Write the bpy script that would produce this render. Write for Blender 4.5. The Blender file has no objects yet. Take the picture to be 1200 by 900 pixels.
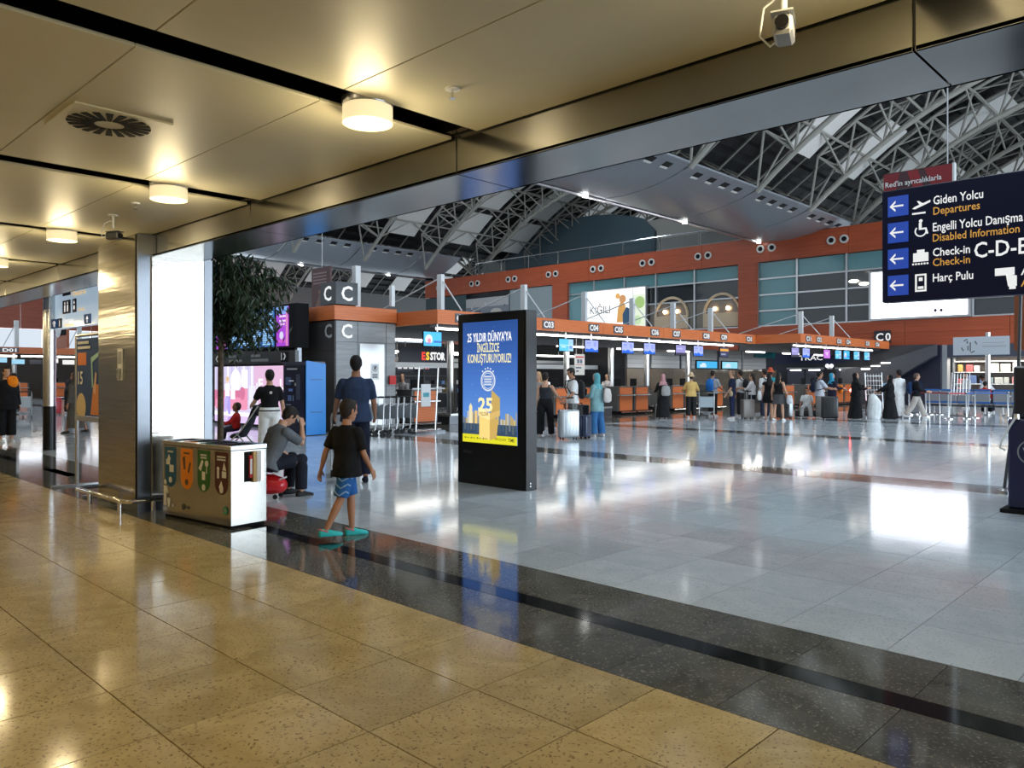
import bpy, bmesh, math, random
import numpy as np
from mathutils import Vector, Matrix

# ------------------------------------------------------------------ camera, world, light
S = bpy.context.scene
COL = S.collection
random.seed(7)
R = math.radians
cam_d = bpy.data.cameras.new('camera')
cam_d.sensor_width = 36.0
cam_d.lens = 910 / 1200 * 36
cam_d.shift_y = -9 / 1200
cam_d.clip_end = 400
cam = bpy.data.objects.new('camera', cam_d)
COL.objects.link(cam)
cam.location = (0, 0, 1.6)
cam.rotation_euler = (R(90), 0, R(44.0))
S.camera = cam
S.view_settings.view_transform = 'Standard'
S.view_settings.look = 'None'
S.view_settings.gamma = 1.0
S.view_settings.exposure = 0.0
S.view_settings.use_curve_mapping = False
S.cycles.use_denoising = True
S.cycles.max_bounces = 7
S.cycles.diffuse_bounces = 3
S.cycles.glossy_bounces = 4
S.cycles.transmission_bounces = 4
S.cycles.sample_clamp_indirect = 6.0
S.cycles.caustics_reflective = False
S.cycles.caustics_refractive = False

world = bpy.data.worlds.new('sky')
S.world = world
world.use_nodes = True
wn = world.node_tree.nodes
wbg = wn['Background']
wbg.inputs[0].default_value = (0.80, 0.90, 1.0, 1)
wbg.inputs[1].default_value = 0.9


def area_light(name, loc, rot, sx, sy, power, color):
    l = bpy.data.lights.new(name, 'AREA')
    l.shape = 'RECTANGLE'
    l.size = sx
    l.size_y = sy
    l.energy = power
    l.color = color
    o = bpy.data.objects.new(name, l)
    COL.objects.link(o)
    o.location = loc
    o.rotation_euler = rot
    return o


# daylight entering by the tall glass front on the +x side of the hall, and by the roof lights
area_light('daylight_glass_front', (22.7, 27, 4.6), (0, R(90), 0), 8.4, 44, 11500, (0.75, 0.88, 1.0))
for yy in (14.5, 27.5, 40.5):
    area_light('daylight_roof', (-4.5, yy, 20.0), (0, 0, 0), 3.0, 9.0, 2000, (0.76, 0.88, 1.0))
    area_light('daylight_roof', (-38.5, yy, 20.0), (0, 0, 0), 3.0, 9.0, 2000, (0.76, 0.88, 1.0))
area_light('daylight_end', (-83.0, 25, 5.2), (0, R(-90), 0), 8, 40, 5000, (0.82, 0.91, 1.0))

# ------------------------------------------------------------------ materials
MATS = {}


def mk(name, base, rough=0.5, metal=0.0, spec=0.5, c2=None, nscale=6.0, stretch=None, nlo=0.35, nhi=0.65,
       bump=0.0, bscale=60.0, coat=0.0, emit=None, estr=1.0, trans=0.0, rvar=0.0, obj_rand=0.0, world_pos=False,
       aniso=0.0, detail=4.0, alpha=1.0):
    if name in MATS:
        return MATS[name]
    m = bpy.data.materials.new(name)
    m.use_nodes = True
    nt = m.node_tree
    N, L = nt.nodes, nt.links
    b = N['Principled BSDF']

    def col(c):
        return (c[0], c[1], c[2], 1)
    b.inputs['Base Color'].default_value = col(base)
    b.inputs['Roughness'].default_value = rough
    b.inputs['Metallic'].default_value = metal
    b.inputs['Specular IOR Level'].default_value = spec
    b.inputs['Coat Weight'].default_value = coat
    b.inputs['Coat Roughness'].default_value = 0.08
    b.inputs['Transmission Weight'].default_value = trans
    b.inputs['Alpha'].default_value = alpha
    if aniso:
        b.inputs['Anisotropic'].default_value = aniso
    if emit:
        b.inputs['Emission Color'].default_value = col(emit)
        b.inputs['Emission Strength'].default_value = estr
    vec = None
    if c2 or bump or rvar:
        if world_pos:
            g = N.new('ShaderNodeNewGeometry')
            vec = g.outputs['Position']
        else:
            g = N.new('ShaderNodeTexCoord')
            vec = g.outputs['Object']
        if stretch:
            mp = N.new('ShaderNodeMapping')
            mp.inputs['Scale'].default_value = stretch
            L.new(vec, mp.inputs[0])
            vec = mp.outputs[0]
    if c2 or rvar:
        nz = N.new('ShaderNodeTexNoise')
        nz.inputs['Scale'].default_value = nscale
        nz.inputs['Detail'].default_value = detail
        L.new(vec, nz.inputs['Vector'])
    if c2:
        rp = N.new('ShaderNodeValToRGB')
        rp.color_ramp.elements[0].position = nlo
        rp.color_ramp.elements[1].position = nhi
        rp.color_ramp.elements[0].color = col(base)
        rp.color_ramp.elements[1].color = col(c2)
        L.new(nz.outputs['Fac'], rp.inputs[0])
        out = rp.outputs[0]
        if obj_rand:
            oi = N.new('ShaderNodeObjectInfo')
            hs = N.new('ShaderNodeHueSaturation')
            ma = N.new('ShaderNodeMapRange')
            ma.inputs['To Min'].default_value = 1 - obj_rand
            ma.inputs['To Max'].default_value = 1 + obj_rand
            L.new(oi.outputs['Random'], ma.inputs['Value'])
            L.new(ma.outputs[0], hs.inputs['Value'])
            L.new(out, hs.inputs['Color'])
            out = hs.outputs[0]
        L.new(out, b.inputs['Base Color'])
    if rvar:
        mr = N.new('ShaderNodeMapRange')
        mr.inputs['To Min'].default_value = max(0.02, rough - rvar)
        mr.inputs['To Max'].default_value = rough + rvar
        L.new(nz.outputs['Fac'], mr.inputs['Value'])
        L.new(mr.outputs[0], b.inputs['Roughness'])
    if bump:
        n2 = N.new('ShaderNodeTexNoise')
        n2.inputs['Scale'].default_value = bscale
        n2.inputs['Detail'].default_value = 3
        L.new(vec, n2.inputs['Vector'])
        bp = N.new('ShaderNodeBump')
        bp.inputs['Strength'].default_value = bump
        bp.inputs['Distance'].default_value = 0.02
        L.new(n2.outputs['Fac'], bp.inputs['Height'])
        L.new(bp.outputs[0], b.inputs['Normal'])
    MATS[name] = m
    return m


def flat(c, rough=0.6, emit=0.0):
    """plain printed colour; emit > 0 for lit screens and light boxes"""
    k = 'print_%02d_%02d_%02d_%d' % (c[0] * 99, c[1] * 99, c[2] * 99, emit * 10)
    if emit:
        return mk(k, (c[0] * 0.3, c[1] * 0.3, c[2] * 0.3), 0.4, emit=c, estr=emit)
    return mk(k, c, rough)


def tile_mat(name, ca, cb, cp, rough, joint=None, grid=(0.0, 0.0), pitch=0.657):
    """stone: two-tone clouds, veins and pits; optional joint grid for the far part of the floor"""
    m = bpy.data.materials.new(name)
    m.use_nodes = True
    nt = m.node_tree
    N, L = nt.nodes, nt.links
    b = N['Principled BSDF']
    g = N.new('ShaderNodeNewGeometry')
    oi = N.new('ShaderNodeObjectInfo')
    off = N.new('ShaderNodeVectorMath')
    off.operation = 'MULTIPLY'
    cx = N.new('ShaderNodeCombineXYZ')
    for i in range(3):
        L.new(oi.outputs['Random'], cx.inputs[i])
    L.new(cx.outputs[0], off.inputs[0])
    off.inputs[1].default_value = (37.0, 53.0, 11.0)
    ad = N.new('ShaderNodeVectorMath')
    L.new(g.outputs['Position'], ad.inputs[0])
    L.new(off.outputs[0], ad.inputs[1])
    n1 = N.new('ShaderNodeTexNoise')
    n1.inputs['Scale'].default_value = 2.2
    n1.inputs['Detail'].default_value = 8
    n1.inputs['Roughness'].default_value = 0.65
    n1.inputs['Distortion'].default_value = 1.2
    L.new(ad.outputs[0], n1.inputs['Vector'])
    r1 = N.new('ShaderNodeValToRGB')
    r1.color_ramp.elements[0].position = 0.3
    r1.color_ramp.elements[1].position = 0.72
    r1.color_ramp.elements[0].color = (*ca, 1)
    r1.color_ramp.elements[1].color = (*cb, 1)
    L.new(n1.outputs['Fac'], r1.inputs[0])
    n2 = N.new('ShaderNodeTexNoise')
    n2.inputs['Scale'].default_value = 62.0
    n2.inputs['Detail'].default_value = 3
    L.new(ad.outputs[0], n2.inputs['Vector'])
    r2 = N.new('ShaderNodeValToRGB')
    r2.color_ramp.elements[0].position = 0.585
    r2.color_ramp.elements[1].position = 0.66
    r2.color_ramp.elements[0].color = (0, 0, 0, 1)
    r2.color_ramp.elements[1].color = (1, 1, 1, 1)
    L.new(n2.outputs['Fac'], r2.inputs[0])
    mx = N.new('ShaderNodeMixRGB')
    mx.inputs[2].default_value = (*cp, 1)
    L.new(r2.outputs[0], mx.inputs[0])
    L.new(r1.outputs[0], mx.inputs[1])
    hs = N.new('ShaderNodeHueSaturation')
    mr = N.new('ShaderNodeMapRange')
    mr.inputs['To Min'].default_value = 0.9
    mr.inputs['To Max'].default_value = 1.1
    L.new(oi.outputs['Random'], mr.inputs['Value'])
    L.new(mr.outputs[0], hs.inputs['Value'])
    L.new(mx.outputs[0], hs.inputs['Color'])
    out = hs.outputs[0]
    if joint:
        sx = N.new('ShaderNodeSeparateXYZ')
        L.new(g.outputs['Position'], sx.inputs[0])
        fs = []
        for i in range(2):
            a = N.new('ShaderNodeMath')
            a.operation = 'ADD'
            a.inputs[1].default_value = -grid[i] + 1000 * pitch
            L.new(sx.outputs[i], a.inputs[0])
            d = N.new('ShaderNodeMath')
            d.operation = 'MODULO'
            d.inputs[1].default_value = pitch
            L.new(a.outputs[0], d.inputs[0])
            c = N.new('ShaderNodeMath')
            c.operation = 'LESS_THAN'
            c.inputs[1].default_value = 0.006
            L.new(d.outputs[0], c.inputs[0])
            fs.append(c)
        mxx = N.new('ShaderNodeMath')
        mxx.operation = 'MAXIMUM'
        L.new(fs[0].outputs[0], mxx.inputs[0])
        L.new(fs[1].outputs[0], mxx.inputs[1])
        m2 = N.new('ShaderNodeMixRGB')
        m2.inputs[2].default_value = (*joint, 1)
        L.new(mxx.outputs[0], m2.inputs[0])
        L.new(out, m2.inputs[1])
        out = m2.outputs[0]
    L.new(out, b.inputs['Base Color'])
    # polished, with slightly uneven gloss
    rr = N.new('ShaderNodeMapRange')
    rr.inputs['To Min'].default_value = rough * 0.7
    rr.inputs['To Max'].default_value = rough * 1.5
    L.new(n1.outputs['Fac'], rr.inputs['Value'])
    L.new(rr.outputs[0], b.inputs['Roughness'])
    b.inputs['Specular IOR Level'].default_value = 0.55
    bp = N.new('ShaderNodeBump')
    bp.inputs['Strength'].default_value = 0.012
    bp.inputs['Distance'].default_value = 0.02
    n3 = N.new('ShaderNodeTexNoise')
    n3.inputs['Scale'].default_value = 5.0
    L.new(ad.outputs[0], n3.inputs['Vector'])
    L.new(n3.outputs['Fac'], bp.inputs['Height'])
    L.new(bp.outputs[0], b.inputs['Normal'])
    MATS[name] = m
    return m


STEEL = mk('brushed_steel', (0.50, 0.50, 0.50), 0.24, 1.0, c2=(0.60, 0.60, 0.60), nscale=4, stretch=(1, 1, 60), bump=0.02, bscale=30, rvar=0.05)
STEEL_COL = mk('column_steel', (0.42, 0.39, 0.345), 0.16, 1.0, c2=(0.50, 0.47, 0.42), nscale=2.0, stretch=(0.6, 0.6, 14), bump=0.10, bscale=1.6, rvar=0.03)
STEEL_DK = mk('dark_steel', (0.16, 0.17, 0.185), 0.30, 1.0)
BEAM_M = mk('beam_steel', (0.33, 0.325, 0.315), 0.18, 1.0, c2=(0.38, 0.375, 0.36), nscale=1.5, rvar=0.04)
CHROME = mk('chrome', (0.75, 0.75, 0.76), 0.12, 1.0)
ALU = mk('aluminium', (0.62, 0.63, 0.64), 0.32, 1.0)
WHITE_M = mk('white_paint', (0.74, 0.75, 0.75), 0.4)
GREY_M = mk('grey_paint', (0.32, 0.33, 0.34), 0.45)
DGREY = mk('dark_grey_paint', (0.075, 0.078, 0.085), 0.45)
BLACK = mk('black_gloss', (0.006, 0.006, 0.007), 0.28, spec=0.3)
BLACKM = mk('black_matt', (0.010, 0.010, 0.011), 0.85, spec=0.15)
NAVY = mk('navy_paint', (0.012, 0.018, 0.06), 0.35)
WOOD = mk('orange_wood', (0.74, 0.20, 0.055), 0.42, c2=(0.62, 0.15, 0.04), nscale=3, stretch=(0.5, 0.5, 14), bump=0.03)
WOOD_DK = mk('red_wood', (0.44, 0.085, 0.028), 0.36, c2=(0.34, 0.06, 0.02), nscale=2, stretch=(0.3, 0.3, 9))
GLASS_DK = mk('dark_glass', (0.02, 0.025, 0.028), 0.06, spec=0.8)
GLASS_TEAL = mk('teal_glass', (0.13, 0.29, 0.31), 0.15, spec=0.7)
GLASS_BR = mk('bronze_glass', (0.19, 0.15, 0.11), 0.10, spec=0.7, c2=(0.13, 0.11, 0.09), nscale=0.6)
RUBBER = mk('rubber', (0.015, 0.015, 0.016), 0.7)
TUBE = mk('tube_light', (0.9, 0.9, 0.9), 0.5, emit=(1.0, 0.97, 0.9), estr=8.0)
CEIL = mk('ceiling_panel_paint', (0.50, 0.47, 0.34), 0.46, c2=(0.54, 0.51, 0.37), nscale=1.2)
VOID = mk('ceiling_void', (0.012, 0.012, 0.012), 0.8)
TRUSS_M = mk('truss_paint', (0.34, 0.325, 0.285), 0.45)
WING_M = mk('wing_metal', (0.36, 0.39, 0.43), 0.34, 0.45, c2=(0.44, 0.47, 0.51), nscale=2.5, stretch=(1, 14, 1), rvar=0.04)
TAN = tile_mat('tan_travertine', (0.47, 0.345, 0.145), (0.70, 0.545, 0.275), (0.27, 0.185, 0.08), 0.10)
TANF = tile_mat('tan_travertine_far', (0.47, 0.345, 0.145), (0.70, 0.545, 0.275), (0.27, 0.185, 0.08), 0.10, joint=(0.10, 0.07, 0.04), grid=(-5.52, 3.38))
PALE = tile_mat('pale_granite', (0.52, 0.585, 0.63), (0.66, 0.72, 0.755), (0.41, 0.45, 0.47), 0.085)
PALEF = tile_mat('pale_granite_far', (0.52, 0.585, 0.63), (0.66, 0.72, 0.755), (0.41, 0.45, 0.47), 0.085, joint=(0.24, 0.25, 0.26), grid=(-5.52, 4.78))
GRAN = tile_mat('dark_granite', (0.07, 0.07, 0.062), (0.14, 0.137, 0.118), (0.26, 0.245, 0.20), 0.07)
BLKST = mk('black_stone', (0.008, 0.008, 0.008), 0.08)
GROUT = mk('grout', (0.035, 0.026, 0.016), 0.8)

# ------------------------------------------------------------------ mesh builder
ORG = {}
TMP = bpy.data.scenes.new('workbench')      # small scratch scene, removed at the end


def evaluated_mesh(ob):
    TMP.collection.objects.link(ob)
    vl = TMP.view_layers[0]
    vl.update()
    me = bpy.data.meshes.new_from_object(ob.evaluated_get(vl.depsgraph))
    bpy.data.objects.remove(ob)
    return me


class B:
    def __init__(self):
        self.v, self.f, self.mi, self.cur = [], [], [], 0

    def add(self, vs, fs):
        n = len(self.v)
        self.v += [tuple(p) for p in vs]
        for q in fs:
            self.f.append(tuple(i + n for i in q))
            self.mi.append(self.cur)
        return self

    def box(self, a, b):
        x0, y0, z0 = [min(a[i], b[i]) for i in range(3)]
        x1, y1, z1 = [max(a[i], b[i]) for i in range(3)]
        return self.add([(x0, y0, z0), (x1, y0, z0), (x1, y1, z0), (x0, y1, z0), (x0, y0, z1), (x1, y0, z1), (x1, y1, z1), (x0, y1, z1)],
                        [(0, 3, 2, 1), (4, 5, 6, 7), (0, 1, 5, 4), (1, 2, 6, 5), (2, 3, 7, 6), (3, 0, 4, 7)])

    def tube(self, pts, r, seg=8, cap=True, closed=False):
        pts = [Vector(p) for p in pts]
        n = len(pts)
        rs = r if isinstance(r, (list, tuple)) else [r] * n
        rings = []
        pu = None
        for i, p in enumerate(pts):
            if closed:
                t = (pts[(i + 1) % n] - pts[i - 1]).normalized()
            else:
                t = (pts[min(i + 1, n - 1)] - pts[max(i - 1, 0)]).normalized()
            if pu is None:
                u = t.orthogonal().normalized()
            else:
                u = (pu - t * pu.dot(t))
                u = u.normalized() if u.length > 1e-6 else t.orthogonal().normalized()
            pu = u
            w = t.cross(u)
            rings.append([p + (u * math.cos(a) + w * math.sin(a)) * rs[i] for a in [2 * math.pi * k / seg for k in range(seg)]])
        vs = [q for rg in rings for q in rg]
        fs = []
        m = n if closed else n - 1
        for i in range(m):
            j = (i + 1) % n
            for k in range(seg):
                fs.append((i * seg + k, i * seg + (k + 1) % seg, j * seg + (k + 1) % seg, j * seg + k))
        if cap and not closed:
            fs.append(tuple(range(seg - 1, -1, -1)))
            fs.append(tuple((n - 1) * seg + k for k in range(seg)))
        return self.add(vs, fs)

    def lathe(self, prof, c=(0, 0, 0), seg=20, sx=1.0, sy=1.0):
        vs, fs = [], []
        for r, z in prof:
            for k in range(seg):
                a = 2 * math.pi * k / seg
                vs.append((c[0] + r * math.cos(a) * sx, c[1] + r * math.sin(a) * sy, c[2] + z))
        for i in range(len(prof) - 1):
            for k in range(seg):
                fs.append((i * seg + k, i * seg + (k + 1) % seg, (i + 1) * seg + (k + 1) % seg, (i + 1) * seg + k))
        if prof[0][0] > 1e-5:
            fs.append(tuple(range(seg - 1, -1, -1)))
        if prof[-1][0] > 1e-5:
            fs.append(tuple((len(prof) - 1) * seg + k for k in range(seg)))
        return self.add(vs, fs)

    def ball(self, c, r, seg=12, rings=8):
        if not isinstance(r, (list, tuple)):
            r = (r, r, r)
        vs = [(c[0], c[1], c[2] - r[2])]
        for i in range(1, rings):
            ph = -math.pi / 2 + math.pi * i / rings
            for k in range(seg):
                a = 2 * math.pi * k / seg
                vs.append((c[0] + r[0] * math.cos(ph) * math.cos(a), c[1] + r[1] * math.cos(ph) * math.sin(a), c[2] + r[2] * math.sin(ph)))
        vs.append((c[0], c[1], c[2] + r[2]))
        fs = []
        for k in range(seg):
            fs.append((0, 1 + (k + 1) % seg, 1 + k))
            for i in range(rings - 2):
                a0 = 1 + i * seg
                fs.append((a0 + k, a0 + (k + 1) % seg, a0 + seg + (k + 1) % seg, a0 + seg + k))
            a0 = 1 + (rings - 2) * seg
            fs.append((a0 + k, a0 + (k + 1) % seg, len(vs) - 1))
        return self.add(vs, fs)

    def prism(self, poly, fr, d):
        """2D outline in frame fr=(origin,u,v,n), thickness d along n"""
        o, u, w, n = fr
        n_ = len(poly)
        area = sum(poly[i][0] * poly[(i + 1) % n_][1] - poly[(i + 1) % n_][0] * poly[i][1] for i in range(n_))
        if area < 0:
            poly = poly[::-1]
        a = [o + u * p[0] + w * p[1] for p in poly]
        bb = [p + n * d for p in a]
        fs = [tuple(range(n_ - 1, -1, -1)), tuple(range(n_, 2 * n_))]
        for i in range(n_):
            j = (i + 1) % n_
            fs.append((i, j, n_ + j, n_ + i))
        return self.add(a + bb, fs)

    def face(self, poly, fr, off=0.0):
        o, u, w, n = fr
        n_ = len(poly)
        area = sum(poly[i][0] * poly[(i + 1) % n_][1] - poly[(i + 1) % n_][0] * poly[i][1] for i in range(n_))
        if area < 0:
            poly = poly[::-1]
        return self.add([o + u * p[0] + w * p[1] + n * off for p in poly], [tuple(range(n_))])

    def mesh(self, name, mats, bevel=0.0, smooth=False, org=None, segs=1):
        me = bpy.data.meshes.new(name)
        vs = self.v if org is None else [(p[0] - org[0], p[1] - org[1], p[2] - org[2]) for p in self.v]
        me.from_pydata(vs, [], self.f)
        if not isinstance(mats, (list, tuple)):
            mats = [mats]
        for m in mats:
            me.materials.append(m)
        if len(mats) > 1:
            me.polygons.foreach_set('material_index', self.mi)
        if bevel:
            bm = bmesh.new()
            bm.from_mesh(me)
            es = [e for e in bm.edges if e.is_manifold and e.calc_face_angle(0) > 0.5]
            bmesh.ops.bevel(bm, geom=es, offset=bevel, segments=segs, affect='EDGES', profile=0.5)
            bm.to_mesh(me)
            bm.free()
        if smooth:
            me.polygons.foreach_set('use_smooth', [True] * len(me.polygons))
            me.set_sharp_from_angle(angle=R(38))
        me.update()
        return me

    def build(self, name, mats, parent=None, bevel=0.0, smooth=False, world=True, segs=1):
        org = None
        if parent is not None and world:
            org = ORG.get(parent.name, (0, 0, 0))
        me = self.mesh(name, mats, bevel, smooth, org, segs)
        return link(name, me, parent)


def link(name, data, parent=None):
    o = bpy.data.objects.new(name, data)
    COL.objects.link(o)
    if parent is not None:
        o.parent = parent
        ORG[o.name] = ORG.get(parent.name, (0, 0, 0))
    return o


def tag(o, label, cat, group=None):
    o['label'] = label
    o['category'] = cat
    if group:
        o['group'] = group
    return o


def thing(name, label, cat, loc=(0, 0, 0), rotz=0.0, group=None):
    o = bpy.data.objects.new(name, None)
    o.empty_display_size = 0.1
    COL.objects.link(o)
    o.location = loc
    o.rotation_euler = (0, 0, rotz)
    ORG[o.name] = tuple(loc)
    return tag(o, label, cat, group)


def struct(o):
    o['kind'] = 'structure'
    return o


def rel_copy(src, parent, loc):
    c = src.copy()
    COL.objects.link(c)
    c.parent = parent
    c.location = loc
    return c


def copy_tree(root, loc=None, rotz=None, label=None, parent=None):
    r = root.copy()
    COL.objects.link(r)
    r.parent = parent
    if loc is not None:
        r.location = loc
        ORG[r.name] = tuple(loc)
    if rotz is not None:
        r.rotation_euler = (0, 0, rotz)
    if label:
        r['label'] = label
    for ch in list(root.children):
        copy_tree(ch, parent=r)
    return r


X, Y, Z = Vector((1, 0, 0)), Vector((0, 1, 0)), Vector((0, 0, 1))


def FY(x, y, z):      # a face looking towards -y
    return (Vector((x, y, z)), X, Z, -Y)


def FX(x, y, z):      # a face looking towards +x
    return (Vector((x, y, z)), Y, Z, X)


def colour_word(c):
    names = {'black': (0.03, 0.03, 0.04), 'dark red': (0.60, 0.12, 0.12), 'salmon': (0.65, 0.30, 0.28), 'grey': (0.55, 0.55, 0.5), 'navy': (0.12, 0.18, 0.35), 'orange': (0.7, 0.3, 0.06), 'white': (0.7, 0.7, 0.7),
             'slate': (0.25, 0.32, 0.33), 'brown': (0.35, 0.12, 0.08), 'tan': (0.5, 0.4, 0.2), 'amber': (0.8, 0.55, 0.1), 'light blue': (0.3, 0.6, 0.8)}
    return min(names, key=lambda k: sum((names[k][i] - c[i]) ** 2 for i in range(3)))


def rect(x0, y0, x1, y1):
    return [(x0, y0), (x1, y0), (x1, y1), (x0, y1)]


def disc(cx, cy, r, n=20, ry=None):
    return [(cx + r * math.cos(2 * math.pi * i / n), cy + (ry or r) * math.sin(2 * math.pi * i / n)) for i in range(n)]


def prints(name, fr, shapes, parent, emit=0.0, step=0.0012, off=0.002):
    """flat print: layered coloured outlines on frame fr"""
    b = B()
    mats = []
    for i, (poly, c) in enumerate(shapes):
        m = flat(c, 0.55, emit)
        if m not in mats:
            mats.append(m)
        b.cur = mats.index(m)
        b.face(poly, fr, off + step * i)
    return b.build(name, mats, parent)


def ring_shapes(cx, cy, r0, r1, n=24):
    """ring as small quads"""
    out = []
    for i in range(n):
        a, c = 2 * math.pi * i / n, 2 * math.pi * (i + 1) / n
        out.append([(cx + r0 * math.cos(a), cy + r0 * math.sin(a)), (cx + r1 * math.cos(a), cy + r1 * math.sin(a)),
                    (cx + r1 * math.cos(c), cy + r1 * math.sin(c)), (cx + r0 * math.cos(c), cy + r0 * math.sin(c))])
    return out


def text(s, fr, x, y, h, mat, parent, width=None, bold=0.0, align='LEFT', off=0.006, ext=0.002, name='lettering'):
    """lettering: cap height h, lower left (or centre) at (x, y) in frame fr; width squeezes it to fit"""
    cu = bpy.data.curves.new('t', 'FONT')
    cu.body = s
    cu.size = 1.0
    cu.align_x = 'LEFT'
    cu.offset = bold
    cu.resolution_u = 2
    cu.extrude = 0.0
    ob = bpy.data.objects.new('t', cu)
    me = evaluated_mesh(ob)
    bpy.data.curves.remove(cu)
    n = len(me.vertices)
    co = np.zeros(n * 3)
    me.vertices.foreach_get('co', co)
    co = co.reshape(-1, 3)
    sc = h / 0.70
    co[:, :2] *= sc
    x0, x1 = co[:, 0].min(), co[:, 0].max()
    co[:, 0] -= x0
    w = x1 - x0
    if width:
        co[:, 0] *= width / w
        w = width
    if align == 'CENTER':
        co[:, 0] -= w / 2
    o, u, v, nn = fr
    org = np.array(ORG.get(parent.name, (0, 0, 0))) if parent is not None else np.zeros(3)
    P3 = np.array(o)[None] + (co[:, :1] + x) * np.array(u)[None] + (co[:, 1:2] + y) * np.array(v)[None] + off * np.array(nn)[None] - org[None]
    me.vertices.foreach_set('co', P3.ravel())
    me.materials.clear()
    me.materials.append(mat)
    me.name = name
    me.update()
    return link(name, me, parent)


WHT = flat((0.9, 0.9, 0.9), 0.5, 0.8)
WHTP = flat((0.85, 0.85, 0.85))
# ------------------------------------------------------------------ floors
PT = 0.657
GX = -5.52          # a joint of the tile grid
fl = struct(B().box((-80, -5, -0.30), (22, 3.38, -0.022)).build('floor', GROUT))
tile_me = B().box((-0.3245, -0.3245, -0.022), (0.3245, 0.3245, 0.0)).mesh('floor_tile', TAN)
i0 = -13
for i in range(i0, 11):
    for j in range(4):
        o = link('floor_tile', tile_me, fl)
        o.location = (GX + (i + 0.5) * PT, 3.38 - (j + 0.5) * PT, 0)
XL, XR, YB = GX + i0 * PT, GX + 11 * PT, 3.38 - 4 * PT
B().box((-80, -5, -0.022), (22, YB - 0.002, 0)).build('paving', TANF, fl)
B().box((-80, YB, -0.022), (XL - 0.002, 3.378, 0)).build('paving', TANF, fl)
B().box((XR + 0.002, YB, -0.022), (22, 3.378, 0)).build('paving', TANF, fl)

fb = struct(B().box((-80, 3.38, -0.30), (22, 4.78, -0.022)).build('floor_border', GROUT))
sl_me = B().box((-0.3265, -0.302, -0.022), (0.3265, 0.302, 0.0)).mesh('border_slab', GRAN)
st_me = B().box((-0.6555, -0.088, -0.022), (0.6555, 0.088, 0.0)).mesh('border_strip', BLKST)
for i in range(i0, 11):
    x = GX + 0.33 + (i + 0.5) * PT
    for yc in (3.38 + 0.304, 4.78 - 0.304):
        link('border_slab', sl_me, fb).location = (x, yc, 0)
for i in range(-7, 6):
    link('border_strip', st_me, fb).location = (GX + 0.33 + i * 1.314, 4.08, 0)
for a, b in ((-80, XL + 0.325), (XR + 0.33, 22)):
    B().box((a, 3.382, -0.022), (b, 3.986, 0)).build('border_paving', GRAN, fb)
    B().box((a, 3.99, -0.022), (b, 4.17, 0)).build('border_strip', BLKST, fb)
    B().box((a, 4.174, -0.022), (b, 4.778, 0)).build('border_paving', GRAN, fb)

fh = struct(B().box((-80, 4.78, -0.30), (22, 62, -0.022)).build('floor_hall', GROUT))
pt_me = B().box((-0.3265, -0.3265, -0.022), (0.3265, 0.3265, 0.0)).mesh('hall_tile', PALE)
for i in range(-9, 12):
    for j in range(8):
        link('hall_tile', pt_me, fh).location = (GX + (i + 0.5) * PT, 4.78 + (j + 0.5) * PT, 0)
hx0, hx1, hy1 = GX - 9 * PT, GX + 12 * PT, 4.78 + 8 * PT
B().box((-80, 4.782, -0.022), (hx0 - 0.002, hy1, 0)).build('hall_paving', PALEF, fh)
B().box((hx1 + 0.002, 4.782, -0.022), (22, hy1, 0)).build('hall_paving', PALEF, fh)
GREYB = tile_mat('grey_granite', (0.12, 0.12, 0.12), (0.19, 0.19, 0.185), (0.25, 0.25, 0.24), 0.07)
bands = [(12.15, 13.05), (20.15, 21.05), (28.15, 29.0), (36.2, 37.0)]
y = hy1
for a, b in bands:
    B().box((-80, y + 0.002, -0.022), (22, a - 0.002, 0)).build('hall_paving', PALEF, fh)
    B().box((-80, a, -0.022), (22, a + 0.24, 0)).build('band_slab', GREYB, fh)
    B().box((-80, a + 0.242, -0.022), (22, b - 0.242, 0)).build('band_slab', GRAN, fh)
    B().box((-80, b - 0.24, -0.022), (22, b, 0)).build('band_slab', GREYB, fh)
    y = b
B().box((-80, y + 0.002, -0.022), (22, 62, 0)).build('hall_paving', PALEF, fh)
B().box((-24, 14.9, 0.0005), (-16.0, 36.2, 0.006)).build('counter_paving', GRAN, fh)
B().box((-22.5, 36.2, 0.0005), (-14.0, 47.6, 0.006)).build('counter_paving', GRAN, fh)

# ------------------------------------------------------------------ corridor ceiling
CZ = 3.28
ce = struct(B().box((-80, -5, 3.62), (22, 5.5, 3.75)).build('ceiling', VOID))
cp_me = B().box((-1.37, -0.5365, 0), (1.37, 0.5365, 0.022)).mesh('ceiling_panel', CEIL, bevel=0.004)
slots = [-1.0 - 3.0 * k for k in range(12)]
for k, sx in enumerate([2.0] + slots):
    for yc in (3.125, 2.05, 0.975, -0.10, -1.175, -2.25):
        link('ceiling_panel', cp_me, ce).location = (sx - 1.5, yc, CZ)
struct(B().box((-80, 3.60, CZ + 0.03), (22, 3.68, 3.62)).build('trim_1', BEAM_M))

bm_ = struct(B().box((-79.9, 3.70, 3.06), (21.9, 4.25, 3.60)).build('trim_2', VOID))
for k in range(-4, 14):
    x0, x1 = -1.1 - 3.0 * k + 0.006, 1.9 - 3.0 * k - 0.006
    B().box((x0, 3.68, 3.03), (x1, 3.70, CZ + 0.02)).build('beam_face_panel', BEAM_M, bm_, bevel=0.002)
    B().box((x0, 3.68, 3.03), (x1, 4.27, 3.05)).build('beam_soffit_panel', BEAM_M, bm_)
    B().box((x0, 4.25, 3.03), (x1, 4.27, 3.62)).build('beam_face_panel', BEAM_M, bm_)

wall_c = struct(B().box((-80, -5.2, 0), (22, -5, 3.75)).build('wall_corridor', mk('corridor_wall', (0.52, 0.42, 0.27), 0.4)))

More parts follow.
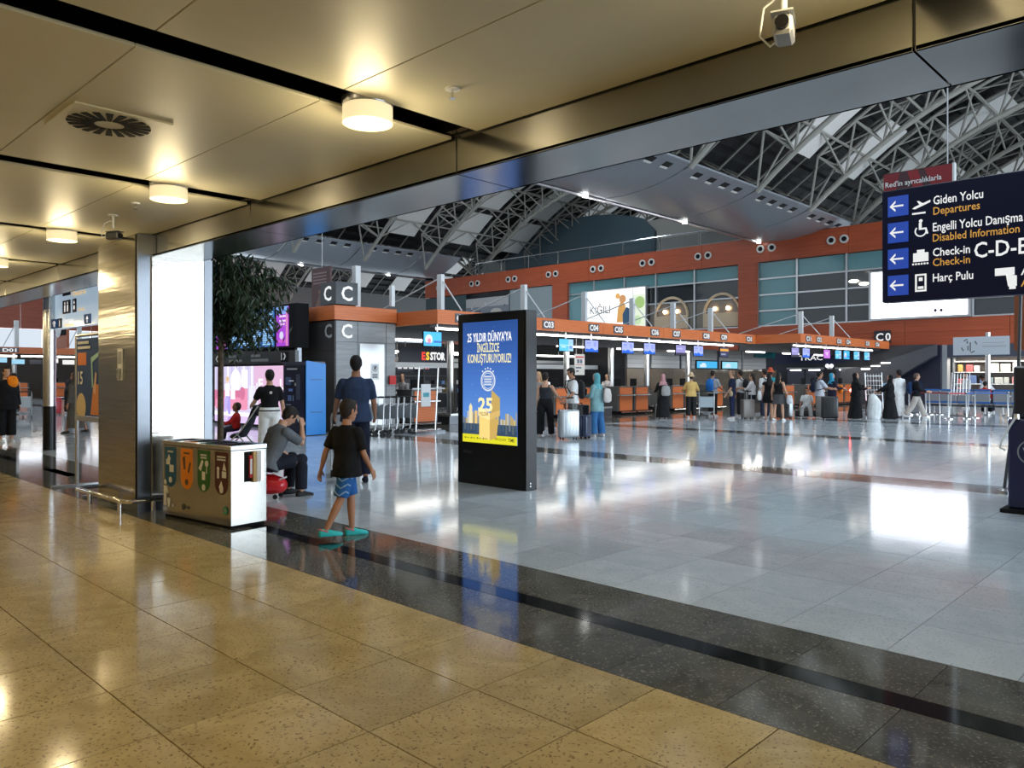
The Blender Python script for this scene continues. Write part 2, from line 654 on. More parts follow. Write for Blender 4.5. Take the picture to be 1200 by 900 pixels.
# ------------------------------------------------------------------ stainless column with kick rail
col = struct(B().box((-10.81, 3.52, 0.0), (-9.50, 4.38, CZ)).build('column', STEEL_DK))
B().box((-10.77, 3.49, 0.10), (-9.54, 3.52, CZ)).build('column_panel', STEEL_COL, col, bevel=0.006)
B().box((-9.50, 3.655, 0.10), (-9.465, 4.29, 3.05)).build('column_panel', STEEL_COL, col, bevel=0.006)
B().box((-9.50, 3.50, 0.10), (-9.48, 3.64, CZ)).build('corner_strip', STEEL_DK, col)
B().box((-9.50, 4.30, 0.10), (-9.48, 4.40, 3.05)).build('corner_strip', STEEL_DK, col)
B().box((-10.83, 3.5, 0.0), (-9.48, 4.40, 0.1)).build('plinth', STEEL_DK, col)

t = thing('kick_rail', 'low tubular steel kick rail around the foot of the column', 'rail', (-10.1, 3.3, 0))
B().tube([(-11.0, 4.0, 0.16), (-11.0, 3.40, 0.16), (-10.93, 3.30, 0.16), (-9.42, 3.30, 0.16), (-9.33, 3.38, 0.16), (-9.33, 3.9, 0.16)], 0.028, 10).build('bar', CHROME, t, smooth=True)
for p in ((-10.5, 3.30), (-9.47, 3.30), (-9.33, 3.62)):
    B().tube([(p[0], p[1], 0.0), (p[0], p[1], 0.15)], 0.026, 10).build('leg', CHROME, t, smooth=True)

t = thing('alarm_box', 'small white call box fixed on the brown steel column', 'alarm', (-9.98, 3.49, 1.62))
B().box((-10.06, 3.475, 1.55), (-9.90, 3.49, 1.93)).build('plate', WHITE_M, t, bevel=0.004)
B().box((-10.03, 3.45, 1.57), (-9.93, 3.475, 1.70)).build('button_box', GREY_M, t, bevel=0.01)
B().tube([(-9.98, 3.452, 1.66), (-9.98, 3.44, 1.66)], 0.02, 12).build('button', CHROME, t)
B().box((-10.04, 3.472, 1.75), (-9.92, 3.4745, 1.90)).build('notice', GREY_M, t)

# slim round hall column
t = struct(B().tube([(-19.0, 5.17, 0.95), (-19.0, 5.17, 3.62)], 0.125, 24).build('column_round', STEEL, smooth=True))
B().tube([(-19.0, 5.17, 0), (-19.0, 5.17, 0.95)], 0.128, 24).build('black_sleeve', BLACK, t, smooth=True)

# ------------------------------------------------------------------ ceiling fittings
LAMP_G = mk('lamp_glass', (1, 0.95, 0.8), 0.25, emit=(1.0, 0.80, 0.45), estr=0.75)
LAMP_C = mk('lamp_core', (1, 1, 1), 0.3, emit=(1.0, 0.86, 0.55), estr=9.0)


def corridor_lamp(x, y, label):
    t = thing('ceiling_lamp', label, 'lamp', (x, y, 3.2), group='round corridor lamps in the ceiling slots')
    B().lathe([(0.155, 0.0), (0.155, 0.10), (0.145, 0.10), (0.145, 0.0), (0.155, 0.0)], (x, y, 3.17), 28).build('glass_ring', LAMP_G, t, smooth=True)
    B().lathe([(0.0, 0.02), (0.10, 0.02), (0.115, 0.035), (0.115, 0.09), (0.0, 0.09)], (x, y, 3.165), 24).build('diffuser', LAMP_C, t, smooth=True)
    B().lathe([(0.0, 0), (0.15, 0), (0.16, 0.02), (0.16, 0.05), (0.0, 0.05)], (x, y, 3.27), 24).build('housing', ALU, t, smooth=True)
    l = bpy.data.lights.new('lamp_light', 'POINT')
    l.energy = LAMP_W
    l.color = (1.0, 0.80, 0.46)
    l.shadow_soft_size = 0.12
    lo = bpy.data.objects.new('lamp_light', l)
    COL.objects.link(lo)
    lo.parent = t
    lo.location = (0, 0, -0.12)
    return t


LAMP_W = 29
n_ = 0
for sx in [2.0] + slots[:11]:
    for yy in (2.85, -0.9):
        where = {-4.0: 'in the slot beside the round sprinkler', -7.0: 'in the slot over the waste bin', -10.0: 'in the slot just past the camera by the column'}
        lab = 'round glass ceiling lamp glowing warm ' + (where.get(sx, 'in a farther slot') if yy > 0 else 'in a slot over the corridor')
        corridor_lamp(sx, yy, lab)

t = thing('air_diffuser', 'square swirl air diffuser with black radial slots in the ceiling panel', 'vent', (-5.5, 1.85, CZ))
B().box((-5.8, 1.55, CZ - 0.012), (-5.2, 2.15, CZ + 0.0)).build('plate', CEIL, t, bevel=0.004)
for k in range(20):
    a = 2 * math.pi * k / 20
    c, s = math.cos(a), math.sin(a)
    pts = []
    for r_, w_ in ((0.09, 0.012), (0.25, 0.022)):
        pts += [(-5.5 + c * r_ - s * w_, 1.85 + s * r_ + c * w_), (-5.5 + c * r_ + s * w_, 1.85 + s * r_ - c * w_)]
    B().prism([pts[0], pts[1], pts[3], pts[2]], (Vector((0, 0, CZ - 0.017)), X, Y, Z), 0.006).build('slot', BLACKM, t)
for x, y, lab in ((-3.40, 3.02, 'chrome ceiling sprinkler head between the lamp and the beam'), (-7.85, 2.88, 'chrome ceiling sprinkler head near the column camera'),):
    t = thing('sprinkler', lab, 'sprinkler', (x, y, CZ))
    B().lathe([(0.0, -0.008), (0.042, -0.008), (0.045, 0.0), (0.0, 0.0)], (x, y, CZ), 18).build('rosette', WHITE_M, t, smooth=True)
    B().lathe([(0.0, -0.06), (0.018, -0.06), (0.008, -0.05), (0.008, -0.008), (0.0, -0.008)], (x, y, CZ), 12).build('nozzle', CHROME, t, smooth=True)


def cctv(name, x, y, zb, rz, body_m, label):
    t = thing(name, label, 'camera', (x, y, CZ), rz)
    zl = zb - CZ
    B().lathe([(0, -0.012), (0.045, -0.012), (0.05, 0), (0, 0)], (0, 0, 0), 18).build('base', WHITE_M, t, world=False, smooth=True)
    B().tube([(0, 0, -0.01), (0, 0, zl + 0.08)], 0.013, 10).build('pole', WHITE_M, t, world=False, smooth=True)
    bd = B().box((-0.038, -0.07, zl - 0.038), (0.038, 0.08, zl + 0.038)).build('body', body_m, t, world=False, bevel=0.012)
    B().tube([(0, 0.08, zl), (0, 0.10, zl)], 0.027, 16).build('lens', BLACK, bd, world=False, smooth=True)
    B().box((-0.042, -0.06, zl + 0.039), (0.042, 0.10, zl + 0.046)).build('visor', body_m, bd, world=False)
    B().tube([(0.01, -0.02, zl + 0.16), (0.08, -0.03, zl + 0.12), (0.10, -0.06, zl + 0.02), (0.06, -0.08, zl - 0.02), (0.02, -0.068, zl)], 0.005, 6).build('cable', WHITE_M, t, world=False, smooth=True)
    return t


cctv('security_camera', -1.38, 3.0, 2.985, R(200), GREY_M, 'grey security camera on a white pole against the beam')
cctv('security_camera', -8.6, 2.93, 3.06, R(-60), DGREY, 'dark security camera on a pole in front of the steel column')

# ------------------------------------------------------------------ hall shell
YW = 48.0
wb = struct(B().box((-80, 88, 0), (22, 88.5, 22)).build('wall_back', mk('back_wall', (0.05, 0.05, 0.05), 0.7)))
struct(B().box((-90, 4.6, 9.0), (-89.6, 88, 24)).build('wall_left', mk('end_wall', (0.30, 0.31, 0.31), 0.7)))
wr = struct(B().box((22, -5, 9.0), (22.4, 62, 24)).build('wall_right', mk('end_wall', (0.30, 0.31, 0.31), 0.7)))
win = struct(B().box((22.0, 4.0, 0.0), (22.3, 62, 0.25)).build('window_1', ALU))
for k in range(33):
    B().box((22.0, 4.6 + 1.5 * k, 0.2), (22.15, 4.72 + 1.5 * k, 9.0)).build('mullion', ALU, win)
for z in (3.0, 6.0):
    B().box((22.0, 4.6, z), (22.15, 53, z + 0.1)).build('transom', ALU, win)

ROOF_M = mk('roof_deck', (0.014, 0.014, 0.015), 0.6, 0.0, c2=(0.022, 0.022, 0.022), nscale=3)
XC1, XC2 = -4.5, -38.5


def zroof(x, xc):
    return 13.2 + 6.4 * (1 - ((x - xc) / 17.0) ** 2)


def zbot(x, xc):
    return 11.0 + 6.2 * (1 - ((x - xc) / 14.0) ** 2)


def roof_bay(xc, name):
    """corrugated dark vault with a glazed slit near the crown left open to the sky"""
    b = B()
    n = 72
    xs = [xc - 17 + 34 * i / n for i in range(n + 1)]
    for i in range(n):
        xm = (xs[i] + xs[i + 1]) / 2 - xc
        if -1.2 < xm < 1.2:
            continue
        z0, z1 = zroof(xs[i], xc), zroof(xs[i + 1], xc)
        rib = 0.22 if i % 2 else 0.0
        b.add([(xs[i], 4.2, z0 + rib), (xs[i + 1], 4.2, z1 + rib), (xs[i + 1], 88, z1 + rib), (xs[i], 88, z0 + rib)], [(0, 1, 2, 3)])
        b.add([(xs[i], 4.2, z0 - 0.02), (xs[i], 4.2, z0 + 0.24), (xs[i], 88, z0 + 0.24), (xs[i], 88, z0 - 0.02)], [(0, 1, 2, 3)])
    o = struct(b.build(name, ROOF_M))
    for y in [4.5 + 2.13 * k for k in range(38)]:
        B().tube([(xc - 17 + 34 * i / 16, y, zroof(xc - 17 + 34 * i / 16, xc) - 0.25) for i in range(17)], 0.07, 5, cap=False).build('rafter', TRUSS_M, o)
    return o


roof1 = roof_bay(XC1, 'ceiling_vault')
roof2 = roof_bay(XC2, 'ceiling_vault')
roof3 = roof_bay(XC2 - 34, 'ceiling_vault')

# white soffit panels between the trusses
SOFF = mk('soffit_panel', (0.74, 0.73, 0.69), 0.7)
TY = [11.5 + 6.4 * k for k in range(12)]
for xc, rf in ((XC1, roof1), (XC2, roof2), (XC2 - 34, roof3)):
    for sgn in (-1, 1):
        for k, ty in enumerate(TY):
            for sec in ((13.2, 10.2), (9.6, 6.0)):
                if sec[0] < 10 and k % 2 and xc == XC1:
                    continue
                b = B()
                m = 5
                pts = [xc + sgn * (sec[0] + (sec[1] - sec[0]) * i / m) for i in range(m + 1)]
                for i in range(m):
                    xa, xb = pts[i], pts[i + 1]
                    za, zb = zbot(xa, xc) + 1.75, zbot(xb, xc) + 1.75
                    b.add([(xa, ty + 1.7, za), (xb, ty + 1.7, zb), (xb, ty + 4.5, zb), (xa, ty + 4.5, za),
                           (xa, ty + 1.7, za + 0.08), (xb, ty + 1.7, zb + 0.08), (xb, ty + 4.5, zb + 0.08), (xa, ty + 4.5, za + 0.08)],
                          [(0, 3, 2, 1), (4, 5, 6, 7), (0, 1, 5, 4), (1, 2, 6, 5), (2, 3, 7, 6), (3, 0, 4, 7)])
                b.build('soffit_panel', SOFF, rf)

# ------------------------------------------------------------------ roof trusses
brace_me = B().tube([(0, 0, 0), (0, 0, 1)], 1.0, 6, cap=False).mesh('web_brace', TRUSS_M, smooth=True)


def brace(a, b, r, parent, name='web_brace'):
    a, b = Vector(a), Vector(b)
    o = link(name, brace_me, parent)
    d = b - a
    o.rotation_mode = 'QUATERNION'
    o.rotation_quaternion = d.to_track_quat('Z', 'Y')
    o.location = a
    o.scale = (r, r, d.length)
    return o


def make_truss(xc, y, label):
    t = thing('roof_truss', label, 'truss', (xc, y, 11.0), group='curved lattice trusses of the hall roof')
    xs = [-14 + 28 * i / 14 for i in range(15)]
    bot = [(x, 0, zbot(x + xc, xc) - 11) for x in xs]
    top = [[(x + 1.0 - (0 if True else 0), s * 1.25, zbot(x + 1.0 + xc, xc) - 11 + 1.8) for x in xs[:-1]] for s in (-1, 1)]
    B().tube([(-14 + 28 * i / 28, 0, zbot(-14 + 28 * i / 28 + xc, xc) - 11) for i in range(29)], 0.15, 8).build('bottom_chord', TRUSS_M, t, world=False, smooth=True)
    for tp in top:
        B().tube(tp, 0.10, 8).build('top_chord', TRUSS_M, t, world=False, smooth=True)
    for i in range(14):
        for s in (0, 1):
            brace(bot[i], top[s][i], 0.065, t)
            brace(bot[i + 1], top[s][i], 0.065, t)
        brace(top[0][i], top[1][i], 0.05, t, 'cross_tie')
        if i < 13:
            brace(top[0][i], top[1][i + 1], 0.045, t, 'cross_tie')
    return t


t1 = make_truss(XC1, TY[0], 'curved pale steel lattice truss spanning the vault over the check-in floor')
for ty in TY[1:]:
    copy_tree(t1, (XC1, ty, 11.0))
t2 = make_truss(XC2, TY[0], 'curved pale steel lattice truss in the vault behind the check-in island')
for ty in TY[1:]:
    copy_tree(t2, (XC2, ty, 11.0))
for ty in TY[:8]:
    copy_tree(t2, (XC2 - 34, ty, 11.0), label='curved pale steel lattice truss in the farthest vault behind the C corner block')
# longitudinal ties between trusses
for xc, rf in ((XC1, roof1), (XC2, roof2)):
    for xo in (-12, -9.5, -7, -4, 0, 4, 7, 9.5, 12):
        brace((xc + xo, 5, zbot(xc + xo, xc) + 1.7), (xc + xo, 86, zbot(xc + xo, xc) + 1.7), 0.08, rf, 'purlin')
    for k in range(11):
        for xo in (-12, -9.5, -7, -4, 4, 7, 9.5, 12):
            y0, y1 = TY[k], TY[k + 1]
            zz = zbot(xc + xo, xc)
            brace((xc + xo, y0, zz), (xc + xo, (y0 + y1) / 2, zz + 1.75), 0.06, rf, 'knee_brace')
            brace((xc + xo, y1, zz), (xc + xo, (y0 + y1) / 2, zz + 1.75), 0.06, rf, 'knee_brace')

# ------------------------------------------------------------------ curved metal wings along the valleys
HOLE = mk('wing_hole', (0.01, 0.01, 0.01), 0.8)


def wing(x0, prof, y0, y1, label, plen=6.4, ystart=43.5):
    t = thing('ceiling_wing', label, 'ceiling wing', (x0, y0, prof[0][1]))
    ys = []
    y = ystart
    while y > y0:
        y -= plen
    while y < y1:
        ys.append((max(y, y0), min(y + plen, y1)))
        y += plen
    n = len(prof)
    for a, b in ys:
        bl = B()
        vs = []
        for yy in (a + 0.07, b - 0.07):
            vs += [(x0 + px_, yy, pz_) for px_, pz_ in prof] + [(x0 + px_, yy, pz_ + 0.09) for px_, pz_ in prof]
        fs = []
        m = 2 * n
        for i in range(n - 1):
            fs.append((i, i + 1, m + i + 1, m + i))
            fs.append((n + i, m + n + i, m + n + i + 1, n + i + 1))
            fs.append((i, n + i, n + i + 1, i + 1))
            fs.append((m + i, m + i + 1, m + n + i + 1, m + n + i))
        fs.append((0, m, m + n, n))
        fs.append((n - 1, 2 * n - 1, m + 2 * n - 1, m + n - 1))
        bl.add(vs, fs)
        p = bl.build('wing_panel', WING_M, t, smooth=True)
        L_ = b - a
        if L_ > 5:
            for k in range(4):
                yc = a + L_ * (0.2 + 0.2 * k)
                i = n - 2
                xa, za = prof[i]
                xb, zb = prof[i + 1]
                xm, zm = x0 + xa * 0.6 + xb * 0.4, za * 0.6 + zb * 0.4
                sl = math.atan2(zb - za, xb - xa)
                bb = B()
                u = Vector((math.cos(sl), 0, math.sin(sl)))
                nn = Vector((math.sin(sl), 0, -math.cos(sl)))
                bb.prism(rect(-0.22, -0.28, 0.22, 0.28), (Vector((xm, yc, zm)), u, Y, nn), 0.012)
                bb.build('square_hole', HOLE, p)
                bb = B()
                bb.prism(rect(-0.22, -0.28, -0.10, 0.28), (Vector((xm, yc, zm)) + nn * 0.012, u, Y, nn), 0.02)
                bb.build('hole_lip', SOFF, p)
    B().tube([(x0 + prof[0][0] + 0.55, y0, prof[1][1] - 0.10), (x0 + prof[0][0] + 0.55, y1, prof[1][1] - 0.10)], 0.09, 8).build('light_track', ALU, t, smooth=True)
    for yy in [y1 - 4.5 - 9.0 * k for k in range(4) if y1 - 4.5 - 9.0 * k > y0]:
        B().lathe([(0, -0.09), (0.14, -0.09), (0.14, 0), (0, 0)], (x0 + prof[0][0] + 0.75, yy, prof[1][1] - 0.14), 12).build('spotlight', mk('spot_lit', (1, 1, 1), 0.4, emit=(1, 1, 0.95), estr=7.0), t)
    return t


wing(0, [(-24.3, 10.72), (-23.9, 10.50), (-23.2, 10.36), (-22.3, 10.32), (-21.3, 10.38), (-20.3, 10.54), (-19.3, 10.80), (-18.4, 11.15)], 5.6, 52.0,
     'broad curved silver ceiling wing with square holes above the timber balcony')
wing(0, [(-58.4, 11.4), (-57.8, 11.05), (-57.0, 10.95), (-56.0, 10.98), (-55.0, 11.2), (-54.1, 11.6), (-53.3, 12.0), (-52.7, 12.4)], 5.6, 47.9,
     'farther dark curved ceiling wing above the C corner block')
# added area lamps below the wing brighten its metal; no fitting holds them
for yy in (16, 24, 32):
    l = bpy.data.lights.new('added_wing_fill', 'AREA')
    l.shape = 'RECTANGLE'
    l.size, l.size_y = 0.3, 2.0
    l.energy = 300
    o = bpy.data.objects.new('added_wing_fill', l)
    COL.objects.link(o)
    o.location = (-24.6, yy, 9.5)
    o.rotation_euler = (R(180), R(-30), 0)

# ------------------------------------------------------------------ back wall of the hall: mezzanine with timber bands
mz = struct(B().box((-58, YW + 0.6, 3.36), (22, YW + 0.9, 10.6)).build('wall_mezzanine', mk('mez_core', (0.05, 0.055, 0.06), 0.7)))
for k in range(16):
    x0 = -58 + 5 * k
    B().box((x0 + 0.01, YW, 9.10), (x0 + 4.99, YW + 0.6, 10.72)).build('timber_board', WOOD_DK, mz)
for k in range(9):
    x0 = -25.2 + 5.2 * k
    B().box((x0 + 0.01, YW - 0.1, 3.35), (x0 + 5.19, YW + 0.6, 4.12)).build('timber_board', WOOD_DK, mz)
    B().box((x0 + 0.01, YW - 0.1, 4.13), (x0 + 5.19, YW + 0.6, 4.85)).build('timber_board', WOOD_DK, mz)
for k in range(7):
    x0 = -58 + 4.685 * k
    B().box((x0 + 0.01, YW - 0.05, 3.35), (x0 + 4.675, YW + 0.6, 4.85)).build('timber_board', WOOD_DK, mz)
for x0, x1 in ((-41.75, -40.15), (-25.25, -23.95), (-8.4, -7.1)):
    B().box((x0, YW - 0.04, 4.85), (x1, YW + 0.6, 9.1)).build('timber_pillar', WOOD_DK, mz)
# paired round nozzles in the upper band
NOZ = mk('nozzle_white', (0.66, 0.64, 0.60), 0.4)
for k in range(10):
    xp = -56.0 + 4.62 * k
    for dx in (0, 0.78):
        nz = B().tube([(xp + dx, YW, 9.95), (xp + dx, YW - 0.10, 9.95)], 0.26, 18).build('air_nozzle', NOZ, mz, smooth=True)
        B().tube([(xp + dx + 0.02, YW - 0.09, 9.95), (xp + dx + 0.02, YW - 0.13, 9.95)], 0.15, 14).build('nozzle_core', BLACKM, nz)
# glazing
def pane(x0, x1, z0, z1, m, yy=YW + 0.28):
    B().box((x0 + 0.03, yy, z0 + 0.03), (x1 - 0.03, yy + 0.05, z1 - 0.03)).build('pane', m, wg)


wg = struct(B().box((-40.1, YW + 0.2, 4.85), (22, YW + 0.4, 4.95)).build('window_2', ALU))
def vbar(x, z0=4.85, z1=9.1): B().box((x - 0.06, YW + 0.16, z0), (x + 0.06, YW + 0.36, z1)).build('mullion', ALU, wg)
def hbar(x0, x1, z): B().box((x0, YW + 0.18, z - 0.05), (x1, YW + 0.34, z + 0.05)).build('transom', ALU, wg)


xsL = [-40.15, -37.6, -34.7, -31.9, -28.7, -25.25]
for a, b in zip(xsL[:-1], xsL[1:]):
    pane(a, b, 8.15, 9.1, GLASS_TEAL)
    vbar(a)
pane(xsL[0], -38.5, 4.95, 8.15, GLASS_TEAL)
hbar(-40.15, -25.25, 8.15)
hbar(-32.6, -25.25, 6.9)
for a, b in ((-32.6, -31.9), (-31.9, -28.7), (-28.7, -25.25)):
    pane(a, b, 6.95, 8.1, GLASS_DK)
    pane(a, b, 4.95, 6.85, GLASS_BR)
xsR = [-23.95, -20.9, -17.4, -14.4]
xsR = [-23.95, -21.3, -18.2, -14.6, -11.4, -8.4]
for i, (a, b) in enumerate(zip(xsR[:-1], xsR[1:])):
    pane(a, b, 8.0, 9.1, GLASS_TEAL)
    vbar(a)
    for z0, z1 in ((6.95, 8.0), (5.9, 6.95), (4.9, 5.9)):
        pane(a, b, z0, z1, GLASS_TEAL if i == 0 else GLASS_DK)
for z in (8.0, 6.95, 5.9):
    hbar(-23.95, -8.4, z)
for a, b in ((-7.1, -2), (-2, 4), (4, 10)):
    pane(a, b, 4.95, 9.1, GLASS_DK)
    vbar(a)
# left part: grey sheets and photo boards
GSHEET = mk('grey_sheet', (0.27, 0.31, 0.32), 0.4)
for a, b in ((-46.7, -44.6), (-44.6, -41.75)):
    B().box((a, YW + 0.1, 4.9), (b - 0.05, YW + 0.2, 9.05)).build('grey_sheet', GSHEET, mz)
B().box((-58, YW + 0.1, 4.9), (-52.3, YW + 0.2, 9.05)).build('grey_sheet', mk('teal_dark', (0.06, 0.10, 0.11), 0.2), mz)
# lights and arches seen through the upper windows: a cafe interior in front of the core wall
ARCHM = mk('cafe_arch', (0.55, 0.42, 0.28), 0.5)
for i, xc in enumerate((-30.6, -26.6)):
    t = thing('cafe_arch', ('tan arch with lamps inside the mezzanine window beside the lit poster', 'tan arch with lamps inside the mezzanine window beside the timber pillar')[i], 'arch', (xc, YW + 0.24, 4.95))
    pts = [(xc + 1.35 * math.cos(math.pi * k / 14), YW + 0.22, 5.9 + 1.35 * math.sin(math.pi * k / 14)) for k in range(15)]
    B().tube(pts, 0.10, 8).build('arch_rim', ARCHM, t)
    B().box((xc - 1.4, YW + 0.14, 5.0), (xc + 1.4, YW + 0.24, 5.95)).build('counter_front', ARCHM, t)
    for k in (-0.5, 0.5):
        B().ball((xc + k, YW + 0.14, 6.25), 0.14).build('bulb', mk('bulb_warm', (1, 0.9, 0.7), 0.4, emit=(1, 0.72, 0.4), estr=12.0), t)
for i, x in enumerate((-17.75, -17.15)):
    t = tag(B().ball((x, YW + 0.1, 7.35 - 0.2 * i), (0.3, 0.12, 0.10)).build('downlight', mk('down_lit', (1, 1, 1), 0.4, emit=(1, 0.93, 0.82), estr=6.0)),
            ('small bright downlight behind the dark mezzanine window, higher of two', 'small bright downlight behind the dark mezzanine window, lower of two')[i], 'lamp')

# balcony rail along the top band
t = thing('balcony_rail', 'thin steel balcony railing on top of the upper timber band', 'railing', (-51, YW, 10.72))
B().tube([(-51.0, YW + 0.1, 11.75), (-24.5, YW + 0.1, 11.75)], 0.05, 8).build('hand_rail', CHROME, t)
for k in range(9):
    x = -51 + 3.25 * k
    B().tube([(x, YW + 0.1, 10.7), (x, YW + 0.1, 11.75)], 0.045, 6).build('post', CHROME, t)
for k in range(8):
    x = -51 + 3.25 * k
    B().box((x + 0.1, YW + 0.09, 10.8), (x + 3.15, YW + 0.11, 11.6)).build('glass_panel', mk('rail_glass', (0.05, 0.07, 0.08), 0.05, alpha=0.25), t)

# blue-grey arched wall behind the balcony and the pale walls beside it
ARCHW = mk('arch_blue', (0.075, 0.125, 0.155), 0.55)
b = B()
xa0, xa1 = -55.0, -37.2
poly = [(xa0, 10.6), (xa1, 10.6), (xa1, 14.0)]
for k in range(1, 14):
    s_ = k / 14
    xx = xa1 + (xa0 - xa1) * s_
    poly.append((xx, 13.6 + 2.7 * math.sin(math.pi * (0.12 + 0.88 * s_)) ** 0.8 if s_ < 1 else 13.4))
poly.append((xa0, 13.4))
for k in range(6):
    pass
b.prism(poly, (Vector((0, 56.6, 0)), X, Z, -Y), 0.6)
struct(b.build('wall_arch', ARCHW))
for k in range(5):
    pass
struct(B().box((-58.5, 56.2, 10.6), (-50.5, 56.9, 15.8)).build('wall_pale', mk('pale_wall', (0.44, 0.43, 0.40), 0.7)))
struct(B().box((-38.5, 56.3, 10.6), (-24, 56.9, 15.0)).build('wall_pale', mk('pale_wall', (0.44, 0.43, 0.40), 0.7)))

# lower dark wall under the mezzanine with booths
struct(B().box((-58, YW + 0.3, 0), (-13.3, YW + 0.6, 3.35)).build('wall_lower', mk('lower_wall', (0.028, 0.03, 0.042), 0.5)))
# end wall far left
el = struct(B().box((-82.5, 4.8, 0), (-82.2, 60, 2.6)).build('wall_far', DGREY))
for k in range(18):
    B().box((-82.5, 5 + 3 * k, 6.0), (-82.1, 7.95 + 3 * k, 9.5)).build('timber_board', WOOD_DK, el)
for k in range(26):
    B().box((-82.5, 5 + 2.1 * k, 2.6), (-82.3, 5.12 + 2.1 * k, 6.0)).build('mullion', ALU, el)
# ------------------------------------------------------------------ recycling bin
bx, by, ba = -7.76, 3.80, R(-172)
# local frame: +x runs along the printed front from the near corner to the column
t = thing('recycling_bin', 'wide stainless recycling bin with four coloured labels beside the column', 'bin', (-8.42, 3.92, 0), R(7.0))
BINM = mk('bin_steel', (0.40, 0.385, 0.35), 0.16, 1.0, c2=(0.46, 0.445, 0.41), nscale=3, rvar=0.04)
W2, D2, HB = 0.67, 0.22, 0.87
B().box((-W2, -D2, 0.03), (W2, D2, HB - 0.05)).build('body', BINM, t, world=False, bevel=0.006)
B().box((-W2 + 0.02, -D2 + 0.02, 0), (W2 - 0.02, D2 - 0.02, 0.03)).build('plinth', BLACKM, t, world=False)
lid = B().box((-W2 - 0.005, -D2 - 0.005, HB - 0.048), (W2 + 0.005, D2 + 0.005, HB)).build('lid', STEEL, t, world=False, bevel=0.006)
cols = [(0.01, 0.09, 0.19), (0.80, 0.24, 0.01), (0.02, 0.12, 0.02), (0.07, 0.008, 0.006)]
for k in range(4):
    xc = -0.50 + 0.335 * k
    B().box((xc - 0.12, -0.12, HB), (xc + 0.12, 0.12, HB + 0.004)).build('opening', BLACKM, lid, world=False)
    B().box((xc - 0.11, -0.20, HB), (xc + 0.11, -0.15, HB + 0.003)).build('lid_label', flat(cols[k]), lid, world=False)
    fr = (Vector((xc, -D2, 0)), X, Z, -Y)
    poly = [(-0.12, HB - 0.07), (0.12, HB - 0.07), (0.12, 0.47)] + [(0.12 * math.cos(a), 0.47 + 0.12 * math.sin(-a)) for a in [math.pi * i / 12 for i in range(1, 12)]] + [(-0.12, 0.47)]
    b = B()
    b.prism(poly, fr, 0.002)
    lb = b.build('waste_label', flat(cols[k], 0.35), t, world=False)
    w = flat((0.75, 0.72, 0.66))
    ic = []
    if k == 0:
        ic = [rect(-0.09, 0.60, -0.01, 0.66), rect(-0.02, 0.52, 0.07, 0.60), [(-0.07, 0.66), (-0.03, 0.72), (0.01, 0.66)]]
    elif k == 1:
        ic = [[(-0.08, 0.70), (-0.03, 0.71), (-0.02, 0.57), (-0.06, 0.57)], [(0.02, 0.54), (0.05, 0.53), (0.09, 0.64), (0.06, 0.66)]]
        w = flat((0.10, 0.05, 0.02))
    elif k == 2:
        ic = [[(-0.10, 0.60), (-0.05, 0.57), (0.0, 0.68), (-0.03, 0.70)], disc(0.06, 0.66, 0.035, 12), rect(0.053, 0.55, 0.067, 0.64), rect(-0.03, 0.48, 0.03, 0.57)]
    else:
        ic = [disc(-0.06, 0.62, 0.025, 10), rect(-0.08, 0.52, -0.04, 0.60), rect(0.01, 0.53, 0.09, 0.60), [(0.02, 0.61), (0.05, 0.70), (0.09, 0.61)], [(-0.05, 0.42), (0.0, 0.50), (0.04, 0.41)]]
    b = B()
    for p in ic:
        b.face(p, fr, 0.0035)
    b.build('pictogram', w, lb, world=False)
    b = B()
    b.face(disc(0, 0.43 if k < 2 else 0.40, 0.035, 14), fr, 0.0035)
    b.build('label_dot', w, lb, world=False)
    ORG[lb.name] = (0, 0, 0)
    b = B()
    for q in range(1 + (k > 1)):
        b.face(rect(-0.06 - 0.02 * (k > 2), HB - 0.13 - 0.03 * q, 0.06 + 0.02 * (k > 2), HB - 0.112 - 0.03 * q), fr, 0.0035)
    b.build('print_line', flat((0.6, 0.6, 0.55)) if k != 1 else flat((0.10, 0.05, 0.02)), lb, world=False)
    ORG[lb.name] = ORG[t.name]
fr = (Vector((0, -D2, 0)), X, Z, -Y)
sh = [(disc(-0.61, 0.40, 0.028, 14), (0.8, 0.8, 0.78)), ([(-0.645, 0.355), (-0.575, 0.355), (-0.55, 0.28), (-0.565, 0.27), (-0.59, 0.31), (-0.59, 0.13), (-0.645, 0.13)], (0.8, 0.8, 0.78)),
      ([(-0.565, 0.22), (-0.50, 0.22), (-0.515, 0.12), (-0.55, 0.12)], (0.8, 0.8, 0.78)), (rect(-0.46, 0.13, -0.42, 0.16), (0.6, 0.6, 0.6)), (disc(-0.23, 0.15, 0.035, 14), (0.07, 0.07, 0.06)),
      (rect(-0.17, 0.135, -0.11, 0.165), (0.07, 0.07, 0.06)), (disc(0.58, 0.19, 0.045, 14), (0.05, 0.30, 0.14)), (disc(0.58, 0.19, 0.02, 10), (0.3, 0.29, 0.26))]
ORG[t.name] = (0, 0, 0)
prints('stickers', fr, sh, t, step=0.0006)
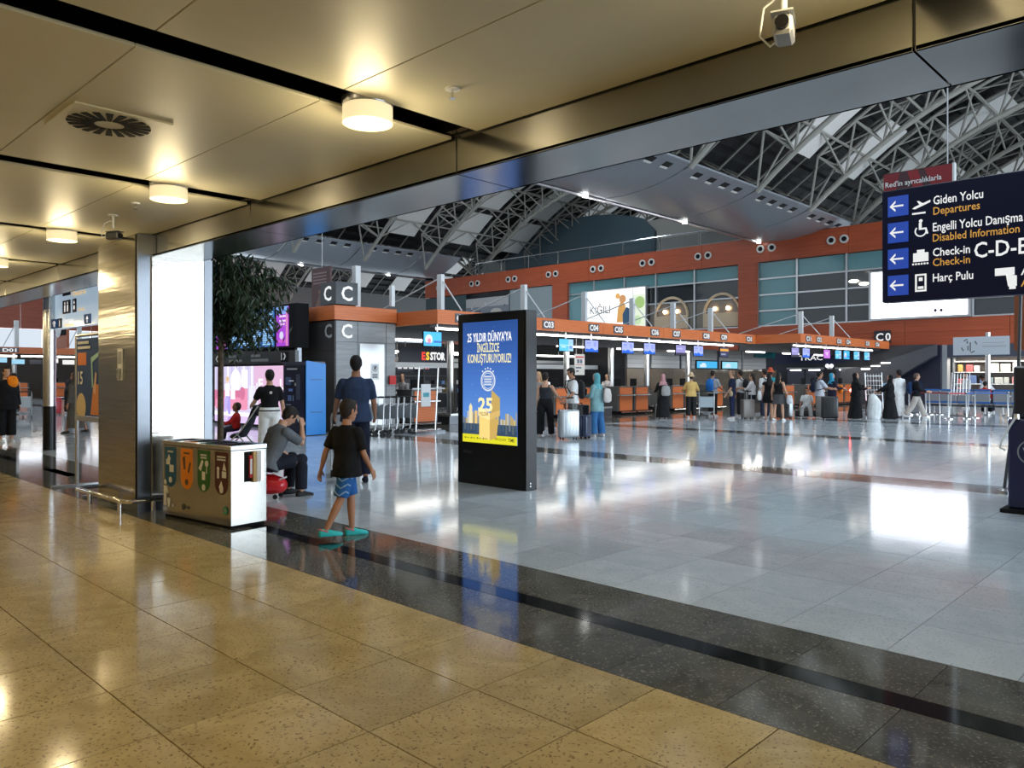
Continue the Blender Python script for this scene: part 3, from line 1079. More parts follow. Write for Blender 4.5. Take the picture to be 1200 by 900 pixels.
# pocket with leaflets on the end
B().box((W2, -0.06, 0.48), (W2 + 0.003, 0.16, 0.80)).build('end_pocket', BLACKM, t, world=False)
t2_ = thing('leaflet', 'red leaflet in the pocket on the end of the recycling bin', 'leaflet', (-8.42, 3.92, 0), R(7.0))
B().box((W2 + 0.004, -0.005, 0.52), (W2 + 0.02, 0.03, 0.76)).build('cover', flat((0.55, 0.02, 0.02)), t2_, world=False)
B().box((W2 + 0.02, 0.0, 0.56), (W2 + 0.021, 0.025, 0.72)).build('print', WHTP, t2_, world=False)
for k, (c, lab) in enumerate((((0.50, 0.30, 0.06), 'ochre board sticking out of the pocket on the recycling bin'), ((0.75, 0.72, 0.68), 'white board sticking out of the pocket on the recycling bin'))):
    tag(B().box((-8.42 + 0.0, 0, 0), (0, 0, 0)).build('unused', BLACKM), 'x', 'x') if False else None
    o = B().box((W2 + 0.004, 0.034 + 0.05 * k, 0.47), (W2 + 0.03 - 0.008 * k, 0.075 + 0.05 * k, 0.80)).build('board', flat(c, 0.3), None)
    o.location = (-8.42, 3.92, 0)
    o.rotation_euler = (0, 0, R(7.0))
    o.name = 'leaflet_board'
    tag(o, lab, 'board')
o = B().box((W2 + 0.003, 0.132, 0.48), (W2 + 0.02, 0.172, 0.80)).build('pocket_edge', ALU, t, world=False)

# ------------------------------------------------------------------ potted tree behind the column
random.seed(21)
t = thing('potted_tree', 'potted weeping fig tree with dark hanging leaves beside the steel column', 'tree', (-11.05, 5.25, 0))
B().lathe([(0.0, 0.0), (0.19, 0.0), (0.25, 0.5), (0.22, 0.5), (0.21, 0.42), (0.0, 0.42)], (-11.05, 5.25, 0), 24).build('pot', DGREY, t, smooth=True)
BARK = mk('bark', (0.21, 0.15, 0.09), 0.85, c2=(0.10, 0.07, 0.045), nscale=18, bump=0.5, bscale=40)
tx, ty = -11.05, 5.25
B().tube([(tx, ty, 0.4), (tx + 0.01, ty, 1.0), (tx - 0.01, ty + 0.01, 1.6), (tx + 0.02, ty, 2.2), (tx, ty, 2.9), (tx + 0.03, ty, 3.4)], [0.05, 0.045, 0.042, 0.04, 0.03, 0.012], 10).build('trunk', BARK, t, smooth=True)
LEAF = mk('leaf', (0.012, 0.030, 0.012), 0.5, c2=(0.03, 0.055, 0.02), nscale=3)
leafv, leaff = [], []
cl = Vector((0.76, 0.60, 0))     # crown leans into the hall
nb = 26
for k in range(nb):
    a = random.uniform(-2.2, 2.2) + math.atan2(cl.y, cl.x)
    L_ = random.uniform(0.35, 1.15) * (1.0 if math.cos(a - math.atan2(cl.y, cl.x)) > 0.2 else 0.6)
    z0 = random.uniform(2.15, 3.1)
    pts = []
    for i in range(6):
        s_ = i / 5
        pts.append(Vector((tx + math.cos(a) * L_ * s_, ty + math.sin(a) * L_ * s_, z0 + 0.42 * math.sin(s_ * 2.2) - 0.35 * s_ * s_)))
    B().tube(pts, [0.014 - 0.0022 * i for i in range(6)], 5).build('branch', BARK, t)
    for i in range(130):
        s_ = random.uniform(0.15, 1.0) * 5
        i_ = min(int(s_), 4)
        p = pts[i_].lerp(pts[i_ + 1], s_ - i_) + Vector((random.gauss(0, 0.10), random.gauss(0, 0.10), random.gauss(-0.10, 0.14)))
        ang = random.uniform(0, 6.28)
        d = Vector((math.cos(ang) * 0.5, math.sin(ang) * 0.5, random.uniform(-1.2, -0.3))).normalized()
        w = d.cross(Vector((random.uniform(-1, 1), random.uniform(-1, 1), random.uniform(-1, 1)))).normalized()
        ll, lw = random.uniform(0.11, 0.17), random.uniform(0.017, 0.025)
        n = len(leafv)
        m = p + d * ll * 0.45 + w.cross(d) * 0.012
        leafv += [p, m + w * lw, p + d * ll, m - w * lw]
        leaff += [(n, n + 1, n + 2), (n, n + 2, n + 3)]
fb_ = B().add(leafv, leaff).build('foliage', LEAF, t)
fb_['kind'] = 'stuff'

# ------------------------------------------------------------------ poster stand left of the column
t = thing('poster_stand', 'steel poster stand holding a dark blue vertical advert', 'poster stand', (-12.45, 3.75, 0))
for x in (-12.47, -11.18):
    B().tube([(x, 3.75, 0.02), (x, 3.75, 2.20)], 0.026, 10).build('post', ALU, t, smooth=True)
    B().box((x - 0.04, 3.42, 0), (x + 0.04, 4.08, 0.025)).build('foot', ALU, t)
B().tube([(-12.47, 3.75, 2.19), (-11.18, 3.75, 2.19)], 0.024, 8).build('top_bar', ALU, t)
B().box((-12.47, 3.72, 0.96), (-11.18, 3.78, 1.03)).build('bottom_bar', ALU, t)
B().box((-12.43, 3.735, 1.04), (-11.22, 3.765, 2.14)).build('board', flat((0.03, 0.085, 0.28), 0.8), t)
fr = FY(-12.43, 3.735, 1.04)
sh = [(rect(0.06, 0.72, 0.42, 0.90), (0.75, 0.20, 0.03)), (disc(0.20, 0.12, 0.20, 20), (0.72, 0.58, 0.36)), ([(0.60, 0.02), (1.05, 0.02), (0.95, 0.45), (0.72, 0.45)], (0.70, 0.25, 0.08)),
      ([(0.66, 0.4), (0.72, 0.4), (0.68, 0.75), (0.95, 0.85), (0.93, 0.9), (0.62, 0.82)], (0.35, 0.62, 0.60)), ([(0.72, 0.35), (0.80, 0.62), (0.86, 0.60), (0.80, 0.30)], (0.78, 0.50, 0.36))]
prints('advert', fr, sh, t)
text('15', fr, 0.10, 0.45, 0.18, WHTP, t, bold=0.02, off=0.012)
prints('print_line', fr, [(rect(0.08, 1.02, 0.55, 1.06), (0.7, 0.7, 0.72)), (rect(0.08, 0.95, 0.62, 0.99), (0.7, 0.7, 0.72))], t, off=0.012)

# ------------------------------------------------------------------ advertising totem
t = thing('advert_totem', 'tall black free-standing advertising totem with a lit blue poster', 'totem', (-8.07, 8.0, 0))
B().box((-8.77, 7.90, 0.0), (-7.36, 8.13, 2.53)).build('case', BLACK, t, bevel=0.008)
B().box((-8.74, 7.885, 0.02), (-7.39, 7.90, 2.51)).build('front_frame', BLACK, t, bevel=0.004)
SX0, SX1, SZ0, SZ1 = -8.635, -7.505, 0.625, 2.40
fr = FY(SX0, 7.884, SZ0)
SW, SH = SX1 - SX0, SZ1 - SZ0
ORG_AD = 1.5
scr = B().box((SX0, 7.880, SZ0), (SX1, 7.888, SZ1)).build('screen', flat((0.035, 0.14, 0.52), 0.3, 1.0), t)
fr = FY(SX0, 7.880, SZ0)
sh = []
blues = [(0.12, 0.28, 0.68), (0.09, 0.23, 0.60), (0.055, 0.16, 0.50), (0.03, 0.10, 0.36), (0.018, 0.065, 0.25)]
for k in range(30):
    q = 4 * k / 29
    i_ = min(int(q), 3)
    sh.append((rect(0, SH * k / 30, SW, SH * (k + 1) / 30), tuple(blues[i_][c] * (1 - q + i_) + blues[i_ + 1][c] * (q - i_) for c in range(3))))
sh.append((rect(0, 0.10, SW, 0.34), (0.03, 0.06, 0.11)))
random.seed(3)
for k in range(34):
    x = SW * k / 34
    hgt = random.uniform(0.05, 0.17)
    c = random.choice([(0.42, 0.32, 0.14), (0.55, 0.42, 0.16), (0.25, 0.27, 0.30), (0.48, 0.46, 0.42), (0.12, 0.16, 0.22)])
    sh.append((rect(x, 0.28, x + SW / 36, 0.30 + hgt), c))
    if k % 2:
        sh.append((rect(x, 0.14 + random.uniform(0, 0.1), x + SW / 30, 0.28), random.choice([(0.05, 0.09, 0.15), (0.14, 0.16, 0.18), (0.08, 0.11, 0.13)])))
sh += [([(0.14, 0.28), (0.21, 0.28), (0.21, 0.53), (0.175, 0.58), (0.14, 0.53)], (0.75, 0.66, 0.42)), (rect(0.26, 0.28, 0.32, 0.47), (0.72, 0.50, 0.18)),
       (rect(0, 0, SW, 0.12), (0.66, 0.62, 0.02)), ([(0.36, 0.06), (0.58, 0.05), (0.58, 0.38), (0.36, 0.43)], (0.80, 0.60, 0.20)), ([(0.58, 0.05), (0.72, 0.08), (0.76, 0.36), (0.58, 0.38)], (0.55, 0.36, 0.10)),
       ([(0.34, 0.40), (0.58, 0.34), (0.58, 0.44), (0.34, 0.52)], (0.90, 0.72, 0.32)), ([(0.58, 0.34), (0.79, 0.41), (0.79, 0.49), (0.58, 0.44)], (0.62, 0.42, 0.14)),
       ([(0.60, 0.44), (0.79, 0.49), (0.79, 0.66), (0.62, 0.78)], (0.50, 0.34, 0.10))]
for p in ring_shapes(SW / 2 - 0.02, 0.91, 0.13, 0.152):
    sh.append((p, (0.62, 0.66, 0.70)))
for p in ring_shapes(SW / 2 - 0.02, 0.91, 0.108, 0.117):
    sh.append((p, (0.62, 0.66, 0.70)))
for k in range(5):
    sh.append((disc(SW / 2 - 0.02 + 0.055 * (k - 2), 1.095 - 0.012 * (k - 2) ** 2, 0.014, 5), (0.8, 0.8, 0.8)))
for k in range(4):
    sh.append((rect(SW / 2 - 0.10, 0.845 + 0.038 * k, SW / 2 + 0.06, 0.868 + 0.038 * k), (0.55, 0.60, 0.68)))
for k in range(4):
    sh.append((rect(0.05 + 0.13 * k, 0.055, 0.07 + 0.13 * k, 0.08), (0.06, 0.06, 0.02)))
    sh.append((rect(0.08 + 0.13 * k, 0.06, 0.15 + 0.13 * k, 0.072), (0.30, 0.28, 0.02)))
for k in range(40):
    x, y = random.uniform(0.02, SW - 0.02), random.uniform(0.65, SH - 0.03)
    sh.append((disc(x, y, random.uniform(0.002, 0.005), 5), (0.6, 0.7, 0.9)))
prints('poster', fr, sh, scr, emit=1.15, step=0.00004, off=0.001)
CREAM = flat((0.92, 0.84, 0.45), 0.5, 1.0)
AW = flat((0.95, 0.95, 0.95), 0.5, 1.1)
text("25 YILDIR DÜNYA'YA", fr, SW / 2, 1.485, 0.125, AW, scr, width=0.92, bold=0.016, align='CENTER')
text('İNGİLİZCE', fr, SW / 2 - 0.02, 1.33, 0.125, CREAM, scr, width=0.46, bold=0.016, align='CENTER')
text('KONUŞTURUYORUZ!', fr, SW / 2, 1.175, 0.125, CREAM, scr, width=0.90, bold=0.016, align='CENTER')
text('25', fr, 0.34, 0.47, 0.19, flat((0.95, 0.80, 0.42), 0.5, 1.1), scr, width=0.30, bold=0.03)
text('YILDIR', fr, 0.36, 0.40, 0.055, flat((0.30, 0.20, 0.06), 0.5, 0.6), scr, width=0.20, bold=0.01)
text('ENGLISH', fr, 0.70, 0.055, 0.035, flat((0.12, 0.11, 0.02), 0.5, 0.3), scr, width=0.21)
text('TIME', fr, 0.95, 0.045, 0.05, flat((0.12, 0.11, 0.02), 0.5, 0.3), scr, width=0.13, bold=0.01)
text('Reklam', FY(SX0, 7.884, 0), 0.02, 0.46, 0.045, flat((0.09, 0.09, 0.09)), t)
for z in (0.06, 0.10):
    B().tube([(-7.36, 7.99, z), (-7.352, 7.99, z)], 0.012, 8).build('bolt', ALU, t)

# ------------------------------------------------------------------ hanging direction sign (right)
ORANGE = flat((0.72, 0.36, 0.06), 0.5, 0.7)
SIGNB = mk('sign_navy', (0.002, 0.0025, 0.009), 0.4, spec=0.15, emit=(0.002, 0.003, 0.018), estr=0.5)
t = thing('direction_sign', 'large hanging dark navy sign with Giden Yolcu Departures and blue arrow tiles', 'sign', (-1.5, 9.6, 2.46))
B().box((-3.20, 9.55, 2.46), (1.6, 9.72, 3.76)).build('panel', SIGNB, t, bevel=0.01)
fr = FY(-3.20, 9.55, 2.46)
BLU = flat((0.01, 0.05, 0.34), 0.4, 0.9)
rows = [1.03, 0.725, 0.42, 0.115]
for k, z in enumerate(rows):
    tl = B().box((-3.13, 9.535, 2.46 + z - 0.04), (-2.91, 9.552, 2.46 + z + 0.19)).build('arrow_tile', BLU, t)
    zc = z + 0.075
    b = B()
    b.face([(0.10, zc - 0.010), (0.24, zc - 0.010), (0.24, zc + 0.010), (0.10, zc + 0.010)], fr, 0.018)
    b.face([(0.09, zc), (0.155, zc + 0.065), (0.155, zc + 0.038), (0.117, zc)], fr, 0.019)
    b.face([(0.09, zc), (0.155, zc - 0.065), (0.155, zc - 0.038), (0.117, zc)], fr, 0.020)
    b.build('arrow', WHT, tl)
text('Giden Yolcu', fr, 0.55, 1.065, 0.095, WHT, t, width=0.49, bold=0.012)
text('Departures', fr, 0.55, 0.95, 0.085, ORANGE, t, width=0.46, bold=0.008)
text('Engelli Yolcu Danışma', fr, 0.545, 0.765, 0.095, WHT, t, width=0.86, bold=0.012)
text('Disabled Information', fr, 0.545, 0.65, 0.085, ORANGE, t, width=0.83, bold=0.008)
text('Check-in', fr, 0.545, 0.485, 0.09, WHT, t, width=0.37, bold=0.012)
text('Check-in', fr, 0.545, 0.375, 0.085, ORANGE, t, width=0.37, bold=0.008)
text('C-D-E', fr, 0.955, 0.425, 0.165, WHT, t, width=0.49, bold=0.012)
text('Harç Pulu', fr, 0.545, 0.20, 0.09, WHT, t, width=0.40, bold=0.012)
text('A', fr, 1.385, 0.20, 0.09, WHT, t, bold=0.01)
text('A', fr, 1.385, 0.08, 0.085, ORANGE, t, bold=0.008)
b = B()
b.face(rect(0.33, 0.98, 0.47, 1.00), fr, 0.006)
b.face([(0.33, 1.05), (0.36, 1.04), (0.52, 1.10), (0.52, 1.125), (0.36, 1.07)], fr, 0.006)
b.face([(0.38, 1.13), (0.40, 1.13), (0.45, 1.09), (0.41, 1.08)], fr, 0.007)
b.build('pictogram', WHT, t)
b = B()
b.face(disc(0.42, 0.90, 0.02, 12), fr, 0.006)
b.face([(0.40, 0.88), (0.43, 0.88), (0.43, 0.82), (0.48, 0.82), (0.50, 0.75), (0.48, 0.745), (0.465, 0.80), (0.40, 0.80)], fr, 0.006)
for p in ring_shapes(0.42, 0.785, 0.05, 0.065, 16)[6:]:
    b.face(p, fr, 0.007)
b.build('pictogram', WHT, t)
b = B()
b.face(rect(0.34, 0.44, 0.50, 0.54), fr, 0.006)
b.face(rect(0.38, 0.54, 0.46, 0.575), fr, 0.006)
for k in range(6):
    b.face(rect(0.33 + 0.03 * k, 0.405, 0.35 + 0.03 * k, 0.425), fr, 0.006)
b.build('pictogram', WHT, t)
b = B()
for q in (rect(0.36, 0.10, 0.38, 0.30), rect(0.46, 0.10, 0.48, 0.30), rect(0.38, 0.28, 0.46, 0.30), rect(0.38, 0.10, 0.46, 0.12), rect(0.40, 0.22, 0.44, 0.26), rect(0.39, 0.13, 0.45, 0.16)):
    b.face(q, fr, 0.006)
b.build('pictogram', WHT, t)
b = B()
for q in (rect(1.15, 0.21, 1.33, 0.29), [(1.25, 0.22), (1.35, 0.20), (1.35, 0.09), (1.27, 0.09)], rect(1.28, 0.06, 1.34, 0.09)):
    b.face(q, fr, 0.006)
b.build('pictogram', WHT, t)
for x in (-0.9, 1.2):
    B().tube([(x, 9.63, 3.76), (x, 9.63, 12.5)], 0.014, 6).build('hanger', ALU, t)

# hanging red banner behind it
t = thing('hanging_banner', 'dark red hanging banner behind the departures sign', 'banner', (-3.98, 13.5, 2.82))
B().box((-4.49, 13.48, 2.82), (-3.47, 13.56, 4.93)).build('panel', flat((0.05, 0.006, 0.012), 0.35), t)
B().box((-3.47, 13.47, 2.82), (-3.44, 13.57, 4.93)).build('edge_strip', WHITE_M, t)
fr = FY(-4.49, 13.48, 2.82)
sh = [([(0.0, 1.45), (0.0, 2.1), (0.25, 2.1), (0.13, 1.5)], (0.22, 0.012, 0.02)), ([(0.36, 2.1), (0.52, 2.1), (0.60, 1.82), (0.45, 1.82)], (0.28, 0.015, 0.02)), ([(0.62, 2.1), (1.02, 2.1), (1.02, 1.70), (0.75, 1.72)], (0.25, 0.012, 0.02)),
      (rect(0.0, 0.5, 0.12, 1.3), (0.13, 0.008, 0.015)), ([(0.02, 0.62), (0.10, 0.68), (0.10, 0.74), (0.02, 0.68)], (0.4, 0.03, 0.03)), (rect(0.02, 0.02, 1.0, 0.12), (0.10, 0.08, 0.18))]
prints('advert', fr, sh, t)
for s, z, w in (("Red'in ayrıcalıklarla", 1.88, 0.84), ('do', 1.73, 0.10), ('ta', 1.51, 0.10), ('ku', 1.38, 0.10)):
    text(s, fr, 0.03, z, 0.085, WHTP, t, width=w, bold=0.012, off=0.012)
B().tube([(-3.55, 13.52, 4.92), (-3.55, 13.52, 17)], 0.012, 5).build('hanger', ALU, t)

# hanging pale sign at the left behind the column
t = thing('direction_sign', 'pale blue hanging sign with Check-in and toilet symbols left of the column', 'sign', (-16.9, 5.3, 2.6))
B().box((-19.10, 5.25, 2.62), (-14.3, 5.40, 3.78)).build('panel', mk('sign_glare', (0.36, 0.46, 0.56), 0.12, coat=0.5, emit=(0.42, 0.56, 0.70), estr=0.75), t, bevel=0.01)  # glass glare put into the panel as pale base colour and glow
fr = FY(-19.10, 5.25, 2.62)
for (x0, z0, x1, z1, c) in ((0.75, 0.68, 1.25, 0.95, (0.012, 0.02, 0.06)), (0.75, 0.30, 1.25, 0.58, (0.012, 0.02, 0.06)), (1.40, 0.30, 1.62, 0.58, (0.012, 0.02, 0.06)), (0.02, 0.02, 0.42, 0.22, (0.01, 0.12, 0.55)), (0.44, 0.02, 0.68, 0.22, (0.012, 0.02, 0.06)), (2.1, 0.02, 2.5, 0.22, (0.01, 0.12, 0.55))):
    B().box((-19.10 + x0, 5.24, 2.62 + z0), (-19.10 + x1, 5.252, 2.62 + z1)).build('symbol_tile', flat(c), t)
b = B()
for q in (rect(0.86, 0.74, 1.14, 0.86), rect(0.95, 0.86, 1.05, 0.90), disc(0.91, 0.52, 0.03, 10), rect(0.87, 0.34, 0.95, 0.48), disc(1.09, 0.52, 0.03, 10), rect(1.05, 0.34, 1.13, 0.48), [(1.46, 0.48), (1.56, 0.48), (1.51, 0.55)], disc(1.51, 0.40, 0.05, 10),
          [(0.14, 0.12), (0.30, 0.12), (0.22, 0.19)], rect(0.20, 0.05, 0.24, 0.13), rect(0.54, 0.05, 0.58, 0.18), [(2.22, 0.12), (2.38, 0.12), (2.30, 0.19)], rect(2.28, 0.05, 2.32, 0.13)):
    b.face(q, fr, 0.014)
b.build('pictogram', WHT, t)
YEL = flat((0.85, 0.48, 0.04), 0.5, 0.8)
text('Domestic', fr, 1.35, 0.97, 0.10, YEL, t, width=0.85, bold=0.01, off=0.014)
text('Check-in', fr, 1.35, 0.80, 0.11, WHT, t, width=0.85, bold=0.012, off=0.014)
text('Check-in', fr, 1.35, 0.64, 0.10, YEL, t, width=0.85, bold=0.01, off=0.014)
text('Danışma', fr, 0.85, 0.125, 0.07, WHT, t, width=0.62, bold=0.01, off=0.014)
text('Information', fr, 0.95, 0.02, 0.07, YEL, t, width=0.72, bold=0.01, off=0.014)
text('Arrivals', fr, 1.75, 0.30, 0.09, YEL, t, off=0.014)
for x in (-18.6, -14.8):
    B().tube([(x, 5.32, 3.78), (x, 5.32, 13.0)], 0.014, 6).build('hanger', ALU, t)

# ------------------------------------------------------------------ information wall: flight boards, sign row, video wall
t = thing('flight_board', 'row of flight information screens on a dark frame behind the fig tree', 'screen', (-22.7, 12.0, 2.4))
B().box((-25.6, 11.9, 2.44), (-20.2, 12.3, 3.74)).build('frame', BLACKM, t)
xs = [-25.30, -24.52, -23.74, -22.96, -22.18, -21.32]
random.seed(5)
for k, x in enumerate(xs):
    pur = k in (0, 5)
    w = 0.70 if not pur else 0.68
    s_ = B().box((x, 11.875, 2.50), (x + w, 11.90, 3.68)).build('screen', flat((0.30, 0.03, 0.50) if pur else (0.03, 0.12, 0.34), 0.3, 1.2), t)
    fr = FY(x, 11.875, 2.50)
    sh = []
    if pur:
        sh = [(rect(0, 0.95, w, 1.18), (0.20, 0.35, 0.75)), (rect(0.18, 0.72, 0.55, 0.78), (0.8, 0.6, 0.85)), (rect(0.18, 0.86, 0.55, 0.92), (0.8, 0.6, 0.85)), (rect(0.22, 0.62, 0.50, 0.68), (0.75, 0.5, 0.8)), (disc(0.3, 0.32, 0.12, 10), (0.65, 0.60, 0.8)),
              (rect(0.1, 0.1, 0.6, 0.2), (0.55, 0.08, 0.55)), (rect(0.55, 0, w, 1.0), (0.62, 0.20, 0.45))]
    else:
        for r_ in range(16):
            sh.append((rect(0.03, 0.06 + 0.065 * r_, w - 0.03, 0.10 + 0.065 * r_), (0.12, 0.32, 0.62) if r_ % 2 else (0.22, 0.50, 0.75)))
            for q in range(5):
                xx = 0.05 + 0.13 * q
                sh.append((rect(xx, 0.068 + 0.065 * r_, xx + random.uniform(0.04, 0.10), 0.088 + 0.065 * r_), (0.55, 0.75, 0.9)))
    prints('board_print', fr, sh, s_, emit=1.0, step=0.00003, off=0.001)
for x in (-25.4, -20.4):
    B().box((x - 0.07, 12.0, 0), (x + 0.07, 12.14, 2.5)).build('post', STEEL_DK, t)

t = thing('overhead_sign', 'dark narrow sign strip under the flight information screens', 'sign', (-22.8, 11.95, 2.0))
B().box((-25.5, 11.88, 2.0), (-20.25, 12.0, 2.36)).build('panel', mk('sign_dark', (0.02, 0.022, 0.026), 0.3), t)
fr = FY(-25.5, 11.88, 2.0)
prints('print_line', fr, [(rect(x, z, x + w, z + 0.08), (0.20, 0.21, 0.21)) for x, z, w in ((1.1, 0.20, 0.6), (1.1, 0.06, 0.9), (2.6, 0.20, 0.6), (2.6, 0.06, 1.1))], t)
B().box((-21.05, 11.87, 2.03), (-20.65, 11.885, 2.33)).build('arrow_tile', BLACKM, t)
b = B()
for q in (rect(4.48, 0.08, 4.52, 0.30), [(4.60, 0.28), (4.66, 0.30), (4.75, 0.20), (4.66, 0.08), (4.60, 0.10), (4.68, 0.20)], [(0.18, 0.18), (0.32, 0.30), (0.36, 0.27), (0.26, 0.18), (0.36, 0.09), (0.32, 0.06)]):
    b.face(q, fr, 0.016)
b.build('arrow', WHTP, t)

t = thing('video_wall', 'bright video wall showing a woman on a pink sofa', 'screen', (-23.1, 12.0, 0))
B().box((-25.5, 11.9, 0.04), (-20.3, 12.15, 1.98)).build('case', BLACKM, t)
sc_ = B().box((-25.42, 11.885, 0.10), (-20.4, 11.90, 1.92)).build('screen', flat((0.62, 0.55, 0.72), 0.3, 1.3), t)
fr = FY(-25.42, 11.885, 0.10)
PK, PK2, LV, WT = (0.62, 0.22, 0.34), (0.48, 0.13, 0.24), (0.32, 0.26, 0.62), (0.92, 0.88, 0.95)
sh = [(rect(0, 0.28, 5.02, 1.82), (0.50, 0.46, 0.62)), (rect(0, 0, 5.02, 0.28), (0.55, 0.42, 0.68)), (rect(0, 0.22, 2.6, 0.34), (0.85, 0.80, 0.90))]
for k in range(10):
    sh.append((rect(0.1 + 0.27 * k, 0.75, 0.2 + 0.27 * k, 1.82), (0.72, 0.68, 0.80) if k % 2 else (0.42, 0.38, 0.55)))
sh += [(rect(2.7, 0.28, 5.02, 1.82), (0.55, 0.35, 0.50)), (disc(1.5, 1.35, 0.36, 18), (0.80, 0.78, 0.86)), (rect(1.9, 0.8, 2.3, 1.7), WT),
       (rect(0.0, 0.50, 2.25, 1.05), PK2), (rect(0.05, 0.42, 2.2, 0.72), PK), (disc(0.5, 0.66, 0.45, 18, 0.16), PK), (disc(1.6, 0.66, 0.5, 18, 0.16), PK), (rect(1.95, 0.45, 2.3, 1.12), PK), (disc(1.95, 0.95, 0.18, 12, 0.22), PK2),
       (rect(1.15, 0.75, 1.45, 1.10), (0.80, 0.74, 0.80)), (rect(0.3, 0.75, 0.55, 1.08), (0.72, 0.55, 0.62)),
       (rect(0.75, 0.80, 1.08, 1.25), (0.86, 0.84, 0.88)), (disc(0.92, 1.36, 0.10, 14), (0.70, 0.48, 0.38)), (disc(0.92, 1.42, 0.11, 14, 0.08), (0.55, 0.38, 0.20)), ([(0.78, 0.85), (1.12, 0.85), (1.14, 0.25), (0.98, 0.25)], LV), ([(0.72, 0.80), (1.0, 0.80), (0.80, 0.30), (0.68, 0.32)], (0.40, 0.33, 0.70)),
       (rect(0.62, 0.22, 0.80, 0.30), WT), (rect(1.0, 0.16, 1.2, 0.25), WT), ([(0.9, 0.02), (1.6, 0.02), (1.7, 0.2), (1.0, 0.2)], (0.40, 0.24, 0.52))]
for k in range(4):
    sh.append((rect(2.4 + 0.15 * k, 0.55, 2.5 + 0.15 * k, 1.2 + 0.1 * (k % 2)), (0.60, 0.62, 0.74)))
prints('picture', fr, sh, sc_, emit=1.4, step=0.00004, off=0.001)
text('E', fr, 3.0, 1.12, 0.30, AW, sc_, width=0.28, bold=0.03)
text('LO', fr, 4.3, 1.12, 0.30, AW, sc_, width=0.62, bold=0.03)

# blue ticket kiosk
t = thing('ticket_kiosk', 'tall ticket kiosk with navy front and bright blue side panel', 'kiosk', (-19.0, 11.4, 0))
KB = mk('kiosk_blue', (0.01, 0.23, 0.66), 0.35)
B().box((-19.63, 11.16, 0.04), (-18.44, 11.70, 1.96)).build('body', NAVY, t, bevel=0.01)
B().prism([(0.0, 0.02), (0.60, 0.02), (0.60, 1.94), (0.02, 2.02), (0.0, 1.99)], (Vector((-18.44, 11.13, 0)), Y, Z, X), 0.04).build('side_panel', KB, t)
B().box((-19.65, 11.14, 1.93), (-18.42, 11.72, 2.0)).build('cap', NAVY, t)
B().box((-19.58, 11.12, 0.06), (-18.50, 11.16, 1.9)).build('front_panel', mk('kiosk_front', (0.008, 0.012, 0.035), 0.2), t)
fr = FY(-19.58, 11.12, 0.06)
sh = [(rect(0.12, 1.30, 0.42, 1.52), (0.02, 0.06, 0.16)), (rect(0.30, 1.40, 0.55, 1.43), (0.75, 0.78, 0.8)), (rect(0.28, 1.13, 0.50, 1.20), (0.10, 0.18, 0.45)), (rect(0.60, 1.28, 0.68, 1.36), (0.35, 0.30, 0.25)), (rect(0.24, 0.86, 0.44, 1.02), (0.05, 0.10, 0.25)),
      (rect(0.50, 0.86, 0.56, 1.02), (0.12, 0.16, 0.25)), (rect(0.15, 0.75, 0.42, 0.77), (0.3, 0.32, 0.35)), (rect(0.12, 0.55, 0.42, 0.70), (0.02, 0.03, 0.06)), (rect(0.68, 0.9, 0.9, 1.6), (0.02, 0.03, 0.07)), (disc(0.80, 0.42, 0.06, 14), (0.7, 0.7, 0.7)), (disc(0.80, 0.43, 0.03, 12), (0.01, 0.012, 0.03)),
      ([(0.745, 0.40), (0.855, 0.40), (0.80, 0.28)], (0.7, 0.7, 0.7)), (rect(0.48, 0.44, 0.70, 0.46), (0.6, 0.6, 0.6)), (rect(0.52, 0.39, 0.70, 0.41), (0.6, 0.6, 0.6)), (rect(0.55, 0.34, 0.70, 0.36), (0.6, 0.6, 0.6)), (rect(0.2, 1.72, 0.75, 1.76), (0.35, 0.37, 0.4))]
prints('kiosk_print', fr, sh, t, step=0.0006)
for z in (0.62, 1.5):
    for k in range(7):
        B().box((-18.40, 11.26 + 0.055 * k, z), (-18.397, 11.29 + 0.055 * k, z + 0.025)).build('vent_slot', NAVY, t)

# blue kiosk at the right edge
t = thing('wrapping_kiosk', 'navy luggage wrapping machine with a round pale emblem on its side', 'kiosk', (-1.5, 11.0, 0))
NV2 = mk('wrap_navy', (0.004, 0.008, 0.055), 0.35)
B().box((-2.15, 10.62, 0.05), (-0.6, 11.9, 1.10)).build('base_cabinet', NV2, t, bevel=0.02)
B().box((-2.22, 10.55, 0.0), (-0.5, 11.95, 0.05)).build('plinth', BLACKM, t, bevel=0.01)
B().box((-2.12, 10.75, 1.10), (-0.7, 11.85, 1.72)).build('control_tower', mk('wrap_dark', (0.005, 0.007, 0.02), 0.3), t, bevel=0.02)
fr = FY(-2.15, 10.62, 0)
b = B()
for p in ring_shapes(0.24, 0.72, 0.13, 0.145, 30)[3:27]:
    b.face(p, fr, 0.006)
b.build('emblem', flat((0.25, 0.27, 0.30)), t)
text('W', fr, 0.15, 0.67, 0.10, flat((0.55, 0.57, 0.6)), t, bold=0.02)
B().tube([(-2.06, 10.60, 1.13), (-2.12, 10.58, 1.02), (-2.20, 10.58, 0.85), (-2.22, 10.58, 0.76), (-2.17, 10.6, 0.73)], 0.012, 8).build('hose', WHITE_M, t, smooth=True)
B().lathe([(0, 0), (0.035, 0), (0.03, 0.06), (0, 0.06)], (-2.06, 10.62, 1.10), 12).build('hose_socket', ALU, t)
t = thing('banner_pole', 'thin dark pole leaning beside the navy wrapping machine', 'pole', (-2.3, 11.3, 0))
B().tube([(-2.55, 12.4, 0.05), (-2.35, 12.2, 1.5), (-2.31, 12.16, 2.9)], 0.022, 8).build('shaft', DGREY, t, smooth=True)
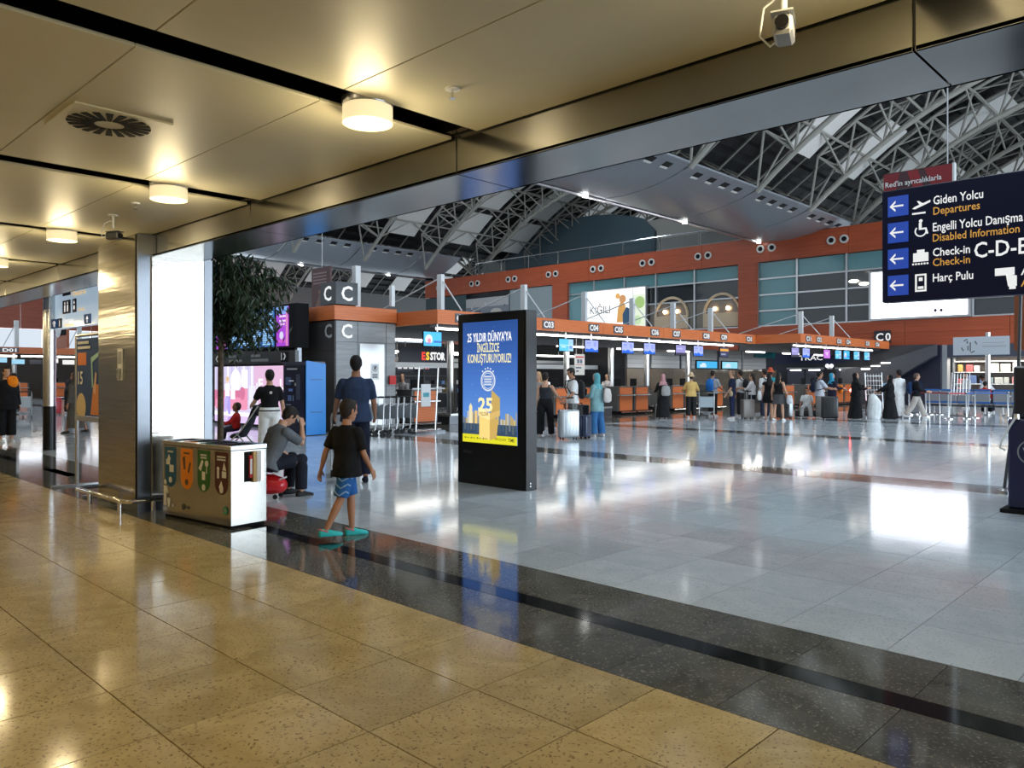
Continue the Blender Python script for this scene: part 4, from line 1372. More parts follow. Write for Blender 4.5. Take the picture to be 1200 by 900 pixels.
B().lathe([(0, 0), (0.09, 0), (0.09, 0.03), (0.03, 0.06), (0, 0.06)], (-2.55, 12.4, 0), 14).build('foot', ALU, t)
t = thing('hanging_board', 'brown and black hanging board beyond the wrapping machine', 'sign', (-2.0, 14.0, 2.0))
B().box((-2.75, 14.0, 2.0), (-1.0, 14.1, 3.0)).build('panel', mk('brown_board', (0.26, 0.07, 0.02), 0.4), t)
B().box((-2.55, 13.985, 2.08), (-1.1, 14.0, 2.9)).build('inset', BLACK, t)
prints('print_line', FY(-2.55, 13.985, 2.08), [([(0.12, 0.12), (0.15, 0.12), (0.21, 0.26), (0.18, 0.26)], (0.7, 0.7, 0.7)), ([(0.20, 0.12), (0.23, 0.12), (0.29, 0.26), (0.26, 0.26)], (0.7, 0.7, 0.7))], t)
for x in (-2.6, -1.1):
    B().tube([(x, 14.05, 3.0), (x, 14.05, 14.0)], 0.012, 5).build('hanger', ALU, t)
# ------------------------------------------------------------------ block C and check-in island
BLK = mk('block_metal', (0.22, 0.225, 0.23), 0.45, 0.3, c2=(0.28, 0.285, 0.29), nscale=1.5, stretch=(1, 1, 12))
BLKD = mk('block_dark', (0.10, 0.095, 0.095), 0.35, 0.3)
t = thing('corner_block', 'grey metal corner block of the check-in island marked with white letters C', 'block', (-21.7, 13.8, 0))
B().box((-24, 12.76, 0), (-19.49, 14.90, 3.24)).build('core', BLKD, t)
for x0, x1 in ((-24, -22.4), (-22.4, -20.9), (-20.9, -19.47)):
    for z0, z1 in ((0.03, 1.2), (1.2, 2.35), (2.35, 3.24)):
        B().box((x0 + 0.008, 12.72, z0 + 0.008), (x1 - 0.008, 12.76, z1 - 0.008)).build('cladding_panel', BLKD, t)
for y0, y1 in ((12.74, 13.50), (13.50, 14.55), (14.55, 14.91)):
    for z0, z1 in ((0.03, 1.3), (1.3, 2.62), (2.62, 3.24)):
        B().box((-19.49, y0 + 0.008, z0 + 0.008), (-19.45, y1 - 0.008, z1 - 0.008)).build('cladding_panel', BLK, t)
B().box((-24, 12.66, 3.26), (-19.40, 14.92, 3.68)).build('fascia', WOOD, t, bevel=0.006)
dr = B().box((-19.45, 13.56, 0.05), (-19.42, 14.46, 2.58)).build('service_door', mk('door_white', (0.70, 0.70, 0.70), 0.3, 0.3), t, bevel=0.004)
nt_ = B().box((-19.42, 13.95, 1.50), (-19.415, 14.25, 1.98)).build('notice', WHITE_M, dr)
b = B()
for p in ring_shapes(0.15, 0.34, 0.075, 0.09, 18):
    b.face(p, FX(-19.415, 13.95, 1.50), 0.002)
b.face(rect(0.06, 0.06, 0.24, 0.09), FX(-19.415, 13.95, 1.50), 0.002)
b.face(rect(0.06, 0.13, 0.24, 0.16), FX(-19.415, 13.95, 1.50), 0.002)
b.face([(0.12, 0.30), (0.17, 0.30), (0.19, 0.40), (0.13, 0.40)], FX(-19.415, 13.95, 1.50), 0.002)
b.build('notice_print', BLACKM, nt_)
text('C', FX(-19.45, 12.72, 2.62), 0.38, 0.12, 0.40, WHT, t, align='CENTER', bold=0.02, off=0.03)
text('C', FY(-20.2, 12.72, 2.62), 0.42, 0.12, 0.40, flat((0.55, 0.55, 0.56)), t, align='CENTER', bold=0.02, off=0.03)
cube = B().box((-20.25, 12.72, 3.72), (-19.42, 13.48, 4.38)).build('letter_box', mk('cube_dark', (0.014, 0.018, 0.024), 0.3), t)
text('C', FX(-19.42, 12.72, 3.72), 0.38, 0.12, 0.42, WHT, cube, align='CENTER', bold=0.02)
text('C', FY(-20.25, 12.72, 3.72), 0.40, 0.12, 0.42, WHT, cube, align='CENTER', bold=0.02)
for y in (13.0, 13.54):
    B().box((-18.7 if y > 13.2 else -19.9, 13.6 if y < 13.2 else 14.1, 3.68), (-18.58 if y > 13.2 else -19.7, 13.78 if y < 13.2 else 14.22, 4.95 if y < 13.2 else 4.3)).build('mast', WHITE_M, t)

t = thing('hanging_banner', 'dark red hanging banner with a small figure behind the black C cube', 'banner', (-20.8, 13.2, 3.7))
B().box((-21.35, 13.1, 3.7), (-20.3, 13.16, 4.95)).build('panel', flat((0.07, 0.012, 0.012), 0.4), t)
fr = FY(-21.35, 13.1, 3.7)
prints('advert', fr, [([(0.2, 0.0), (0.75, 0.0), (0.55, 0.30), (0.45, 0.5), (0.36, 0.3)], (0.22, 0.14, 0.12)), (disc(0.45, 0.5, 0.06, 10), (0.30, 0.17, 0.12))] + [(rect(0.1, 0.75 + 0.1 * k, 0.85, 0.80 + 0.1 * k), (0.30, 0.20, 0.20)) for k in range(4)], t)
B().tube([(-20.8, 13.13, 4.95), (-20.8, 13.13, 11)], 0.012, 5).build('hanger', ALU, t)

PLATE = mk('number_plate', (0.10, 0.10, 0.11), 0.4)


def canopy(label, xf, xb, y0, y1, numbers, masts, cut):
    t = thing('check_in_canopy', label, 'canopy', (xf, y0, 3.15))
    nb_ = max(1, round((y1 - y0) / 4.0))
    for k in range(nb_):
        a, b = y0 + (y1 - y0) * k / nb_, y0 + (y1 - y0) * (k + 1) / nb_
        B().box((xf - 0.08, a + 0.006, 3.16), (xf, b - 0.006, 3.58)).build('fascia_board', WOOD, t)
    B().box((xb, y0, 3.16), (xf - 0.08, y0 + 0.08, 3.58)).build('end_fascia', WOOD, t)
    B().box((xb, y1 - 0.08, 3.16), (xf - 0.08, y1, 3.58)).build('end_fascia', WOOD, t)
    B().box((xb, y0 + 0.08, 3.46), (xf - 0.08, y1 - 0.08, 3.56)).build('deck', DGREY, t)
    for num, yy in numbers:
        pl = B().box((xf, yy - 0.30, 3.22), (xf + 0.02, yy + 0.30, 3.50)).build('number_plate', PLATE, t)
        text(num, FX(xf + 0.02, yy, 3.22), 0, 0.045, 0.20, WHT, pl, width=0.50, align='CENTER', bold=0.03)
    for yy in masts:
        m = B().box((xf - 1.05, yy - 0.07, 3.5), (xf - 0.85, yy + 0.07, 4.78)).build('mast', WHITE_M, t)
        B().tube([(xf - 0.95, yy, 4.68), (xf - 0.03, yy + 0.05, 3.60)], 0.022, 6).build('stay_cable', WHITE_M, m)
        B().tube([(xf - 0.95, yy, 4.68), (xf - 5, yy, 3.60)], 0.022, 6).build('stay_cable', WHITE_M, m)
    # continuous tube lights
    k = 0
    y = y0 + 0.4
    while y < y1 - 2.0:
        B().box((xf - 0.55, y, 3.02), (xf - 0.45, y + 1.9, 3.08)).build('tube_light', TUBE, t)
        if k % 2 == 0:
            B().box((xf - 3.2, y + 0.5, 2.80), (xf - 3.1, y + 2.4, 2.86)).build('tube_light', TUBE, t)
        y += 2.05
        k += 1
    for xx, zz, pw in ((xf - 0.5, 3.0, 45), (xf - 3.15, 2.78, 170)):
        l = bpy.data.lights.new('tube_glow', 'AREA')      # the light of the tube rows
        l.shape = 'RECTANGLE'
        l.size, l.size_y = 0.12, y1 - y0 - 1.0
        l.energy = pw
        l.color = (1.0, 0.96, 0.88)
        lo = bpy.data.objects.new('tube_glow', l)
        COL.objects.link(lo)
        lo.parent = t
        lo.location = (xx - xf, (y1 - y0) / 2, zz - 3.15)
    for xx in (xf - 0.5, xf - 3.15):
        B().box((xx - 0.03, y0 + 0.1, 3.08 if xx > xf - 1 else 2.86), (xx + 0.03, y1 - 0.1, 3.46)).build('light_hanger', DGREY, t)
    return t


nums = [('C01', 15.95), ('C02', 18.35), ('C03', 19.9), ('C04', 22.4), ('C05', 23.9), ('C06', 26.35), ('C07', 27.95), ('C08', 30.35), ('C09', 31.9), ('C10', 34.3)]
canopy('long orange timber canopy over the check-in desks numbered C01 to C10', -17.5, -31.0, 14.95, 35.0, nums, [15.9, 19.7, 23.05, 26.15, 29.2, 32.4], 0)
nums2 = [('C11', 35.85), ('C12', 37.05), ('C13', 39.5), ('C14', 40.7), ('C15', 43.4), ('C16', 44.9)]
canopy('shorter orange timber canopy by the back wall numbered C11 to C16', -15.3, -22.5, 35.02, 46.85, nums2, [37.2, 41.0], 0)

# round steel posts under the canopy
for i, yy in enumerate((18.65, 22.43, 25.16, 28.27, 31.1, 34.77)):
    o = struct(B().tube([(-21.1, yy, 0), (-21.1, yy, 3.46)], 0.13, 16).build('column_island', ALU, smooth=True))

# monitors hanging under the canopy
random.seed(9)
mons = [('C01', -17.75, 14.98, 0.0), ('C03', -17.75, 21.15, 1), ('C04', -17.75, 22.6, 2), ('C05', -17.75, 24.87, 2), ('C06', -17.75, 26.36, 2), ('C07', -17.75, 28.7, 3), ('C08', -17.75, 30.13, 2), ('C09', -17.75, 32.4, 4),
        ('C11', -15.6, 35.1, 3), ('C12', -15.6, 36.3, 2), ('C13', -15.6, 38.75, 5), ('C14', -15.6, 40.2, 1), ('C15', -15.6, 41.3, 0), ('C16', -15.6, 42.7, 1), ('C16', -15.6, 44.2, 1)]
scol = [(0.05, 0.45, 0.80), (0.10, 0.50, 0.78), (0.36, 0.42, 0.88), (0.28, 0.26, 0.55), (0.02, 0.03, 0.10), (0.50, 0.16, 0.62)]
seen_n = {}
for num, x, yc, st in mons:
    st = int(st)
    w = 0.40
    seen_n[num] = seen_n.get(num, 0) + 1
    lab = {0: 'bright cyan desk monitor', 1: 'light cyan desk monitor', 2: 'lilac desk monitor with a blue wave', 3: 'dim mauve desk monitor', 4: 'navy desk monitor with an orange stripe', 5: 'purple desk monitor'}[st] + ' hanging under canopy number ' + num + (', the far one of two' if num == 'C16' and seen_n[num] == 2 else '')
    t = thing('desk_monitor', lab, 'monitor', (x, yc, 2.5), group='desk monitors under the canopies')
    hw = w if num != 'C01' else 0.36
    B().box((x - 0.05, yc - hw, 2.48), (x, yc + hw, 2.94)).build('case', BLACKM, t, bevel=0.008)
    s_ = B().box((x, yc - hw + 0.02, 2.50), (x + 0.008, yc + hw - 0.02, 2.92)).build('screen', flat(scol[st], 0.3, 1.1), t)
    fr = FX(x + 0.008, yc - hw + 0.02, 2.50)
    W_ = 2 * hw - 0.04
    sh = []
    if st == 2:
        sh = [([(0, 0), (W_, 0), (W_, 0.10), (W_ * 0.75, 0.06), (W_ * 0.5, 0.15), (W_ * 0.3, 0.09), (0.08, 0.12), (0, 0.08)], (0.01, 0.13, 0.72)), (rect(0.08, 0.30, 0.32, 0.34), (0.2, 0.22, 0.6)), (rect(0.08, 0.22, 0.36, 0.25), (0.28, 0.3, 0.65)), (rect(0.48, 0.2, 0.66, 0.36), (0.28, 0.32, 0.75))]
    elif st == 0:
        sh = [(disc(W_ * 0.28, 0.2, 0.14, 16), (0.75, 0.80, 0.9)), (disc(W_ * 0.3, 0.16, 0.07, 12), (0.75, 0.25, 0.35)), (rect(W_ * 0.55, 0.1, W_, 0.16), (0.02, 0.15, 0.5)), (rect(W_ * 0.1, 0.05, W_ * 0.4, 0.1), (0.2, 0.3, 0.7))]
    elif st == 1:
        sh = [(rect(W_ * 0.65, 0, W_, 0.42), (0.36, 0.60, 0.85)), (rect(0.1, 0.12, 0.35, 0.16), (0.6, 0.85, 0.9)), (rect(W_ * 0.72, 0.08, W_ * 0.92, 0.2), (0.15, 0.3, 0.6)), (rect(0, 0.19, W_, 0.22), (0.5, 0.75, 0.9))]
    elif st == 4:
        sh = [(rect(0, 0.25, W_, 0.36), (0.75, 0.35, 0.05)), (rect(0.1, 0.08, 0.5, 0.14), (0.3, 0.32, 0.4))]
    elif st == 3:
        sh = [(rect(0, 0, W_, 0.10), (0.03, 0.03, 0.06)), (rect(0.08, 0.25, 0.5, 0.30), (0.5, 0.48, 0.8))]
    else:
        sh = [([(0.1, 0.3), (0.6, 0.32), (0.4, 0.1)], (0.75, 0.5, 0.85))]
    prints('screen_print', fr, sh, s_, emit=1.0, step=0.0005, off=0.001)
    yh = yc + 0.2 if num in ('C01', 'C11') else yc
    B().tube([(x - 0.03, yh, 2.93), (x - 0.03, yh, 3.457)], 0.03, 8).build('hanger', ALU, t)

# check-in counters
GRC = mk('counter_grey', (0.085, 0.088, 0.09), 0.4)


def counter(yc, label, x=-19.2, w=1.0):
    t = thing('check_in_counter', label, 'counter', (x, yc, 0), group='check-in counters of the island')
    B().box((x - 0.75, yc - w / 2, 0.14), (x, yc + w / 2, 1.14)).build('body', GRC, t, bevel=0.008)
    B().box((x - 0.7, yc - w / 2 + 0.03, 0), (x - 0.08, yc + w / 2 - 0.03, 0.14)).build('plinth', BLACKM, t)
    B().box((x, yc - w / 2 + 0.10, 0.16), (x + 0.03, yc + w / 2 - 0.10, 0.78)).build('front_panel', WOOD, t)
    B().box((x, yc - w / 2 + 0.10, 0.84), (x + 0.03, yc + w / 2 - 0.10, 1.16)).build('front_panel', WOOD, t)
    B().box((x - 0.02, yc - w / 2, 0.79), (x + 0.16, yc + w / 2, 0.825)).build('bag_ledge', ALU, t, bevel=0.004)
    B().box((x - 0.8, yc - w / 2 - 0.01, 1.14), (x + 0.05, yc + w / 2 + 0.01, 1.18)).build('counter_top', GRC, t, bevel=0.004)
    B().tube([(x + 0.16, yc - w / 2 + 0.01, 0.10), (x + 0.16, yc + w / 2 - 0.01, 0.10)], 0.03, 8).build('foot_rail', CHROME, t)
    B().box((x - 0.45, yc - 0.22, 1.18), (x - 0.40, yc + 0.22, 1.50)).build('staff_screen', BLACKM, t, bevel=0.01)
    return t


cy = [(15.88, 'C01'), (18.75, 'C02'), (19.95, 'C03'), (22.7, 'C04'), (23.87, 'C05'), (26.74, 'C06'), (27.9, 'C07'), (30.77, 'C08'), (31.9, 'C09'), (34.4, 'C10')]
for yy, n in cy:
    counter(yy, 'check-in counter with orange front panels under number ' + n, w=1.08)
for yy, n in ((36.4, 'C11'), (37.6, 'C12'), (40.2, 'C13'), (41.4, 'C14'), (44.0, 'C15'), (45.2, 'C16')):
    counter(yy, 'check-in counter with orange front panels under number ' + n, x=-17.0, w=1.1)
# baggage scales between counters
for i, (yy, n) in enumerate(((17.3, 'C01 and C02'), (21.3, 'C03 and C04'), (25.3, 'C05 and C06'), (29.3, 'C07 and C08'), (33.2, 'C09 and C10'))):
    t = thing('baggage_scale', 'low steel baggage scale and belt between counters ' + n, 'scale', (-19.8, yy, 0))
    B().box((-20.9, yy - 0.42, 0), (-19.15, yy + 0.42, 0.30)).build('housing', STEEL_DK, t, bevel=0.01)
    B().box((-20.9, yy - 0.34, 0.30), (-19.2, yy + 0.34, 0.33)).build('belt', RUBBER, t)
    B().box((-19.15, yy - 0.40, 0.30), (-19.11, yy + 0.40, 0.37)).build('lip', ALU, t)

# notice on the canopy post
t = tag(B().box((-19.76, 24.55, 1.65), (-19.74, 25.15, 2.45)).build('notice_board', flat((0.66, 0.64, 0.60))), 'white vertical notice board on a canopy post between C04 and C05', 'notice')
t.location = (0.9, -1.6, 0)
b = B()
fr = FX(-19.74, 24.55, 1.65)
b.face(rect(0.06, 0.66, 0.54, 0.72), fr, 0.003)
b.face(rect(0.06, 0.38, 0.54, 0.40), fr, 0.003)
o = b.build('notice_print', flat((0.55, 0.06, 0.05)), t)
for yy in (24.65, 25.05):
    B().tube([(-19.75, yy, 2.45), (-19.75, yy, 3.457)], 0.012, 5).build('hanger', ALU, t)
b = B()
for q in ((0.14, 0.45, 0.28, 0.60), (0.32, 0.45, 0.46, 0.60), (0.06, 0.25, 0.40, 0.31), (0.08, 0.12, 0.24, 0.18)):
    b.face(rect(*q), fr, 0.003)
o = b.build('notice_print', flat((0.12, 0.14, 0.20)), t)

# back of the island: bronze glass screens, shutters, screens, dark far side
isl = struct(B().box((-22.55, 31.4, 0), (-22.45, 48.0, 0.9)).build('partition_wall', GRC))
for k in range(8):
    B().box((-22.54, 31.4 + 2.05 * k, 0.9), (-22.46, 33.42 + 2.05 * k, 2.0)).build('glass_screen', GLASS_BR, isl)
SHUT = mk('shutter', (0.56, 0.57, 0.58), 0.5)
for k, (a, b_) in enumerate(((31.5, 33.4), (33.6, 36.3), (36.5, 37.3), (37.5, 40.3), (40.6, 43.2), (43.4, 46.4))):
    for q in range(5):
        B().box((-22.56, a, 2.03 + 0.22 * q), (-22.50 + 0.01 * (q % 2), b_ - 0.05, 2.24 + 0.22 * q)).build('shutter_slat', SHUT, isl)
for a, b_, c in ((37.9, 40.1, (0.05, 0.40, 0.72)), (40.7, 42.5, (0.25, 0.62, 0.74))):
    t = thing('wall_screen', 'wide ' + ('blue' if c[0] < 0.1 else 'pale cyan') + ' screen on the shutters behind the counters', 'screen', (-22.4, a, 2.05))
    B().box((-22.46, a - 0.08, 2.02), (-22.42, b_ + 0.08, 2.50)).build('case', BLACKM, t)
    s_ = B().box((-22.42, a, 2.06), (-22.41, b_, 2.44)).build('screen', flat(c, 0.3, 1.1), t)
    fr = FX(-22.41, a, 2.06)
    prints('screen_print', fr, [(rect(0.3, 0.05, 1.0, 0.2), (0.6, 0.75, 0.85)), (rect(0.5, 0.2, 0.9, 0.28), (0.7, 0.8, 0.88))], s_, emit=1.0)
t = tag(B().box((-22.40, 44.6, 2.75), (-22.34, 47.3, 3.12)).build('teal_board', mk('teal_panel', (0.01, 0.21, 0.27), 0.4)), 'teal rectangular panel over the far end of the check-in partition', 'panel')
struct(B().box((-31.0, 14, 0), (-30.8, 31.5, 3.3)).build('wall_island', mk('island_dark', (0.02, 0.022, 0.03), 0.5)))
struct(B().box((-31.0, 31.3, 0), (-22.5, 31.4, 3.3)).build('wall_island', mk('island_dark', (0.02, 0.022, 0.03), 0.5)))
for k in range(4):
    for xx in (-24.8, -27.2, -29.0):
        o = tag(B().box((xx, 15.6 + 4.0 * k, 2.55 + 0.1 * (xx < -26)), (xx + 0.10, 18.2 + 4.0 * k, 2.62 + 0.1 * (xx < -26))).build('tube_lamp', TUBE), 'long white tube lamp deep inside the dark check-in island', 'lamp', 'tube lamps inside the island')
        B().tube([(xx + 0.05, 16.9 + 4.0 * k, 2.6 + 0.1 * (xx < -26)), (xx + 0.05, 16.9 + 4.0 * k, 3.457)], 0.015, 5).build('hanger', ALU, o)
# white beam and conveyor housing inside the island
struct(B().box((-24.3, 15.0, 1.95), (-24.1, 31.2, 2.15)).build('trim_4', WHITE_M))
struct(B().box((-26.5, 15.0, 2.25), (-26.3, 31.2, 2.40)).build('trim_5', WHITE_M))
# shop sign behind C01
t = thing('shop_sign', 'dark sign board with red, yellow and white STOR lettering behind counter C01', 'sign', (-24.6, 18, 2.0))
B().box((-24.60, 19.0, 2.16), (-24.50, 21.7, 2.78)).build('board', mk('sign_board', (0.012, 0.014, 0.035), 0.4), t)
for yy in (19.3, 21.4):
    B().tube([(-24.55, yy, 2.75), (-24.55, yy, 3.457)], 0.02, 5).build('hanger', ALU, t)
fr = FX(-24.50, 20.1, 2.16)
text('E', fr, 0.0, 0.12, 0.30, flat((0.85, 0.05, 0.03), 0.5, 1.2), t, width=0.19, bold=0.04)
text('S', fr, 0.22, 0.12, 0.30, flat((0.9, 0.6, 0.05), 0.5, 1.2), t, width=0.19, bold=0.04)
text('STOR', fr, 0.45, 0.12, 0.30, AW, t, width=0.80, bold=0.04)
t = thing('shop_sign', 'small white lettered sign with a red dot behind the stacked carts', 'sign', (-24.6, 15, 1.7))
B().tube([(-24.56, 18.9, 2.11), (-24.56, 18.9, 3.457)], 0.02, 5).build('hanger', ALU, t)
B().box((-24.60, 18.2, 1.80), (-24.52, 20.9, 2.12)).build('board', mk('sign_board', (0.012, 0.014, 0.035), 0.4), t)
prints('print_line', FX(-24.52, 18.4, 1.80), [(rect(0.5 + 0.28 * k, 0.10, 0.7 + 0.28 * k, 0.26 + 0.04 * (k % 2)), (0.85, 0.85, 0.85)) for k in range(6)], t, emit=1.0)
b = B()
b.face(disc(2.2, 0.20, 0.11, 14), FX(-24.52, 18.2, 1.80), 0.01)
b.build('dot', flat((0.8, 0.04, 0.05), 0.5, 1.0), t)
tag(B().box((-24.62, 18.2, 2.123), (-24.5, 18.8, 2.24)).build('fascia_strip', WOOD), 'short orange timber strip above the small white lettered sign', 'strip')
# shelves with boxes behind C01
random.seed(13)
t = thing('display_shelf', 'dark shelf unit behind counter C01', 'shelf', (-24.4, 20, 0))
for z in (0.9, 1.25, 1.6):
    B().box((-24.5, 18.2, z), (-24.1, 23.2, z + 0.03)).build('shelf_board', DGREY, t)
for y in (18.2, 19.9, 21.6, 23.2):
    B().box((-24.5, y - 0.02, 0), (-24.1, y + 0.02, 1.9)).build('upright', DGREY, t)
for z in (0.932, 1.282):
    y = 18.4
    while y < 23:
        w = random.uniform(0.15, 0.35)
        c = random.choice([(0.6, 0.6, 0.62), (0.35, 0.12, 0.08), (0.1, 0.2, 0.4), (0.5, 0.4, 0.2), (0.05, 0.05, 0.06), (0.65, 0.62, 0.6)])
        if any(y - 0.03 < u < y + w + 0.03 for u in (19.9, 21.6)):
            y += 0.08
            continue
        tag(B().box((-24.4, y, z), (-24.15, y + w, z + random.uniform(0.12, 0.28))).build('boxed_good', flat(c), bevel=0.01),
            'small %s box on the %s dark shelf behind counter C01' % (colour_word(c), 'lower' if z < 1 else 'upper'), 'box', 'boxed goods behind C01')
        y += w + random.uniform(0.03, 0.3)

# booths and lettering on the lower back wall
t = thing('wall_sign', 'white TRAC lettering high on the dark back wall under the canopy', 'sign', (-21, YW + 0.3, 2.6))
text('TRAC', FY(-21.2, YW + 0.28, 2.62), 0, 0, 0.30, WHT, t, width=1.5, bold=0.02)
B().box((-23.0, YW + 0.285, 2.4), (-16.2, YW + 0.30, 3.1)).build('board', NAVY, t)
for i, (x0, x1) in enumerate(((-22.0, -19.6), (-18.9, -17.3), (-16.7, -15.2))):
    t = thing('wall_booth', ('booth', 'double-windowed booth', 'narrow booth')[i] + ' with lit windows in the dark back wall ' + ('behind the silver suitcases', 'behind the blue headscarf', 'beside the escalator')[i], 'booth', (x0, YW, 0))
    B().box((x0, YW + 0.05, 0), (x1, YW + 0.3, 1.0)).build('desk', GRC, t)
    B().box((x0, YW + 0.2, 2.05), (x1, YW + 0.3, 2.15)).build('lintel', ALU, t)
    n = 2
    for k in range(n):
        a = x0 + (x1 - x0) * k / n
        B().box((a + 0.04, YW + 0.24, 1.0), (a + (x1 - x0) / n - 0.04, YW + 0.28, 2.05)).build('pane', mk('booth_glass', (0.09, 0.10, 0.14), 0.1), t)
        B().box((a + 0.25, YW + 0.20, 1.97), (a + (x1 - x0) / n - 0.25, YW + 0.24, 2.02)).build('strip_light', TUBE, t)
t = tag(B().box((-16.1, YW + 0.12, 1.05), (-15.75, YW + 0.2, 1.95)).build('roll_up_poster', flat((0.30, 0.50, 0.75), 0.5, 0.5)), 'pale blue upright poster in the narrow booth window', 'poster')
t = thing('emergency_light', 'twin white emergency lamp on the dark back wall', 'lamp', (-19.3, YW + 0.25, 2.2))
for dx in (-0.13, 0.13):
    B().ball((-19.25 + dx, YW + 0.2, 2.25), 0.12).build('lamp_head', flat((0.85, 0.9, 1.0), 0.5, 1.5), t)
B().box((-19.4, YW + 0.22, 2.05), (-19.1, YW + 0.3, 2.18)).build('battery_box', WHITE_M, t)
t = thing('letter_sign', 'dark sign with white letter C on the lower timber band', 'sign', (-16, YW - 0.2, 3.6))
B().box((-16.45, YW - 0.2, 3.55), (-15.55, YW - 0.1, 4.28)).build('panel', mk('cube_dark', (0.014, 0.018, 0.024), 0.3), t)
text('C', FY(-16.45, YW - 0.2, 3.55), 0.1, 0.14, 0.44, WHT, t, bold=0.02)
text('0', FY(-16.45, YW - 0.2, 3.55), 0.62, 0.14, 0.44, WHT, t, bold=0.02)

# escalator at the back
ESC = mk('escalator_side', (0.10, 0.105, 0.125), 0.35, 0.5)
t = thing('escalator', 'grey escalator flank rising against the lower back wall', 'escalator', (-15, 46.8, 0))
B().prism([(-18.0, 0.9), (-15.3, 1.25), (-12.9, 2.75), (-12.9, 3.34), (-16.4, 2.2), (-18.0, 2.0)], (Vector((0, 47.2, 0)), X, Z, -Y), 0.5).build('flank', ESC, t)
B().prism([(-16.4, 2.2), (-12.9, 3.34), (-12.9, 3.36), (-16.6, 3.36)], (Vector((0, 47.2, 0)), X, Z, -Y), 0.3).build('upper_flank', mk('escalator_dark', (0.045, 0.047, 0.058), 0.4), t)
B().box((-18.0, 46.7, 0), (-15.6, 47.3, 0.95)).build('newel', ESC, t)
for k in range(3):
    B().box((-16.8 + 0.55 * k, 46.68, 2.0 + 0.17 * k), (-16.3 + 0.55 * k, 46.72, 2.05 + 0.17 * k)).build('step_light', TUBE, t)
for k in range(5):
    x = -12.95
struct(B().box((-15.1, 47.6, 0), (-12.85, 48.2, 3.34)).build('wall_escalator', mk('esc_back', (0.008, 0.01, 0.03), 0.5)))

# shop at the back right with goods
t = struct(B().box((-12.85, 47.9, 0), (-12.6, 48.5, 3.35)).build('wall_shop', GREY_M))
struct(B().box((-12.6, 49.2, 0), (-6.0, 49.4, 3.35)).build('wall_shop_back', mk('shop_back', (0.16, 0.14, 0.13), 0.6)))
struct(B().box((-12.6, 47.9, 2.65), (-6.0, 49.3, 3.35)).build('trim_6', mk('shop_head', (0.05, 0.055, 0.08), 0.5)))
l = bpy.data.lights.new('shop_light', 'AREA')
l.shape = 'RECTANGLE'
l.size, l.size_y = 6, 0.8
l.energy = 160
l.color = (1, 0.92, 0.8)
o = bpy.data.objects.new('shop_light', l)
COL.objects.link(o)
o.location = (-9.4, 48.4, 2.62)
sh_ = thing('shop_shelving', 'lit open shelving of the shop under the timber band', 'shelf', (-9.4, 48.9, 0))
for z in (0.5, 1.15, 1.80, 2.40):
    B().box((-12.5, 48.75, z), (-6.2, 49.15, z + 0.05)).build('shelf_board', WHITE_M, sh_)
for x in (-12.5, -10.9, -9.0, -7.6, -6.2):
    B().box((x - 0.04, 48.75, 0), (x + 0.04, 49.15, 2.65)).build('upright', GREY_M, sh_)
random.seed(4)
for r_, z in enumerate((0.552, 1.202, 1.852)):
    x = -12.3
    while x < -6.9:
        w = random.uniform(0.22, 0.5)
        c = random.choice([(0.60, 0.12, 0.12), (0.65, 0.30, 0.28), (0.55, 0.55, 0.5), (0.03, 0.03, 0.04), (0.12, 0.18, 0.35), (0.6, 0.35, 0.1), (0.7, 0.68, 0.66), (0.25, 0.32, 0.33), (0.03, 0.03, 0.04)])
        h_ = random.uniform(0.25, 0.52)
        if any(x - 0.05 < u < x + w + 0.05 for u in (-10.9, -9.0, -7.6)):
            x += 0.08
            continue
        nm = {0: 'lowest', 1: 'middle', 2: 'upper'}[r_]
        tag(B().box((x, 48.78, z), (x + w, 49.0, z + h_)).build('travel_bag', flat(c, 0.5), bevel=0.03),
            'small %s travel bag on the %s lit shop shelf' % (colour_word(c), nm), 'bag', 'travel bags on the %s shop shelf' % nm)
        x += w + random.uniform(0.04, 0.18)

# white emblem board on a steel post in front of the shop
t = thing('post_sign', 'silver rectangular board with a round emblem on a steel post before the shop', 'sign', (-8.45, 38.0, 0))
B().tube([(-8.42, 38.0, 0), (-8.42, 38.0, 3.48)], 0.10, 14).build('post', ALU, t, smooth=True)
B().box((-9.72, 37.86, 2.52), (-7.60, 37.90, 3.30)).build('board', mk('board_silver', (0.52, 0.56, 0.60), 0.3), t)
fr = FY(-9.72, 37.86, 2.52)
b = B()
rg = ring_shapes(0.62, 0.39, 0.27, 0.32, 32)
for i, p in enumerate(rg):
    if i % 8 in (1, 2, 3):
        b.face(p, fr, 0.004)
for q in (rect(0.55, 0.2, 0.6, 0.4), rect(0.64, 0.15, 0.69, 0.55), rect(0.52, 0.5, 0.58, 0.6)):
    b.face(q, fr, 0.004)
b.build('emblem', flat((0.14, 0.15, 0.17)), t)
prints('print_line', fr, [(rect(1.12, 0.50, 1.95, 0.53), (0.38, 0.40, 0.41))] + [(rect(1.12 + 0.075 * k, 0.33, 1.17 + 0.075 * k, 0.39), (0.36, 0.38, 0.39)) for k in range(12)], t)

